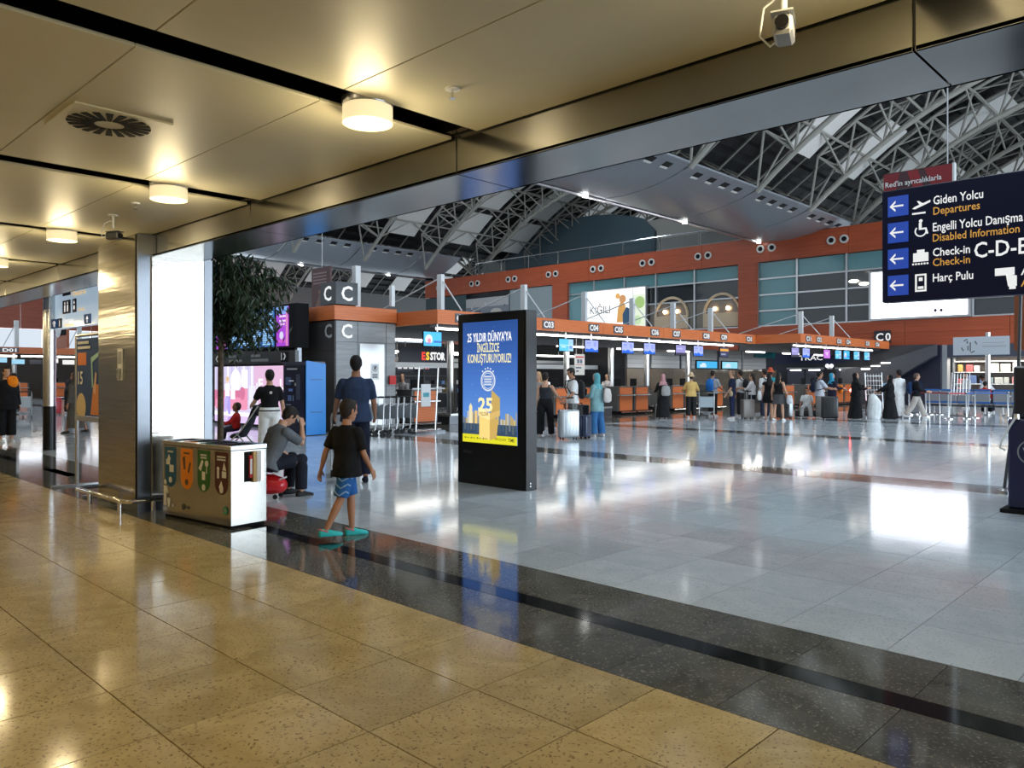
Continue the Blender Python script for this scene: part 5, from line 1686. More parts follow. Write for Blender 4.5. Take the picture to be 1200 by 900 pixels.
# bright white screen and KIĞILI light box on the mezzanine
t = thing('light_box', 'huge bright white light box on the mezzanine front', 'screen', (-14, YW - 0.2, 4.9))
B().box((-16.75, YW - 0.25, 4.88), (-11.4, YW + 0.16, 7.80)).build('case', ALU, t)
s_ = B().box((-16.6, YW - 0.27, 5.0), (-11.55, YW - 0.25, 7.7)).build('screen', mk('white_led', (0.9, 0.9, 0.9), 0.4, emit=(0.93, 0.92, 1.0), estr=3.4), t)
b = B()
fr = FY(-16.6, YW - 0.27, 5.0)
for q in (rect(0.55, 0.10, 3.2, 0.13), rect(0.55, 0.12, 0.60, 0.35), disc(3.45, 0.30, 0.09, 10), disc(3.75, 0.30, 0.09, 10), [(3.42, 0.28), (3.54, 0.30), (3.42, 0.08)], [(3.72, 0.28), (3.84, 0.30), (3.72, 0.08)]):
    b.face(q, fr, 0.006)
b.build('quote_mark', flat((0.05, 0.04, 0.10)), s_)
t = thing('light_box', 'white lit KIĞILI poster box with an orange figure on the mezzanine', 'screen', (-35.6, YW - 0.1, 5.0))
B().box((-38.6, YW - 0.1, 5.0), (-32.55, YW + 0.16, 8.28)).build('case', ALU, t)
s_ = B().box((-38.5, YW - 0.12, 5.08), (-32.65, YW - 0.1, 8.2)).build('screen', flat((0.86, 0.87, 0.86), 0.4, 1.3), t)
fr = FY(-38.5, YW - 0.12, 5.08)
text('KIĞILI', fr, 0.75, 1.35, 0.60, flat((0.10, 0.11, 0.14), 0.5, 0.2), s_, width=1.95)
sh = [(rect(0.8, 0.98, 2.4, 1.02), (0.3, 0.3, 0.32)), ([(3.3, 0.6), (4.2, 0.6), (4.1, 1.9), (3.7, 2.3), (3.4, 1.6)], (0.55, 0.28, 0.08)), (disc(3.85, 2.35, 0.32, 12), (0.50, 0.25, 0.10)), (disc(3.4, 2.6, 0.22, 10), (0.62, 0.34, 0.10)), ([(3.9, 0.1), (4.6, 0.1), (4.75, 1.4), (4.2, 1.75), (3.85, 1.2)], (0.02, 0.06, 0.12)),
      (rect(4.85, 0.0, 5.85, 2.6), (0.65, 0.72, 0.55)), (disc(5.4, 2.0, 0.45, 12), (0.30, 0.45, 0.15)), (disc(5.2, 0.7, 0.35, 12), (0.45, 0.60, 0.35)), (rect(4.75, 0, 4.85, 3.1), (0.5, 0.52, 0.52))]
prints('picture', fr, sh, s_, emit=1.1, step=0.001)
t = thing('photo_board', 'wide harbour photo board with boats on the mezzanine front', 'poster', (-49.4, YW, 5))
B().box((-52.2, YW + 0.02, 4.9), (-46.8, YW + 0.16, 8.6)).build('board', flat((0.20, 0.22, 0.25)), t)
fr = FY(-52.2, YW + 0.02, 4.9)
random.seed(8)
sh = [(rect(0, 2.9, 5.4, 3.7), (0.45, 0.44, 0.44)), (rect(2.0, 0.2, 5.4, 2.2), (0.20, 0.10, 0.10)), (rect(2.0, 0.3, 3.6, 1.7), (0.55, 0.56, 0.60)), ([(2.9, 2.1), (4.6, 2.2), (4.4, 1.2), (3.3, 1.1)], (0.04, 0.13, 0.25)), (disc(3.9, 2.4, 0.7, 14, 0.3), (0.55, 0.50, 0.45)), (rect(0.0, 0.3, 1.9, 2.6), (0.12, 0.14, 0.17))]
for k in range(26):
    x, y_ = random.uniform(0, 5.1), random.uniform(0.3, 3.3)
    sh.append((rect(x, y_, x + random.uniform(0.1, 0.35), y_ + random.uniform(0.08, 0.3)), random.choice([(0.55, 0.55, 0.56), (0.10, 0.10, 0.12), (0.45, 0.20, 0.15), (0.60, 0.58, 0.52), (0.30, 0.33, 0.38)])))
prints('photo', fr, sh, t, step=0.001)

# ------------------------------------------------------------------ island D far to the left
t = thing('check_in_canopy', 'distant orange timber canopy numbered D01 seen left of the steel column', 'canopy', (-58, 8, 3.1))
for k in range(4):
    B().box((-60.1, 5.5 + 4 * k, 3.12), (-60.0, 9.49 + 4 * k, 3.56)).build('fascia_board', WOOD, t)
B().box((-66, 5.5, 3.2), (-60.1, 21.5, 3.5)).build('deck', DGREY, t)
pl = B().box((-60, 13.4, 3.2), (-59.97, 14.5, 3.5)).build('number_plate', PLATE, t)
text('D01', FX(-59.97, 13.95, 3.2), 0, 0.04, 0.22, WHT, pl, width=0.8, align='CENTER', bold=0.03)
pl = B().box((-60, 19.4, 3.2), (-59.97, 20.5, 3.5)).build('number_plate', PLATE, t)
text('D02', FX(-59.97, 19.95, 3.2), 0, 0.04, 0.22, WHT, pl, width=0.8, align='CENTER', bold=0.03)
for yy in (9.0, 13.2, 14.6, 18.5):
    m = B().box((-61.2, yy - 0.12, 3.5), (-60.9, yy + 0.12, 5.4)).build('mast', WHITE_M, t)
    B().tube([(-61.0, yy, 5.3), (-60.05, yy - 1.0, 3.6)], 0.03, 5).build('stay_cable', WHITE_M, m)
for k in range(7):
    B().box((-60.7, 6 + 2.2 * k, 2.92), (-60.5, 7.9 + 2.2 * k, 3.02)).build('tube_light', TUBE, t)
for yy in (8, 14.9, 20):
    B().tube([(-63, yy, 0), (-63, yy, 3.2)], 0.2, 12).build('post', ALU, t, smooth=True)
random.seed(17)
for k in range(6):
    yy = 7.2 + 2.5 * k
    counter(yy, 'distant check-in counter of the D island, number %d from its near end' % (k + 1), x=-61.6, w=1.6)
struct(B().box((-66.2, 5.5, 0), (-66, 21.5, 3.3)).build('wall_island', mk('island_dark2', (0.10, 0.08, 0.07), 0.5)))
for k in range(14):
    c = random.choice([(0.8, 0.55, 0.1), (0.75, 0.75, 0.72), (0.7, 0.25, 0.06), (0.3, 0.6, 0.8), (0.02, 0.02, 0.03), (0.8, 0.8, 0.78)])
    yy = 6.5 + 1.05 * k
    z = random.choice([2.15, 2.45, 2.55])
    tag(B().box((-61.9, yy - 0.38, z), (-61.8, yy + 0.38, z + 0.32)).build('desk_monitor', flat(c, 0.5, 0.9), bevel=0.01), 'small %s desk screen hanging %s under the distant D01 canopy' % (colour_word(c), {2.15: 'lowest', 2.45: 'halfway', 2.55: 'high'}[z]), 'monitor', 'screens under the D canopy')
t = thing('shop_sign', 'orange and black board with a round white emblem left of the column', 'sign', (-40, 11.5, 3))
B().box((-42.5, 11.4, 2.9), (-39.3, 11.5, 5.0)).build('board', mk('board_orange', (0.42, 0.10, 0.03), 0.5), t)
B().box((-42.4, 11.38, 3.5), (-39.4, 11.4, 4.3)).build('dark_band', BLACKM, t)
b = B()
b.face(disc(2.0, 1.0, 0.5, 20), FY(-42.5, 11.38, 2.9), 0.01)
b.build('emblem', WHTP, t)
for x in (-42.2, -39.6):
    B().tube([(x, 11.45, 5.0), (x, 11.45, 19.3)], 0.02, 5).build('hanger', ALU, t)
# ------------------------------------------------------------------ people
def _n(v):
    v = np.array(v, float)
    return v / (np.linalg.norm(v) + 1e-9)


class Cloud:
    """closed lofted pieces that a voxel remesh fuses into one skin"""
    def __init__(self):
        self.v, self.f = [], []

    def loft(self, rings):
        n0 = len(self.v)
        m = len(rings[0])
        for r_ in rings:
            self.v += [tuple(p) for p in r_]
        k = len(rings)
        for i in range(k - 1):
            for j in range(m):
                self.f.append((n0 + i * m + j, n0 + i * m + (j + 1) % m, n0 + (i + 1) * m + (j + 1) % m, n0 + (i + 1) * m + j))
        self.f.append(tuple(n0 + j for j in range(m - 1, -1, -1)))
        self.f.append(tuple(n0 + (k - 1) * m + j for j in range(m)))

    def tube(self, pts, rad, ref=(0, 1, 0), seg=12, rnd=True):
        """rad: list of r or (a along ref, b across)"""
        pts = [np.array(p, float) for p in pts]
        rad = [(q, q) if not isinstance(q, (tuple, list)) else q for q in rad]
        rings = []
        n = len(pts)
        ths = np.linspace(0, 2 * np.pi, seg, endpoint=False)

        def ring(c, t, a, b):
            u = np.array(ref, float) - t * np.dot(ref, t)
            if np.linalg.norm(u) < 1e-3:
                u = np.array((1.0, 0, 0)) - t * t[0]
            u = _n(u)
            w = np.cross(t, u)
            return [c + u * a * math.cos(q) + w * b * math.sin(q) for q in ths]
        for i in range(n):
            t = _n(pts[min(i + 1, n - 1)] - pts[max(i - 1, 0)])
            a, b = rad[i]
            if i == 0 and rnd:
                m = min(a, b)
                rings.append(ring(pts[0] - t * m * 0.75, t, a * 0.45, b * 0.45))
                rings.append(ring(pts[0] - t * m * 0.45, t, a * 0.8, b * 0.8))
            rings.append(ring(pts[i], t, a, b))
            if i == n - 1 and rnd:
                m = min(a, b)
                rings.append(ring(pts[-1] + t * m * 0.45, t, a * 0.8, b * 0.8))
                rings.append(ring(pts[-1] + t * m * 0.75, t, a * 0.45, b * 0.45))
        self.loft(rings)

    def ball(self, c, r, fx=None, fy=None, fz=None):
        fx = np.array((1, 0, 0)) if fx is None else fx
        fy = np.array((0, 1, 0)) if fy is None else fy
        fz = np.array((0, 0, 1)) if fz is None else fz
        rings = []
        for k in range(1, 8):
            ph = -math.pi / 2 + math.pi * k / 8
            rings.append([np.array(c) + fx * r[0] * math.cos(ph) * math.cos(q) + fy * r[1] * math.cos(ph) * math.sin(q) + fz * r[2] * math.sin(ph) for q in np.linspace(0, 2 * np.pi, 14, endpoint=False)])
        self.loft(rings)

    def skin(self, name, mat, parent, vox=0.012, it=3):
        me = bpy.data.meshes.new(name)
        me.from_pydata([tuple(float(c) for c in p) for p in self.v], [], self.f)
        ob = bpy.data.objects.new('tmp', me)
        md = ob.modifiers.new('r', 'REMESH')
        md.mode = 'VOXEL'
        md.voxel_size = vox
        md.use_smooth_shade = True
        if it:
            sm = ob.modifiers.new('s', 'SMOOTH')
            sm.factor = 0.5
            sm.iterations = it
        out = evaluated_mesh(ob)
        bpy.data.meshes.remove(me)
        out.materials.clear()
        out.materials.append(mat)
        out.name = name
        return link(name, out, parent)


def cloth(c, rough=0.85):
    k = 'cloth_%02d_%02d_%02d' % (c[0] * 99, c[1] * 99, c[2] * 99)
    return mk(k, c, rough, spec=0.2, c2=tuple(min(1, q * 1.25 + 0.004) for q in c), nscale=7, bump=0.35, bscale=9)


SKINS = {0: mk('skin_light', (0.56, 0.31, 0.20), 0.55, spec=0.35), 1: mk('skin_tan', (0.42, 0.20, 0.115), 0.55, spec=0.35), 2: mk('skin_brown', (0.26, 0.12, 0.07), 0.55, spec=0.35)}
EYE_W = mk('eye_white', (0.75, 0.73, 0.70), 0.3)
EYE_D = mk('eye_dark', (0.02, 0.012, 0.01), 0.2)
LIP = mk('lips', (0.40, 0.14, 0.11), 0.5)
eye_me = B().ball((0, 0, 0), 0.0105, 10, 6).mesh('eye', EYE_D, smooth=True)


def person(label, loc, rel, H=1.72, lean=0, arms=None, legs=None, top=None, bottom=None, shoes=(0.6, 0.6, 0.6), hair=('short', (0.015, 0.011, 0.009)),
           skin=1, head=(0, 0), fem=False, vox=0.013, hs=1.0, extras=(), pelvis=None, group=None, turn=0, wide=1.0, shoe_kind='sneaker'):
    """rel: heading seen from the camera: 0 walks away, 90 to the image left, -90 to the image right, 180 towards the camera.
       arms/legs: {'L': (...), 'R': (...)}; arm = (swing, abduct, elbow, inward); leg = (swing, abduct, knee)"""
    arms = arms or {}
    legs = legs or {}
    s = H / 1.72
    away = math.atan2(loc[1], loc[0])
    heading = away + R(rel)
    t = thing('person', label, 'person', (loc[0], loc[1], 0), heading - math.pi / 2, group)
    ORG[t.name] = (0, 0, 0)
    U = lambda x: x * s
    sl = lean
    up = np.array((0, math.sin(R(sl)), math.cos(R(sl))))
    fw = np.array((0, math.cos(R(sl)), -math.sin(R(sl))))
    rt = np.array((1.0, 0, 0))
    if turn:
        c_, s_ = math.cos(R(turn)), math.sin(R(turn))
        rt2 = rt * c_ + np.array((0, 1.0, 0)) * s_
        fw2 = fw * c_ - rt * s_
    else:
        rt2, fw2 = rt, fw
    # legs
    J = {}
    lows = []
    for sd, sg in (('L', -1), ('R', 1)):
        sw, ab, kn = legs.get(sd, (0, 2, 2))
        hip = np.array((sg * U(0.088), 0, -U(0.03)))
        d1 = np.array((sg * math.sin(R(ab)), math.sin(R(sw)) * math.cos(R(ab)), -math.cos(R(sw)) * math.cos(R(ab))))
        knee = hip + d1 * U(0.43)
        a2 = sw - kn
        d2 = np.array((sg * math.sin(R(ab)) * 0.5, math.sin(R(a2)), -math.cos(R(a2))))
        d2 = _n(d2)
        ank = knee + d2 * U(0.42)
        J[sd] = (hip, knee, ank)
        lows.append(ank[2] - U(0.075))
    pz = -min(lows) if pelvis is None else pelvis
    P0 = np.array((0, 0, pz))
    for sd in J:
        J[sd] = tuple(q + P0 for q in J[sd])
    sh_w = 0.182 * (0.92 if fem else 1.0)
    at = lambda q: P0 + up * U(q)
    A = {}
    for sd, sg in (('L', -1), ('R', 1)):
        sw, ab, el, inn = arms.get(sd, (0, 8, 10, 0))
        shd = at(0.412) + rt2 * sg * U(sh_w)
        d1 = rt2 * sg * math.sin(R(ab)) + (fw2 * math.sin(R(sw)) - up * math.cos(R(sw))) * math.cos(R(ab))
        d1 = _n(d1)
        elb = shd + d1 * U(0.285)
        a2 = sw + el
        d2 = rt2 * sg * math.sin(R(ab - inn)) + (fw2 * math.sin(R(a2)) - up * math.cos(R(a2))) * math.cos(R(ab - inn))
        d2 = _n(d2)
        wr = elb + d2 * U(0.245)
        A[sd] = (shd, elb, wr, d2)
    tors = [(-0.13, .085, .075), (-0.09, .145, .108), (-0.02, .172 if fem else .165, .12), (0.06, .158, .112), (0.14, .135 if fem else .148, .10), (0.24, .148 if fem else .160, .112), (0.34, .165 if fem else .178, .120), (0.40, .166 if fem else .178, .104), (0.432, .148, .094), (0.46, .116, .084), (0.485, .082, .072), (0.505, .062, .062), (0.575, .054, .058)]
    tors = [(a, b * wide, c * wide if a < 0.47 else c) for a, b, c in tors]
    blend = lambda q: min(1, max(0, q / 0.4))

    def tring(q, a, b, e=0.0, n=18):
        r1 = _n(rt * (1 - blend(q)) + rt2 * blend(q))
        f1 = _n(fw * (1 - blend(q)) + fw2 * blend(q))
        return [at(q) + r1 * (U(a) + e) * math.cos(k) + f1 * (U(b) + e) * math.sin(k) for k in np.linspace(0, 2 * np.pi, n, endpoint=False)]
    body = Cloud()
    body.loft([tring(*q) for q in tors])
    # head
    hy, hp = head
    cy_, sy_ = math.cos(R(hy)), math.sin(R(hy))
    hf = fw2 * cy_ - rt2 * sy_           # + yaw turns to its own left
    hr = rt2 * cy_ + fw2 * sy_
    cp_, sp_ = math.cos(R(hp)), math.sin(R(hp))   # + pitch looks down
    hf, hu = hf * cp_ - up * sp_, up * cp_ + hf * sp_
    k_ = s * hs
    HC = at(0.553) + hu * 0.125 * k_ + hf * 0.012 * k_
    hp_ = [(-.122, .026, .026, .050), (-.108, .042, .042, .042), (-.08, .055, .066, .022), (-.04, .066, .084, .008), (0, .073, .094, 0), (.045, .075, .098, -.004), (.08, .066, .088, -.007), (.105, .046, .063, -.009), (.118, .02, .03, -.01)]
    body.loft([[HC + hu * z * k_ + hr * a * k_ * math.cos(q) + hf * (y0 + b * math.sin(q)) * k_ for q in np.linspace(0, 2 * np.pi, 18, endpoint=False)] for z, a, b, y0 in hp_])
    hpnt = lambda x, y, z: HC + hr * x * k_ + hf * y * k_ + hu * z * k_
    body.tube([hpnt(0, .088, .022), hpnt(0, .100, -.005), hpnt(0, .108, -.028)], [.009 * k_, .013 * k_, .015 * k_], seg=8)
    for sg in (-1, 1):
        body.ball(hpnt(sg * .076, -.008, -.008), (.011 * k_, .019 * k_, .032 * k_), hr, hf, hu)
    body.tube([hpnt(-.018, .088, -.066), hpnt(.018, .088, -.066)], [.010 * k_, .010 * k_], seg=8)
    # limbs
    for sd, sg in (('L', -1), ('R', 1)):
        hip, knee, ank = J[sd]
        mid = lambda a, b, q: a + (b - a) * q
        body.tube([hip, mid(hip, knee, .4), mid(hip, knee, .8), knee, mid(knee, ank, .3), mid(knee, ank, .7), ank], [U(.088), U(.078), U(.058), U(.053), U(.056), U(.042), U(.035)])
        toe = np.array((0, 1.0, 0))
        body.tube([ank + toe * -U(.04) + np.array((0, 0, -U(.045))), ank + toe * U(.06) + np.array((0, 0, -U(.045))), ank + toe * U(.15) + np.array((0, 0, -U(.055)))], [(U(.032), U(.034)), (U(.034), U(.042)), (U(.018), U(.04))], ref=(0, 0, 1))
        shd, elb, wr, d2 = A[sd]
        body.tube([shd, mid(shd, elb, .5), elb, mid(elb, wr, .3), mid(elb, wr, .75), wr], [U(.054), U(.046), U(.039), U(.040), U(.031), U(.026)])
        # hand: palm, four fingers, thumb
        fwd = fw2 - d2 * np.dot(fw2, d2)
        if np.linalg.norm(fwd) < 0.35:
            fwd = up - d2 * np.dot(up, d2)
        w = _n(fwd)
        nrm = _n(np.cross(d2, w)) * 1.0
        if np.dot(nrm, rt2) * sg > 0:
            nrm = -nrm               # palm side faces the body
        hsz = s * (1.0 if hs == 1.0 else 1.06)
        h_ = lambda q: q * hsz
        body.tube([wr - d2 * h_(.01), wr + d2 * h_(.04), wr + d2 * h_(.085)], [(h_(.027), h_(.019)), (h_(.040), h_(.017)), (h_(.042), h_(.014))], ref=tuple(w))
        for i, (o_, ln) in enumerate(((.031, .070), (.0105, .080), (-.0105, .074), (-.031, .058))):
            b0 = wr + d2 * h_(.085) + w * h_(o_)
            c1 = _n(d2 * .93 + nrm * .30 + w * o_ * 2.5)
            c2_ = _n(d2 * .70 + nrm * .72 + w * o_ * 2)
            body.tube([b0 - d2 * h_(.01), b0 + c1 * h_(ln * .5), b0 + c1 * h_(ln * .5) + c2_ * h_(ln * .5)], [h_(.0098), h_(.0092), h_(.0078)], seg=8)
        b0 = wr + d2 * h_(.03) + w * h_(.034)
        body.tube([b0, b0 + _n(d2 * .7 + w * .65 + nrm * .2) * h_(.035), b0 + _n(d2 * .85 + w * .45 + nrm * .3) * h_(.066)], [h_(.013), h_(.011), h_(.009)], seg=8)
    bd = body.skin('body', SKINS[skin], t, vox)
    for sg in (-1, 1):
        e = link('eye', eye_me, bd)
        e.location = Vector(hpnt(sg * .030, .0855, .012))
        e.scale = (k_, k_, k_)
    cvox = max(vox, 0.012)
    # trousers and skirts
    if bottom:
        kind, colr = bottom[0], bottom[1]
        frac = bottom[2] if len(bottom) > 2 else {'pants': 0.97, 'shorts': 0.5}.get(kind, 0.9)
        loose = bottom[3] if len(bottom) > 3 else 0.016
        C_ = Cloud()
        if kind in ('pants', 'shorts'):
            C_.loft([tring(a, b, c, .012 + loose * .5) for a, b, c in tors[:4]] + [tring(0.12, .145 * wide, .105 * wide, .010)])
            for sd in ('L', 'R'):
                hip, knee, ank = J[sd]
                pts, rad = [], []
                for q in np.linspace(0, frac, 9):
                    if q <= .5:
                        p = hip + (knee - hip) * q * 2
                        r_ = U(.090 - .034 * q * 2)
                    else:
                        p = knee + (ank - knee) * (q - .5) * 2
                        r_ = U(.056 - .014 * max(0, (q - .5) * 2))
                    pts.append(p)
                    rad.append(r_ + .010 + loose * (0.5 + q))
                C_.tube(pts, rad, rnd=False)
                if frac > .55:
                    kr = U(.054) + .014 + loose * .8
                    C_.ball(knee, (kr, kr, kr))
        else:
            hem = bottom[2]
            fl_ = bottom[3] if len(bottom) > 3 else 0.24
            zt = at(0.12)
            z0 = at(-0.05)
            rings = [tring(0.14, .138 * wide, .10 * wide, .012), tring(0.05, .160 * wide, .115 * wide, .015), tring(-0.05, .172 * wide, .125 * wide, .022)]
            la, ra = J['L'], J['R']
            for q in np.linspace(0.15, 1, 7):
                z = z0[2] + (hem - z0[2]) * q
                cxy = (la[1] + ra[1]) / 2 if q < .5 else (la[1] + ra[1]) / 2 * (2 - 2 * q) + (la[2] + ra[2]) / 2 * (2 * q - 1)
                f_ = min(1, q * 1.5)
                cen = np.array((z0[0] * (1 - f_) + cxy[0] * f_, z0[1] * (1 - f_) + cxy[1] * f_, z))
                a = U(.19) + (fl_ - U(.19)) * q
                bb = U(.15) + (fl_ * .88 - U(.15)) * q
                rings.append([cen + np.array((a * (1 + .05 * math.sin(k * 5)) * math.cos(k), bb * (1 + .05 * math.sin(k * 5)) * math.sin(k), 0)) for k in np.linspace(0, 2 * np.pi, 18, endpoint=False)])
            C_.loft(rings)
        C_.skin({'pants': 'trousers', 'shorts': 'shorts'}.get(kind, 'skirt'), cloth(colr), t, cvox, 2)
    if top:
        colr, sleeve = top[0], top[1]
        hemq = top[2] if len(top) > 2 else -0.04
        lo = top[3] if len(top) > 3 else 0.02
        C_ = Cloud()
        qs = [q for q in tors if q[0] > hemq + .03 and q[0] < 0.47]
        if sleeve < 0:                      # tank top: lower neckline
            qs = [q for q in qs if q[0] < 0.42]
        hb = np.interp(hemq, [q[0] for q in tors], [q[1] for q in tors]), np.interp(hemq, [q[0] for q in tors], [q[2] for q in tors])
        if hemq < -0.06:
            hb = (.180 * wide, .134 * wide)
        rings = [tring(hemq, max(hb[0], .15), max(hb[1], .105), lo + .012)] + [tring(a, b if a > 0.02 else max(b, .176 * wide), c if a > 0.02 else max(c, .130 * wide), lo * (1.1 if a < .3 else .7)) for a, b, c in qs]
        if sleeve >= 0:
            rings.append(tring(0.485, .084, .074, .010))
            rings.append(tring(0.502, .064, .063, .009))
        C_.loft(rings)
        if sleeve < 0:
            for sg in (-1, 1):
                C_.tube([at(0.36) + rt2 * sg * U(.095) + fw2 * U(.10), at(0.455) + rt2 * sg * U(.10) + fw2 * U(.02), at(0.455) + rt2 * sg * U(.10) - fw2 * U(.03), at(0.36) + rt2 * sg * U(.095) - fw2 * U(.095)], [.026] * 4, ref=(1, 0, 0))
        if sleeve > 0:
            for sd, sg in (('L', -1), ('R', 1)):
                shd, elb, wr, d2 = A[sd]
                lo_ = min(lo, .024)
                C_.ball(shd, (U(.057) + lo_ * .4, U(.057) + lo_ * .4, U(.055) + lo_ * .3))
                pts, rad = [at(0.41) + rt2 * sg * U(.10)], [U(.064)]
                for q in np.linspace(0.0, sleeve, 7):
                    if q <= .5:
                        p = shd + (elb - shd) * q * 2
                        r_ = U(.056 - .016 * q * 2)
                    else:
                        p = elb + (wr - elb) * (q - .5) * 2
                        r_ = U(.041 - .014 * (q - .5) * 2)
                    pts.append(p)
                    rad.append(r_ + lo_ * .55 + .006)
                C_.tube(pts, rad, rnd=False)
        C_.skin('shirt', cloth(colr), t, cvox, 2)
    # shoes
    if shoes is not None:
        for sd in ('L', 'R'):
            hip, knee, ank = J[sd]
            fl0 = ank[2] - U(.075)
            C_ = Cloud()
            L0, L1 = (-U(.075), U(.185)) if shoe_kind != 'croc' else (-U(.095), U(.215))
            cw = 1.25 if shoe_kind == 'croc' else 1.0
            rings = []
            for q, w_, hgt in ((0, .018, .05), (.06, .032, .085), (.25, .037, .088), (.45, .039, .075), (.65, .044, .058), (.85, .042, .045), (.97, .024, .032), (1.0, .012, .022)):
                y_ = ank[1] + L0 + (L1 - L0) * q
                w2, h2 = U(w_) * cw, U(hgt) * (0.5 + 0.5 * cw)
                z0_ = fl0
                rings.append([np.array((ank[0] + w2 * cx_, y_, z0_ + h2 * cz_)) for cx_, cz_ in ((-1, .0), (-.5, 0), (.5, 0), (1, 0), (1.08, .3), (.95, .65), (.55, .95), (0, 1), (-.55, .95), (-.95, .65), (-1.08, .3))])
            C_.loft(rings)
            so = C_.skin('shoe', cloth(shoes, 0.5), t, 0.008 if vox < 0.012 else 0.012, 2)
            if shoe_kind == 'croc':
                for k in range(5):
                    b = B()
                    b.ball((ank[0] + U(.018) * (-1) ** k, ank[1] + U(.09) + U(.014) * k, fl0 + U(.062) - U(.004) * k), (.006, .006, .006), 6, 5)
                    b.build('vent_hole', cloth((0.01, 0.16, 0.16), 0.6), so, world=False)
                B().tube([(ank[0] - U(.043), ank[1] + U(.02), fl0 + U(.06)), (ank[0] - U(.03), ank[1] - U(.06), fl0 + U(.085)), (ank[0], ank[1] - U(.085), fl0 + U(.09)), (ank[0] + U(.03), ank[1] - U(.06), fl0 + U(.085)), (ank[0] + U(.043), ank[1] + U(.02), fl0 + U(.06))], U(.011), 6).build('heel_strap', cloth((0.55, 0.16, 0.20), 0.5), so, world=False)
    # hair and head wear
    st, hc = hair
    hm = mk('hair_%02d_%02d_%02d' % (hc[0] * 99, hc[1] * 99, hc[2] * 99), hc, 0.6, spec=0.3, bump=0.5, bscale=70) if st not in ('hijab', 'hat') else cloth(hc)
    if st in ('short', 'long', 'bun', 'pony', 'hat', 'crop'):
        C_ = Cloud()
        hm2 = hm if st != 'hat' else mk('hair_dark', (0.015, 0.011, 0.009), 0.6)
        g = .004 if st == 'crop' else .010
        C_.ball(hpnt(0, -.019, .022), ((.077 + g) * k_, (.095 + g) * k_, (.100 + g) * k_), hr, hf, hu)
        C_.ball(hpnt(0, -.045, -.02), (.070 * k_, .060 * k_, .082 * k_), hr, hf, hu)
        if st == 'short':
            C_.ball(hpnt(0, .035, .085), (.058 * k_, .055 * k_, .035 * k_), hr, hf, hu)
        if st == 'long':
            ln = .36
            C_.tube([hpnt(0, -.05, .03), hpnt(0, -.075, -.08), at(.46) - fw2 * U(.10), at(.34) - fw2 * U(.125)], [(.055 * k_, .08 * k_), (.05 * k_, .09 * k_), (U(.035), U(.10)), (U(.02), U(.07))], ref=tuple(hf))
        if st == 'bun':
            C_.ball(hpnt(0, -.085, .07), (.045 * k_, .045 * k_, .045 * k_), hr, hf, hu)
        if st == 'pony':
            C_.tube([hpnt(0, -.10, .05), hpnt(0, -.14, 0), hpnt(0, -.13, -.12)], [.03 * k_, .035 * k_, .02 * k_])
        C_.skin('hair', hm2, t, 0.010 if vox < .012 else .013, 2)
    if st == 'hat':
        C_ = Cloud()
        C_.tube([hpnt(0, -.012, .03), hpnt(0, -.012, .08), hpnt(0, -.012, .125)], [.105 * k_, .10 * k_, .085 * k_], rnd=True, ref=tuple(hf))
        C_.loft([[hpnt(a * math.cos(q), -.01 + a * math.sin(q), z) for q in np.linspace(0, 2 * np.pi, 18, endpoint=False)] for a, z in ((.10, .05), (.135, .035), (.165, .012), (.168, -.004), (.13, .015), (.095, .03))])
        C_.skin('hat', cloth(hc), t, .012, 1)
    if st == 'hijab':
        C_ = Cloud()
        C_.ball(hpnt(0, -.026, .018), (.088 * k_, .104 * k_, .112 * k_), hr, hf, hu)
        C_.tube([hpnt(0, -.03, 0), hpnt(0, -.02, -.09), at(.50), at(.44), at(.36)], [(.09 * k_, .083 * k_), (.088 * k_, .085 * k_), (U(.09), U(.095)), (U(.122), U(.175)), (U(.142), U(.205))], ref=tuple(hf), rnd=True)
        C_.skin('headscarf', cloth(hc), t, .013, 2)
    ctx = dict(t=t, at=at, rt=rt2, fw=fw2, up=up, U=U, A=A, J=J, hpnt=hpnt, HC=HC, k=k_)
    for ex in extras:
        ex(ctx)
    ORG[t.name] = (loc[0], loc[1], 0)
    t['_'] = 0
    del t['_']
    return t


HELD = []


def backpack(colr, label, w=.15, size=1.0):
    """worn things are things of their own: built in the wearer's frame"""
    def f(c):
        U, at, fw, rt, up = c['U'], c['at'], c['fw'], c['rt'], c['up']
        root = c['t']
        g = thing('backpack', label, 'backpack', tuple(root.location), root.rotation_euler[2])
        ORG[g.name] = (0, 0, 0)
        C_ = Cloud()
        ref = tuple(fw)
        o = -fw * U(.238)
        C_.tube([at(.06) + o, at(.14) + o, at(.30) + o, at(.40) + o * .95, at(.44) + o * .9], [(U(.07) * size, U(w)), (U(.085) * size, U(w + .01)), (U(.085) * size, U(w + .01)), (U(.07) * size, U(w * .9)), (U(.05), U(w * .7))], ref=ref)
        C_.skin('pack', cloth(colr), g, .014, 2)
        C_ = Cloud()
        C_.tube([at(.12) - fw * U(.325), at(.24) - fw * U(.335)], [(U(.03), U(w * .75)), (U(.035), U(w * .75))], ref=ref)
        C_.skin('front_pocket', cloth(tuple(q * .8 for q in colr)), g, .014, 2)
        for sg in (-1, 1):
            B().tube([at(.42) - fw * U(.165) + rt * sg * U(.09), at(.515) - fw * U(.02) + rt * sg * U(.105), at(.45) + fw * U(.145) + rt * sg * U(.105), at(.30) + fw * U(.172) + rt * sg * U(.115), at(.16) + fw * U(.10) + rt * sg * U(.185), at(.10) - fw * U(.17) + rt * sg * U(.16)], .016, 6).build('strap', cloth(tuple(q * .7 for q in colr)), g, world=False)
    return f


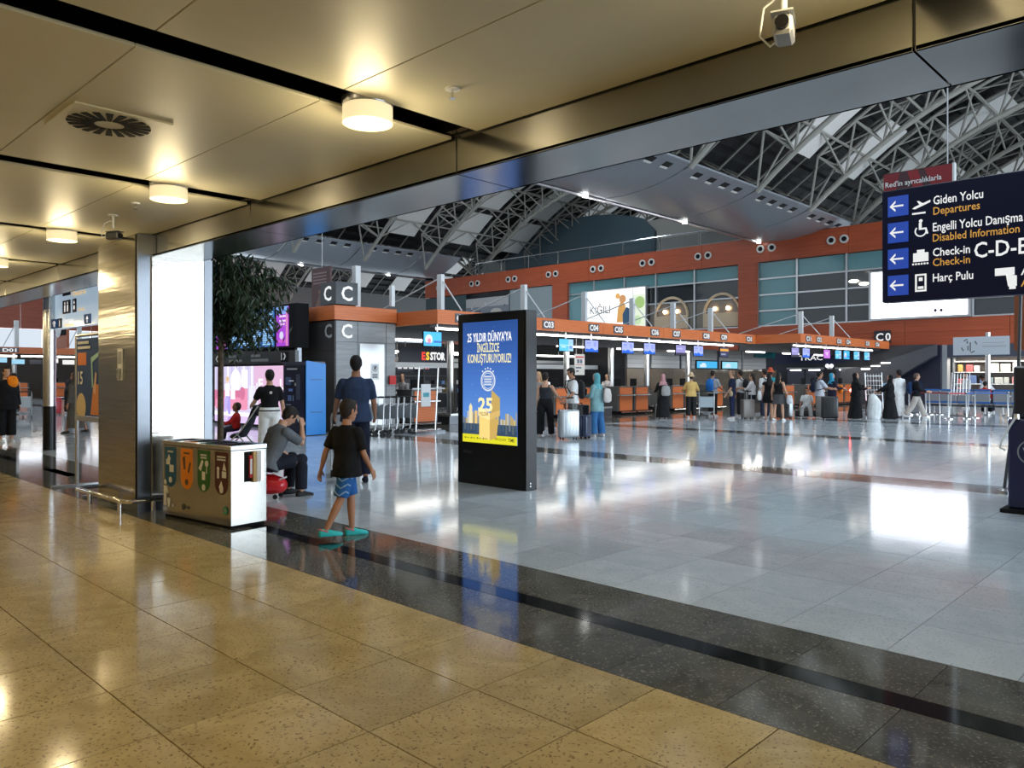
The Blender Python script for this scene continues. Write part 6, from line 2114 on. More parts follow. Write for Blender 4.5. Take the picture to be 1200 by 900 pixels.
def handbag(colr, label, q=.0, off=(.24, -.10), size=(.16, .07, .13), strap=True, kind='bag'):
    def f(c):
        U, at, fw, rt, up = c['U'], c['at'], c['fw'], c['rt'], c['up']
        root = c['t']
        g = thing('shoulder_bag', label, kind, tuple(root.location), root.rotation_euler[2])
        ORG[g.name] = (0, 0, 0)
        C_ = Cloud()
        ctr = at(q) + rt * U(off[0]) + fw * U(off[1])
        C_.tube([ctr - up * U(size[2]), ctr, ctr + up * U(size[2] * .9)], [(U(size[1]), U(size[0])), (U(size[1] * 1.1), U(size[0])), (U(size[1] * .6), U(size[0] * .8))], ref=tuple(fw))
        C_.skin('pouch', cloth(colr), g, .013, 2)
        if strap:
            B().tube([ctr + up * U(size[2]) + rt * U(.05), at(.47) + rt * U(.12 * (1 if off[0] > 0 else -1)), ctr + up * U(size[2]) - rt * U(.05)], .012, 6).build('strap', cloth(tuple(v * .8 for v in colr)), g, world=False)
    return f


def print_on_back(colr, r=.02):
    def f(c):
        p = c['at'](.36) - c['fw'] * c['U'](.148)
        B().ball(p, (c['U'](r), .006, c['U'](r)), 10, 6).build('back_print', flat(colr), c['t'], world=False)
    return f
# ---- the boy in teal clogs
def boy_shorts_print(c):
    U, J, rt, fw = c['U'], c['J'], c['rt'], c['fw']
    for sd in ('R', 'L'):
        hip, knee, ank = c['J'][sd]
        for k in range(3):
            q = .35 + .22 * k
            p = hip + (knee - hip) * q
            rr = .083 - .004 * k
            pts = []
            for j in range(7):
                a = R(20 + 150 * j / 6) * (1 if sd == 'L' else 1) + (0 if sd == 'L' else -R(60))
                pts.append(p + np.array((rr * math.cos(a), -rr * math.sin(a), .02 * math.sin(j * 1.6))))
            B().tube(pts, .009, 6).build('wave_print', flat((0.22, 0.36, 0.55)), c['t'], world=False)


person('boy in a black T-shirt, blue shorts and teal clogs walking past the bin', (-6.57, 4.43), -78, turn=38, H=1.325, hs=1.16, vox=.0085,
       arms={'L': (-22, 16, 14, 4), 'R': (6, 14, 22, 6)}, legs={'R': (-14, 2, 12), 'L': (10, 1, 8)},
       top=((0.006, 0.006, 0.007), .42, -0.16, .038), bottom=('shorts', (0.02, 0.10, 0.30), .46, .022), shoes=(0.03, 0.42, 0.42), shoe_kind='croc',
       hair=('short', (0.018, 0.011, 0.008)), skin=1, head=(-14, 8), extras=[boy_shorts_print])

# ---- man sitting by the bin with a hand on his face, on a red case
person('man in a grey T-shirt and dark jeans sitting low with a hand on his face', (-9.38, 5.10), -62, H=1.72, vox=.0095, pelvis=.487, lean=24,
       legs={'L': (95, 6, 101), 'R': (94, 4, 96)}, arms={'L': (44, 2, 34, 22), 'R': (80, 0, 112, 22)},
       top=((0.115, 0.125, 0.14), .42, -0.10, .024), bottom=('pants', (0.012, 0.014, 0.024), .97, .018), shoes=(0.012, 0.012, 0.013), hair=('short', (0.014, 0.010, 0.008)), skin=0, head=(0, 22))
t = thing('red_case', 'small bright red ride-on case under the sitting man', 'case', (-9.42, 5.11, 0), R(40))
C_ = Cloud()
C_.tube([(-.17, 0, .17), (-.06, 0, .18), (.08, 0, .18), (.18, 0, .17)], [(.12, .12), (.135, .14), (.135, .14), (.11, .12)], ref=(0, 0, 1))
C_.skin('shell', mk('red_plastic', (0.62, 0.012, 0.018), 0.3, coat=.4), t, .012, 2)
for x_, y_ in ((-.15, -.1), (.15, -.1), (-.15, .1), (.15, .1)):
    B().tube([(x_, y_ - .015, .03), (x_, y_ + .015, .03)], .03, 12).build('wheel', RUBBER, t, world=False)
B().tube([(.17, -.06, .24), (.24, -.06, .27), (.24, .06, .27), (.17, .06, .24)], .012, 6).build('handle', WHITE_M, t, world=False)
B().ball((.19, 0, .20), (.03, .05, .04)).build('face_plate', WHITE_M, t, world=False)


# ---- luggage trolleys
def trolley(label, loc, rz, ad=None, group=None):
    t = thing('luggage_trolley', label, 'trolley', loc, rz, group)
    zf = lambda y_: .26 - .14 * (y_ + .40) / .82          # deck and rails fall and taper to the front, so trolleys nest
    xf_ = lambda y_: .245 - .16 * (y_ + .42) / .87
    for s_ in (-1, 1):
        B().tube([(s_ * .275, -.40, .14), (s_ * .275, -.42, .30), (s_ * .28, -.44, .95), (s_ * .26, -.46, 1.02)], .014, 8).build('upright', ALU, t, world=False, smooth=True)
        B().tube([(s_ * .268, -.40, zf(-.42)), (s_ * xf_(-.34), -.34, zf(-.34)), (s_ * xf_(.45), .45, zf(.45))], .009, 8).build('side_rail', ALU, t, world=False, smooth=True)
    B().tube([(-.26, -.46, 1.02), (.26, -.46, 1.02)], .022, 8).build('handle_bar', RUBBER, t, world=False, smooth=True)
    q = [(-.34, .012), (.42, .012)]
    B().add([(sx * (xf_(y_) - .014), y_, zf(y_) + dz) for dz in (-.004, .004) for sx, y_ in ((-1, -.34), (1, -.34), (1, .42), (-1, .42))],
            [(0, 3, 2, 1), (4, 5, 6, 7), (0, 1, 5, 4), (1, 2, 6, 5), (2, 3, 7, 6), (3, 0, 4, 7)]).build('platform', ALU, t, world=False)
    B().tube([(-xf_(.45), .45, zf(.45)), (xf_(.45), .45, zf(.45))], .009, 6).build('front_bar', ALU, t, world=False)
    for k in range(5):
        B().tube([(-.2 + .1 * k, -.42, .80), (-.2 + .1 * k, -.29, .77)], .006, 5).build('basket_wire', ALU, t, world=False)
    B().tube([(-.24, -.42, .84), (-.24, -.29, .82), (.24, -.29, .82), (.24, -.42, .84)], .010, 6).build('basket_rim', ALU, t, world=False)
    B().box((-.25, -.45, .42), (.25, -.43, .82)).build('back_panel', mk('trolley_panel', (0.45, 0.50, 0.53), 0.35) if not ad else flat(ad), t, world=False, bevel=.004)
    for x_, y_, r_ in ((-.275, -.38, .06), (.275, -.38, .06), (0, .40, .045)):
        w = B().tube([(x_ - .013, y_, r_), (x_ + .013, y_, r_)], r_, 14).build('wheel', RUBBER, t, world=False, smooth=True)
        B().tube([(x_, y_, r_), (x_, y_, zf(y_) - .006 if y_ > 0 else .15)], .009, 6).build('caster', ALU, w, world=False)
    return t


def head_rot(loc, rel):
    return math.atan2(loc[1], loc[0]) + R(rel) - math.pi / 2


# ---- man in the blue T-shirt with a trolley
mp = (-9.93, 6.86)
person('tall man in a dark blue T-shirt and navy jeans pushing a trolley', mp, 3, H=1.89, vox=.010, arms={'L': (22, 14, 22, 8), 'R': (18, 14, 22, 8)}, legs={'L': (8, 3, 6), 'R': (-8, 3, 6)},
       top=((0.028, 0.045, 0.095), .40, -0.12, .024), bottom=('pants', (0.010, 0.013, 0.030), .97, .016), shoes=(0.02, 0.02, 0.022), hair=('short', (0.010, 0.008, 0.007)), skin=1, head=(-10, 0), wide=1.06)
a_ = math.atan2(mp[1], mp[0])
tl = (mp[0] + 0.92 * math.cos(a_) - .13 * math.cos(a_ - math.pi / 2), mp[1] + 0.92 * math.sin(a_) - .13 * math.sin(a_ - math.pi / 2), 0)
trolley('silver luggage trolley pushed by the tall man in dark blue', tl, head_rot(tl, 3))
t = thing('travel_bag', 'grey and black patterned bag lying on the tall man\'s trolley', 'bag', (tl[0], tl[1], .235), head_rot(tl, 3))
C_ = Cloud()
C_.tube([(-.14, .02, .18), (0, .02, .18), (.14, .02, .18)], [(.13, .20), (.15, .24), (.13, .20)], ref=(0, 0, 1))
C_.skin('bag_body', cloth((0.25, 0.25, 0.25)), t, .014, 2)
B().tube([(-.15, .02, .34), (-.1, .02, .44), (.1, .02, .44), (.15, .02, .34)], .014, 6).build('handle', BLACKM, t, world=False)

# ---- woman in white trousers with the pushchair
wp = (-13.35, 7.3)
person('woman in a black T-shirt and white trousers at the pushchair', wp, 8, H=1.70, fem=True, vox=.0115, arms={'L': (28, 20, 45, 14), 'R': (0, 14, 16, 6)}, legs={'L': (6, 3, 5), 'R': (-6, 3, 4)},
       top=((0.006, 0.006, 0.007), .36, 0.0, .020), bottom=('pants', (0.72, 0.71, 0.68), .97, .030), shoes=(0.5, 0.5, 0.5), hair=('short', (0.010, 0.007, 0.006)), skin=0, head=(10, 0), extras=[print_on_back((0.6, 0.55, 0.5), .028)])
a_ = math.atan2(wp[1], wp[0])
sp = (wp[0] + 1.15 * math.cos(a_ + .52), wp[1] + 1.15 * math.sin(a_ + .52), 0)
t = thing('pushchair', 'black pushchair beside the woman in white trousers', 'pushchair', sp, head_rot(sp, 75))
DK = cloth((0.02, 0.022, 0.026))
C_ = Cloud()
C_.tube([(0, -.30, .95), (0, -.22, .70), (0, -.08, .46), (0, .12, .42)], [(.05, .20), (.06, .22), (.07, .22), (.05, .20)], ref=(0, 1, 0))
C_.skin('seat', DK, t, .014, 2)
C_ = Cloud()
C_.loft([[np.array((.25 * math.cos(q), -.26 - .18 * math.cos(u) + .0, .80 + .24 * math.sin(u))) + np.array((0, .10 * math.sin(q), 0)) for q in np.linspace(0, 2 * np.pi, 14, endpoint=False)] for u in (0.1, .5, .9, 1.3)])
C_.skin('hood', DK, t, .016, 2)
for s_ in (-1, 1):
    B().tube([(s_ * .24, .34, .10), (s_ * .24, -.10, .55), (s_ * .24, -.42, 1.02)], .014, 8).build('frame_bar', ALU, t, world=False)
    B().tube([(s_ * .24, -.34, .10), (s_ * .24, .0, .50)], .014, 8).build('frame_bar', ALU, t, world=False)
    for y_ in (-.34, .34):
        B().tube([(s_ * .24 - .02, y_, .10), (s_ * .24 + .02, y_, .10)], .10, 18).build('wheel', RUBBER, t, world=False)
B().tube([(-.24, -.42, 1.02), (-.2, -.47, 1.07), (.2, -.47, 1.07), (.24, -.42, 1.02)], .016, 8).build('handle', BLACKM, t, world=False)
B().box((-.20, -.25, .16), (.20, .20, .30)).build('basket', DK, t, world=False, bevel=.03)
person('small child in red sitting in the pushchair', (sp[0] + .07 * math.cos(math.atan2(sp[1], sp[0]) + R(75)), sp[1] + .07 * math.sin(math.atan2(sp[1], sp[0]) + R(75))), 75, H=0.95, hs=1.38, pelvis=.60, lean=-4, legs={'L': (80, 6, 70), 'R': (80, 6, 70)}, arms={'L': (30, 20, 40, 0), 'R': (30, 20, 40, 0)},
       top=((0.42, 0.015, 0.015), .9, -0.05, .02), bottom=('pants', (0.03, 0.03, 0.05), .9, .012), shoes=(0.05, 0.05, 0.06), hair=('crop', (0.03, 0.018, 0.01)), skin=2, vox=.011)


# ---- suitcases
def suitcase(label, loc, rz, colr, w=.46, d=.28, h=.66, handle=True, gloss=.35, metal=0.0, group=None, carry=True):
    t = thing('suitcase', label, 'suitcase', (loc[0], loc[1], 0), rz, group)
    m = mk('case_%02d_%02d_%02d' % (colr[0] * 99, colr[1] * 99, colr[2] * 99), colr, gloss, metal, coat=.2)
    B().box((-w / 2, -d / 2, .06), (w / 2, d / 2, .06 + h)).build('shell', m, t, world=False, bevel=.045, smooth=True, segs=3)
    B().box((-w / 2 - .002, -.012, .065), (w / 2 + .002, .012, .055 + h)).build('zip_seam', BLACKM, t, world=False, bevel=.004)
    for k in range(5):
        x_ = -w / 2 + .08 + (w - .16) * k / 4
        B().box((x_ - .008, -d / 2 - .004, .14), (x_ + .008, d / 2 + .004, h - .02)).build('rib', m, t, world=False, bevel=.003)
    for x_ in (-w / 2 + .07, w / 2 - .07):
        for y_ in (-d / 2 + .06, d / 2 - .06):
            B().tube([(x_ - .012, y_, .032), (x_ + .012, y_, .032)], .032, 12).build('wheel', RUBBER, t, world=False)
    if handle:
        for x_ in (-.09, .09):
            B().tube([(x_, -d / 2 + .04, .06 + h), (x_, -d / 2 + .04, .36 + h)], .010, 6).build('handle_rod', ALU, t, world=False)
        B().tube([(-.10, -d / 2 + .04, .36 + h), (.10, -d / 2 + .04, .36 + h)], .018, 8).build('handle_grip', BLACKM, t, world=False)
    if carry:
        B().tube([(-.08, 0, .06 + h), (-.07, 0, .10 + h), (.07, 0, .10 + h), (.08, 0, .06 + h)], .012, 6).build('carry_handle', BLACKM, t, world=False)
    return t


# ---- group under C03
person('woman in a charcoal tank top and black trousers seen from behind', (-13.42, 15.15), -12, H=1.68, fem=True, arms={'L': (-4, 10, 12, 2), 'R': (26, 26, 30, 4)}, legs={'L': (-6, 4, 4), 'R': (10, 5, 6)},
       top=((0.025, 0.028, 0.034), -1, 0.0, .014), bottom=('pants', (0.008, 0.008, 0.010), .97, .022), shoes=(0.30, 0.28, 0.27), hair=('bun', (0.016, 0.011, 0.009)), skin=0)
person('blonde woman half hidden behind the woman in the tank top', (-14.35, 15.9), 160, H=1.70, fem=True, top=((0.30, 0.28, 0.26), .4), bottom=('pants', (0.02, 0.02, 0.03)), hair=('long', (0.48, 0.30, 0.13)), skin=0, vox=.016)
person('young man in a white T-shirt with a black backpack looking down', (-13.0, 15.75), 105, H=1.80, arms={'L': (12, 10, 40, 10), 'R': (4, 12, 14, 2)}, legs={'L': (4, 4, 4), 'R': (-4, 4, 4)},
       top=((0.66, 0.66, 0.65), .42, -0.10, .026), bottom=('shorts', (0.13, 0.14, 0.13), .50, .028), shoes=(0.6, 0.6, 0.6), hair=('short', (0.012, 0.009, 0.008)), skin=1, head=(10, 18), extras=[backpack((0.012, 0.012, 0.014), 'black backpack worn by the young man in white')])
person('woman in a teal headscarf and pale tunic with blue jeans', (-12.66, 16.35), 55, H=1.66, fem=True, arms={'L': (14, 8, 84, 18), 'R': (14, 8, 84, 14)}, legs={'L': (4, 3, 4), 'R': (-4, 3, 4)},
       top=((0.20, 0.36, 0.38), .85, -0.26, .035), bottom=('pants', (0.035, 0.13, 0.30), .98, .036), shoes=(0.62, 0.62, 0.62), hair=('hijab', (0.10, 0.32, 0.36)), skin=0, head=(0, 8),
       extras=[handbag((0.50, 0.46, 0.43), 'large pale grey bag on the back of the woman in the teal headscarf', q=.20, off=(.10, -.275), size=(.17, .07, .16))])
suitcase('pair-striped silver suitcase beside the young man in white', (-12.62, 15.12), head_rot((-12.62, 15.12), 20), (0.42, 0.45, 0.47), w=.50, d=.32, h=.70, metal=.6, gloss=.3)
suitcase('tall black suitcase next to the woman in the teal headscarf', (-13.24, 16.32), head_rot((-13.24, 16.32), 15), (0.010, 0.010, 0.011), w=.50, d=.34, h=.78, handle=False)
suitcase('small navy suitcase behind the silver one', (-12.48, 15.62), head_rot((-12.48, 15.62), 70), (0.02, 0.035, 0.08), w=.40, d=.24, h=.55, handle=False)

# ---- staff behind the counters
staffs = [(-20.75, 16.2, 'seated clerk in a grey top behind counter C01', (0.22, 0.22, 0.23)), (-20.8, 15.5, 'clerk with dark hair beside counter C01', (0.10, 0.10, 0.12)), (-20.75, 23.4, 'clerk in a white shirt behind counter C05', (0.66, 0.66, 0.66)),
          (-20.75, 22.55, 'clerk in a dark jacket behind counter C04', (0.03, 0.03, 0.05)), (-20.75, 27.5, 'clerk in a pale blouse behind counter C07', (0.5, 0.48, 0.5))]
for x_, y_, lab, c_ in staffs:
    person(lab, (x_, y_), 165, H=1.66, fem=True, top=(c_, .9), bottom=('pants', (0.02, 0.02, 0.03)), hair=('bun', (0.03, 0.018, 0.012)), skin=0, arms={'L': (40, 8, 50, 16), 'R': (40, 8, 50, 16)}, vox=.018)

# ---- queue on the right
person('woman in a pink headscarf and black dress at the counters', (-16.2, 24.95), 10, H=1.66, fem=True, top=((0.012, 0.012, 0.013), .9, -0.1, .03), bottom=('skirt', (0.010, 0.010, 0.011), .06, .27), hair=('hijab', (0.50, 0.26, 0.28)), skin=0, shoes=(0.3, 0.3, 0.3), vox=.016, arms={'L': (20, 16, 50, 6), 'R': (10, 12, 40, 6)},
       extras=[handbag((0.30, 0.30, 0.29), 'black and white patterned bag on the back of the woman in pink', q=.16, off=(.06, -.275), size=(.18, .06, .17))])
person('person in a yellow blouse and straw bucket hat', (-15.75, 26.2), 5, H=1.67, fem=True, top=((0.66, 0.44, 0.15), .8, -0.10, .035), bottom=('pants', (0.012, 0.012, 0.014), .97, .03), hair=('hat', (0.55, 0.40, 0.24)), skin=0, arms={'L': (20, 22, 60, 10), 'R': (20, 22, 60, 10)}, vox=.016)
person('man in a pale grey T-shirt with a bright blue backpack', (-15.7, 27.75), -30, H=1.80, top=((0.36, 0.37, 0.38), .42, -0.08, .026), bottom=('pants', (0.012, 0.013, 0.018)), skin=1, arms={'L': (20, 14, 40, 6), 'R': (20, 14, 40, 6)}, vox=.016, extras=[backpack((0.02, 0.17, 0.55), 'bright blue backpack on the man in pale grey')])
tl = (-15.4, 26.75, 0)
trolley('luggage trolley with a plain grey panel behind the straw hat', tl, head_rot(tl, 0), (0.42, 0.50, 0.54))
person('balding man in a navy T-shirt with a tan waist bag', (-14.3, 26.7), 85, H=1.80, top=((0.010, 0.014, 0.034), .42, -0.08, .022), bottom=('pants', (0.012, 0.018, 0.05)), hair=('crop', (0.20, 0.12, 0.08)), skin=0, arms={'L': (6, 8, 30, 6), 'R': (4, 8, 20, 4)}, vox=.016,
       extras=[handbag((0.36, 0.27, 0.17), 'tan waist bag on the man in navy', q=-.02, off=(-.275, .02), size=(.09, .07, .07), strap=False)])
person('dark-haired man in a white shirt with a large black backpack', (-14.78, 28.25), 60, H=1.80, top=((0.55, 0.55, 0.55), .5), bottom=('pants', (0.012, 0.012, 0.014)), skin=1, vox=.016, extras=[backpack((0.010, 0.010, 0.011), 'large black backpack beside the man in navy', w=.17)])
person('woman in a white blouse with dark hair in profile', (-13.95, 27.6), 75, H=1.68, fem=True, top=((0.62, 0.60, 0.60), .7), bottom=('pants', (0.02, 0.02, 0.03)), hair=('long', (0.018, 0.012, 0.010)), skin=0, vox=.016, arms={'L': (30, 8, 70, 10), 'R': (30, 8, 70, 10)})
person('tall man in a white shirt with black backpack straps and jeans', (-13.5, 27.7), 50, H=1.85, top=((0.62, 0.62, 0.61), .5), bottom=('pants', (0.03, 0.04, 0.07)), skin=1, vox=.016, extras=[backpack((0.012, 0.012, 0.013), 'black backpack on the tall man in white and jeans', w=.13)])
person('woman in a short black dress with long dark hair', (-13.05, 27.1), 15, H=1.68, fem=True, top=((0.008, 0.008, 0.009), .1, -0.1, .02), bottom=('skirt', (0.008, 0.008, 0.009), .62, .21), hair=('long', (0.010, 0.008, 0.007)), skin=0, shoes=(0.40, 0.28, 0.22), vox=.014,
       extras=[handbag((0.62, 0.62, 0.62), 'white shoulder bag on the woman in the short black dress', q=-.02, off=(-.34, -.02), size=(.08, .08, .14))])
person('person in an orange cap and teal top beyond the queue', (-14.48, 30.23), 20, H=1.86, top=((0.02, 0.22, 0.26), .45), bottom=('pants', (0.03, 0.03, 0.04)), hair=('hat', (0.50, 0.09, 0.04)), skin=1, vox=.018)
person('woman in a black top and dark patterned skirt with long hair', (-12.55, 26.85), -25, H=1.72, fem=True, top=((0.009, 0.009, 0.010), -1, 0.0, .016), bottom=('skirt', (0.06, 0.06, 0.065), .60, .24), hair=('long', (0.012, 0.009, 0.008)), skin=0, shoes=(0.66, 0.66, 0.65), arms={'L': (0, 16, 20, 4), 'R': (4, 16, 24, 4)}, legs={'L': (-8, 3, 6), 'R': (10, 3, 6)}, vox=.014,
       extras=[handbag((0.58, 0.60, 0.62), 'white hand bag beside the woman in the patterned skirt', q=-.16, off=(.40, .02), size=(.11, .08, .12), strap=False)])
suitcase('silver hard suitcase with bright edge beside the patterned skirt', (-13.02, 28.45), head_rot((-13.02, 28.45), 15), (0.44, 0.47, 0.49), w=.50, d=.30, h=.70, metal=.6, handle=False)
suitcase('taupe hard suitcase next to the large black backpack', (-13.82, 26.98), head_rot((-13.82, 26.98), 25), (0.20, 0.17, 0.15), w=.46, d=.30, h=.68)
suitcase('big black suitcase standing behind the short black dress', (-12.85, 27.85), head_rot((-12.85, 27.85), 0), (0.009, 0.009, 0.010), w=.48, d=.30, h=.75, handle=False)
person('child in a white T-shirt and white trousers facing the hall', (-12.5, 29.15), 175, H=1.42, hs=1.12, top=((0.68, 0.68, 0.67), .42, -0.05, .02), bottom=('pants', (0.50, 0.49, 0.48), .95, .022), skin=1, pelvis=.485, legs={'L': (80, 12, 78), 'R': (82, 10, 84)}, arms={'L': (10, 14, 24, 4), 'R': (10, 14, 24, 4)}, vox=.014, shoes=(0.65, 0.65, 0.65))
suitcase('wide black trunk under the sitting child in white', (-12.53, 29.22), head_rot((-12.5, 29.15), 0), (0.012, 0.012, 0.013), w=.85, d=.34, h=.25, handle=False, carry=False)
person('man in a white shirt with a dark navy backpack facing the counters', (-11.95, 29.0), -70, H=1.76, top=((0.48, 0.50, 0.56), .5, -0.12, .03), bottom=('pants', (0.30, 0.29, 0.28), .97, .022), hair=('short', (0.008, 0.007, 0.007)), skin=1, arms={'L': (40, 8, 40, 8), 'R': (40, 8, 40, 8)}, vox=.015, extras=[backpack((0.012, 0.018, 0.035), 'dark navy backpack on the man in the white shirt', size=.8)])
suitcase('upright black suitcase beside the man with the navy backpack', (-11.42, 28.62), head_rot((-11.42, 28.62), 10), (0.010, 0.010, 0.011), w=.56, d=.34, h=.80, handle=False)
person('woman in a bright blue headscarf and long navy dress', (-12.6, 31.8), -65, H=1.70, fem=True, top=((0.008, 0.012, 0.035), .95, -0.1, .035), bottom=('skirt', (0.008, 0.012, 0.035), .05, .27), hair=('hijab', (0.03, 0.26, 0.42)), skin=0, arms={'L': (30, 8, 60, 10), 'R': (30, 8, 60, 10)}, vox=.016,
       extras=[handbag((0.72, 0.24, 0.02), 'orange bag held by the woman in the blue headscarf', q=.15, off=(.05, .34), size=(.18, .08, .13), strap=False)])
person('woman in a full black abaya looking at her phone', (-11.0, 30.0), -70, H=1.70, fem=True, top=((0.006, 0.006, 0.007), .97, -0.1, .045), bottom=('skirt', (0.006, 0.006, 0.007), .02, .30), hair=('hijab', (0.006, 0.006, 0.007)), skin=0, arms={'L': (30, 6, 70, 10), 'R': (30, 6, 70, 10)}, vox=.015)
person('woman in a full black abaya reaching out an arm', (-10.02, 30.75), 70, H=1.62, fem=True, top=((0.006, 0.006, 0.007), .97, -0.1, .045), bottom=('skirt', (0.006, 0.006, 0.007), .02, .32), hair=('hijab', (0.006, 0.006, 0.007)), skin=0, arms={'L': (52, 14, 6, 4), 'R': (52, 10, 8, 4)}, vox=.015)
person('man in a long white robe behind the black abaya', (-10.1, 32.0), 40, H=1.82, top=((0.70, 0.70, 0.69), .9, -0.1, .03), bottom=('skirt', (0.70, 0.70, 0.69), .08, .22), skin=2, vox=.016, hair=('short', (0.01, 0.008, 0.007)))
t = thing('cloth_sack', 'large white cloth sack standing between the two black abayas', 'sack', (-10.43, 30.27, 0))
C_ = Cloud()
C_.tube([(0, 0, .06), (0, 0, .3), (0.03, 0, .6), (-.05, 0, .82)], [(.22, .24), (.24, .27), (.22, .25), (.14, .16)], ref=(0, 1, 0))
C_.skin('sack_body', cloth((0.66, 0.68, 0.67)), t, .018, 2).location = (0, 0, -.0)
B().tube([(-.05, 0, .86), (-.08, 0, .96), (.0, 0, .98), (-.02, 0, .87)], .02, 6).build('tied_neck', cloth((0.5, 0.53, 0.55)), t, world=False)
suitcase('dark suitcase with blue handle beside the white sack', (-10.72, 30.85), head_rot((-10.7, 30.8), 10), (0.012, 0.014, 0.03), w=.40, d=.28, h=.62)
person('man in a black sweater and beige trousers walking with a blue backpack', (-9.5, 32.1), -80, H=1.74, top=((0.010, 0.010, 0.011), .9, -0.08, .03), bottom=('pants', (0.42, 0.38, 0.34), .97, .034), shoes=(0.68, 0.68, 0.67), hair=('short', (0.12, 0.08, 0.06)), skin=0, arms={'L': (34, 8, 40, 6), 'R': (20, 8, 60, 6)}, legs={'L': (22, 2, 4), 'R': (-20, 2, 16)}, vox=.014, extras=[backpack((0.012, 0.035, 0.10), 'blue backpack on the walking man in beige trousers', size=1.1)])

# ---- people in the shop and on the benches
person('shop visitor in a black waistcoat and white sleeves', (-10.6, 43.6), 130, H=1.76, top=((0.55, 0.55, 0.55), .9), bottom=('pants', (0.02, 0.02, 0.02)), skin=1, vox=.022)
person('man in a white shirt bending over the bench', (-8.5, 38.9), 60, H=1.76, lean=35, top=((0.62, 0.63, 0.64), .9), bottom=('pants', (0.02, 0.02, 0.03)), skin=2, vox=.02, arms={'L': (50, 8, 20, 4), 'R': (50, 8, 20, 4)})
person('shopper in dark clothes with a white bag at the shelves', (-7.55, 43.5), 10, H=1.74, top=((0.03, 0.03, 0.04), .9), bottom=('pants', (0.02, 0.02, 0.03)), skin=1, vox=.022)
person('person in red sitting on the blue bench', (-8.25, 36.60), -12.7, H=1.70, pelvis=.635, lean=14, arms={'L': (34, 4, 50, 12), 'R': (34, 4, 50, 12)}, legs={'L': (78, 4, 78), 'R': (78, 4, 78)}, top=((0.36, 0.02, 0.02), .9), bottom=('pants', (0.02, 0.02, 0.03)), skin=1, vox=.02)

# ---- people on the left
person('person in black with an orange hood over the shoulder and white boots', (-22.0, 5.05), -165, H=1.80, wide=1.12, top=((0.008, 0.008, 0.009), .97, -0.2, .05), bottom=('pants', (0.008, 0.008, 0.009), .9, .035), shoes=(0.62, 0.62, 0.62), hair=('short', (0.012, 0.010, 0.009)), skin=0, vox=.014,
       extras=[handbag((0.80, 0.22, 0.01), 'orange cloth bundle on the shoulder of the person in black', q=.47, off=(-.10, .10), size=(.12, .10, .08), strap=False)])
person('woman in a long brown patterned dress walking behind the poster stand', (-23.95, 7.15), 55, H=1.70, fem=True, top=((0.075, 0.065, 0.05), .9, -0.1, .04), bottom=('skirt', (0.075, 0.065, 0.05), .16, .26), hair=('hijab', (0.05, 0.045, 0.035)), skin=1, shoes=(0.05, 0.04, 0.03), vox=.016, legs={'L': (14, 2, 6), 'R': (-14, 2, 10)})
person('person in dark trousers standing behind the poster stand', (-22.1, 8.2), -40, H=1.72, top=((0.05, 0.06, 0.10), .9), bottom=('pants', (0.015, 0.018, 0.03)), shoes=(0.02, 0.02, 0.02), skin=1, vox=.018)
person('distant man in black bending over a red suitcase', (-36.6, 10.7), -30, H=1.78, lean=22, top=((0.012, 0.013, 0.017), .9), bottom=('pants', (0.012, 0.012, 0.016)), skin=1, vox=.022, arms={'L': (40, 8, 10, 4), 'R': (40, 8, 10, 4)})
person('distant man in a dark jacket facing the D counters', (-37.6, 11.6), 30, H=1.80, top=((0.015, 0.017, 0.024), .9), bottom=('pants', (0.015, 0.015, 0.02)), skin=1, vox=.022, hair=('short', (0.01, 0.01, 0.01)))
person('distant woman in a beige sleeveless top by a trolley', (-34.6, 8.2), 25, H=1.70, fem=True, top=((0.45, 0.33, 0.25), -1), bottom=('pants', (0.12, 0.13, 0.15)), skin=0, vox=.022)
suitcase('bright red suitcase far left near the D counters', (-35.9, 9.95), head_rot((-35.9, 9.9), 5), (0.55, 0.018, 0.03), w=.50, d=.32, h=.66, handle=False)
trolley('distant silver luggage trolley at the far left', (-34.0, 8.35, 0), head_rot((-34, 8.3), 0))
person('distant passenger in a white top at the D counters', (-40.5, 13.6), 10, H=1.72, top=((0.6, 0.6, 0.6), .5), bottom=('pants', (0.10, 0.05, 0.03)), skin=1, vox=.022)

# ---- row of nested trolleys by the corner block
for k in range(7):
    lc = (-17.55 + .03 * (k % 2), 12.15 + .235 * k, 0)
    trolley('silver luggage trolley nested in the row by the grey C block', lc, R(180), group='nested trolleys by the C block')
t = thing('trolley_frame', 'tall steel trolley corral frame with a white notice by the C block', 'stand', (-17.3, 13.9, 0))
for y_ in (13.72, 14.42):
    B().tube([(-16.98, y_, 0), (-16.98, y_ + .12, 1.85)], .022, 8).build('upright', ALU, t, smooth=True)
B().tube([(-16.98, 13.84, 1.85), (-16.98, 14.54, 1.85)], .022, 8).build('top_bar', ALU, t)
B().tube([(-16.98, 13.6, 1.25), (-16.94, 14.75, 1.25)], .02, 8).build('cross_bar', WHITE_M, t)
B().box((-16.955, 13.88, .75), (-16.935, 14.22, 1.38)).build('notice', WHITE_M, t)
B().box((-16.935, 13.95, 1.02), (-16.93, 14.16, 1.14)).build('notice_print', flat((0.08, 0.36, 0.42)), t)
B().box((-17.12, 13.6, .0), (-16.84, 14.7, .06)).build('foot', STEEL_DK, t)
tag(B().box((-19.40, 14.62, 1.35), (-19.36, 14.86, 1.62)).build('fire_notice', flat((0.62, 0.03, 0.03))), 'small red notice beside the white service door', 'notice')

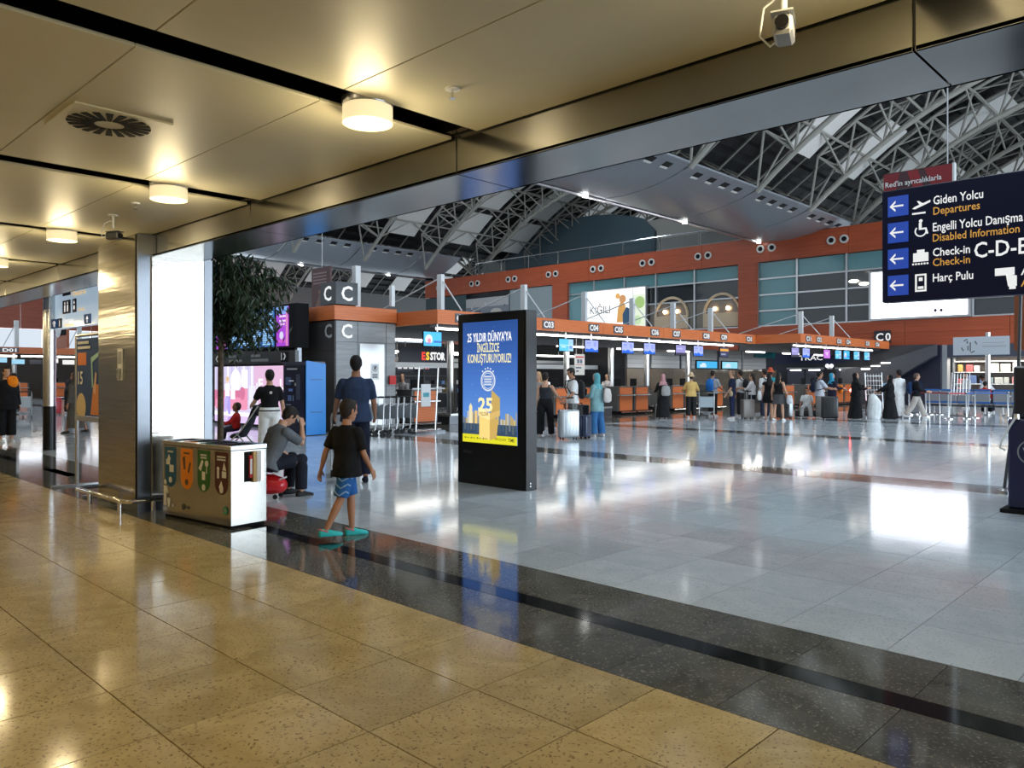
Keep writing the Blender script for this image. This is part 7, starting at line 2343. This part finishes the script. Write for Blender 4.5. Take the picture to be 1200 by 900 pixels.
# ---- queue barriers and benches in front of the shop
def stanchion(loc, label):
    t = thing('stanchion', label, 'stanchion', (loc[0], loc[1], 0), 0, 'steel queue stanchions near the shop')
    B().lathe([(0, 0), (.17, 0), (.17, .02), (.05, .045), (.028, .06), (.028, .92), (.035, .93), (.035, 1.0), (0, 1.0)], (0, 0, 0), 16).build('post', CHROME, t, world=False, smooth=True)
    B().lathe([(.037, .93), (.037, .985), (.03, .99)], (0, 0, 0), 14).build('belt_head', mk('belt_head', (0.04, 0.05, 0.10), 0.4), t, world=False)
    return t


rowA = [(-10.4, 34.2), (-9.6, 33.6), (-8.45, 32.3), (-8.0, 32.9), (-7.95, 33.9), (-7.0, 34.6)]
for i, p in enumerate(rowA):
    stanchion(p, 'chrome queue stanchion with belt in the row before the blue bench')
for i in range(5):
    p = (-10.95 + .32 * i, 34.75 + .24 * i)
    stanchion(p, 'chrome queue stanchion gathered in the cluster beside the walking man')
REDB, BLUB = flat((0.42, 0.02, 0.04)), flat((0.02, 0.10, 0.40))
for i in range(len(rowA) - 1):
    a, b_ = rowA[i], rowA[i + 1]
    t = B()
    d = Vector((b_[0] - a[0], b_[1] - a[1], 0)).normalized()
    n_ = Vector((-d.y, d.x, 0)) * .002
    a3, b3 = Vector((a[0], a[1], 0)) + d * .04, Vector((b_[0], b_[1], 0)) - d * .04
    t.add([a3 + n_ + Z * .93, b3 + n_ + Z * .93, b3 + n_ + Z * .98, a3 + n_ + Z * .98, a3 - n_ + Z * .93, b3 - n_ + Z * .93, b3 - n_ + Z * .98, a3 - n_ + Z * .98], [(0, 1, 2, 3), (7, 6, 5, 4), (0, 4, 5, 1), (2, 6, 7, 3)])
    tag(t.build('queue_belt', REDB if i < 3 else BLUB), ('red' if i < 3 else 'blue') + ' queue belt stretched between chrome stanchions near the shop', 'belt', 'queue belts near the shop')


def bench(x0, y_, label):
    t = thing('bench_row', label, 'bench', (x0, y_, 0))
    for k in range(4):
        xa = x0 + .62 * k
        B().box((xa, y_ - .05, .55), (xa + .58, y_ - .02, 1.0)).build('back_rest', mk('perforated_grey', (0.30, 0.31, 0.33), .4, .5), t, bevel=.01)
        B().box((xa, y_, .42), (xa + .58, y_ + .45, .46)).build('seat', mk('perforated_grey', (0.30, 0.31, 0.33), .4, .5), t, bevel=.01)
        B().box((xa, y_ - .055, .98), (xa + .58, y_ - .015, 1.06)).build('top_pad', mk('bench_blue', (0.02, 0.12, 0.38), .5), t, bevel=.01)
        B().box((xa, y_ - .055, .48), (xa + .58, y_ + .0, .56)).build('seat_pad', mk('bench_blue', (0.02, 0.12, 0.38), .5), t, bevel=.01)
    B().tube([(x0, y_ + .2, .36), (x0 + 2.48, y_ + .2, .36)], .035, 8).build('beam', STEEL_DK, t)
    for xa in (x0 + .3, x0 + 2.2):
        B().tube([(xa, y_ + .2, .36), (xa, y_ + .2, .04)], .03, 8).build('leg', ALU, t)
        B().box((xa - .03, y_ - .1, 0), (xa + .03, y_ + .5, .04)).build('foot', ALU, t)
    return t


bench(-10.4, 36.3, 'grey steel bench row with blue padded edges beside the cluster of stanchions')
bench(-7.85, 36.3, 'grey steel bench row with blue padded edges behind the steel sign post')


def rack(loc, rz, label):
    t = thing('slatted_rack', label, 'rack', loc, rz)
    for x_ in (-.32, .32):
        B().tube([(x_, 0, 0), (x_, .25, 1.75)], .02, 8).build('side_bar', ALU, t, world=False)
    for k in range(5):
        z = .85 + .19 * k
        B().box((-.32, .25 * z / 1.75 - .01, z - .012), (.32, .25 * z / 1.75 + .01, z + .012)).build('cross_bar', ALU, t, world=False)
    for k in range(5):
        x_ = -.22 + .11 * k
        B().tube([(x_, .25 * .8 / 1.75, .85), (x_, .24, 1.70)], .012, 6).build('slat', ALU, t, world=False)
    B().box((-.34, -.15, 0), (.34, .35, .03)).build('base', STEEL_DK, t, world=False)
    return t


rack((-11.4, 33.2, 0), head_rot((-11.4, 33.2), 15), 'leaning slatted steel rack between the two abayas')
rack((-8.75, 34.9, 0), head_rot((-8.75, 34.9), -15), 'leaning slatted steel rack behind the walking man')
# red warning lamp
t = thing('warning_lamp', 'glowing red warning lamp behind the orange bag', 'lamp', (-11.6, 31.2, 0))
B().lathe([(0, 0), (.16, 0), (.16, .02), (.02, .04), (.02, .98), (0, .98)], (-11.6, 31.2, 0), 12).build('stand', ALU, t, smooth=True)
B().ball((-11.6, 31.2, 1.05), (.07, .07, .07)).build('bulb', mk('red_bulb', (1, .1, .1), .4, emit=(1.0, 0.05, 0.04), estr=40.0), t)

bpy.data.scenes.remove(TMP)
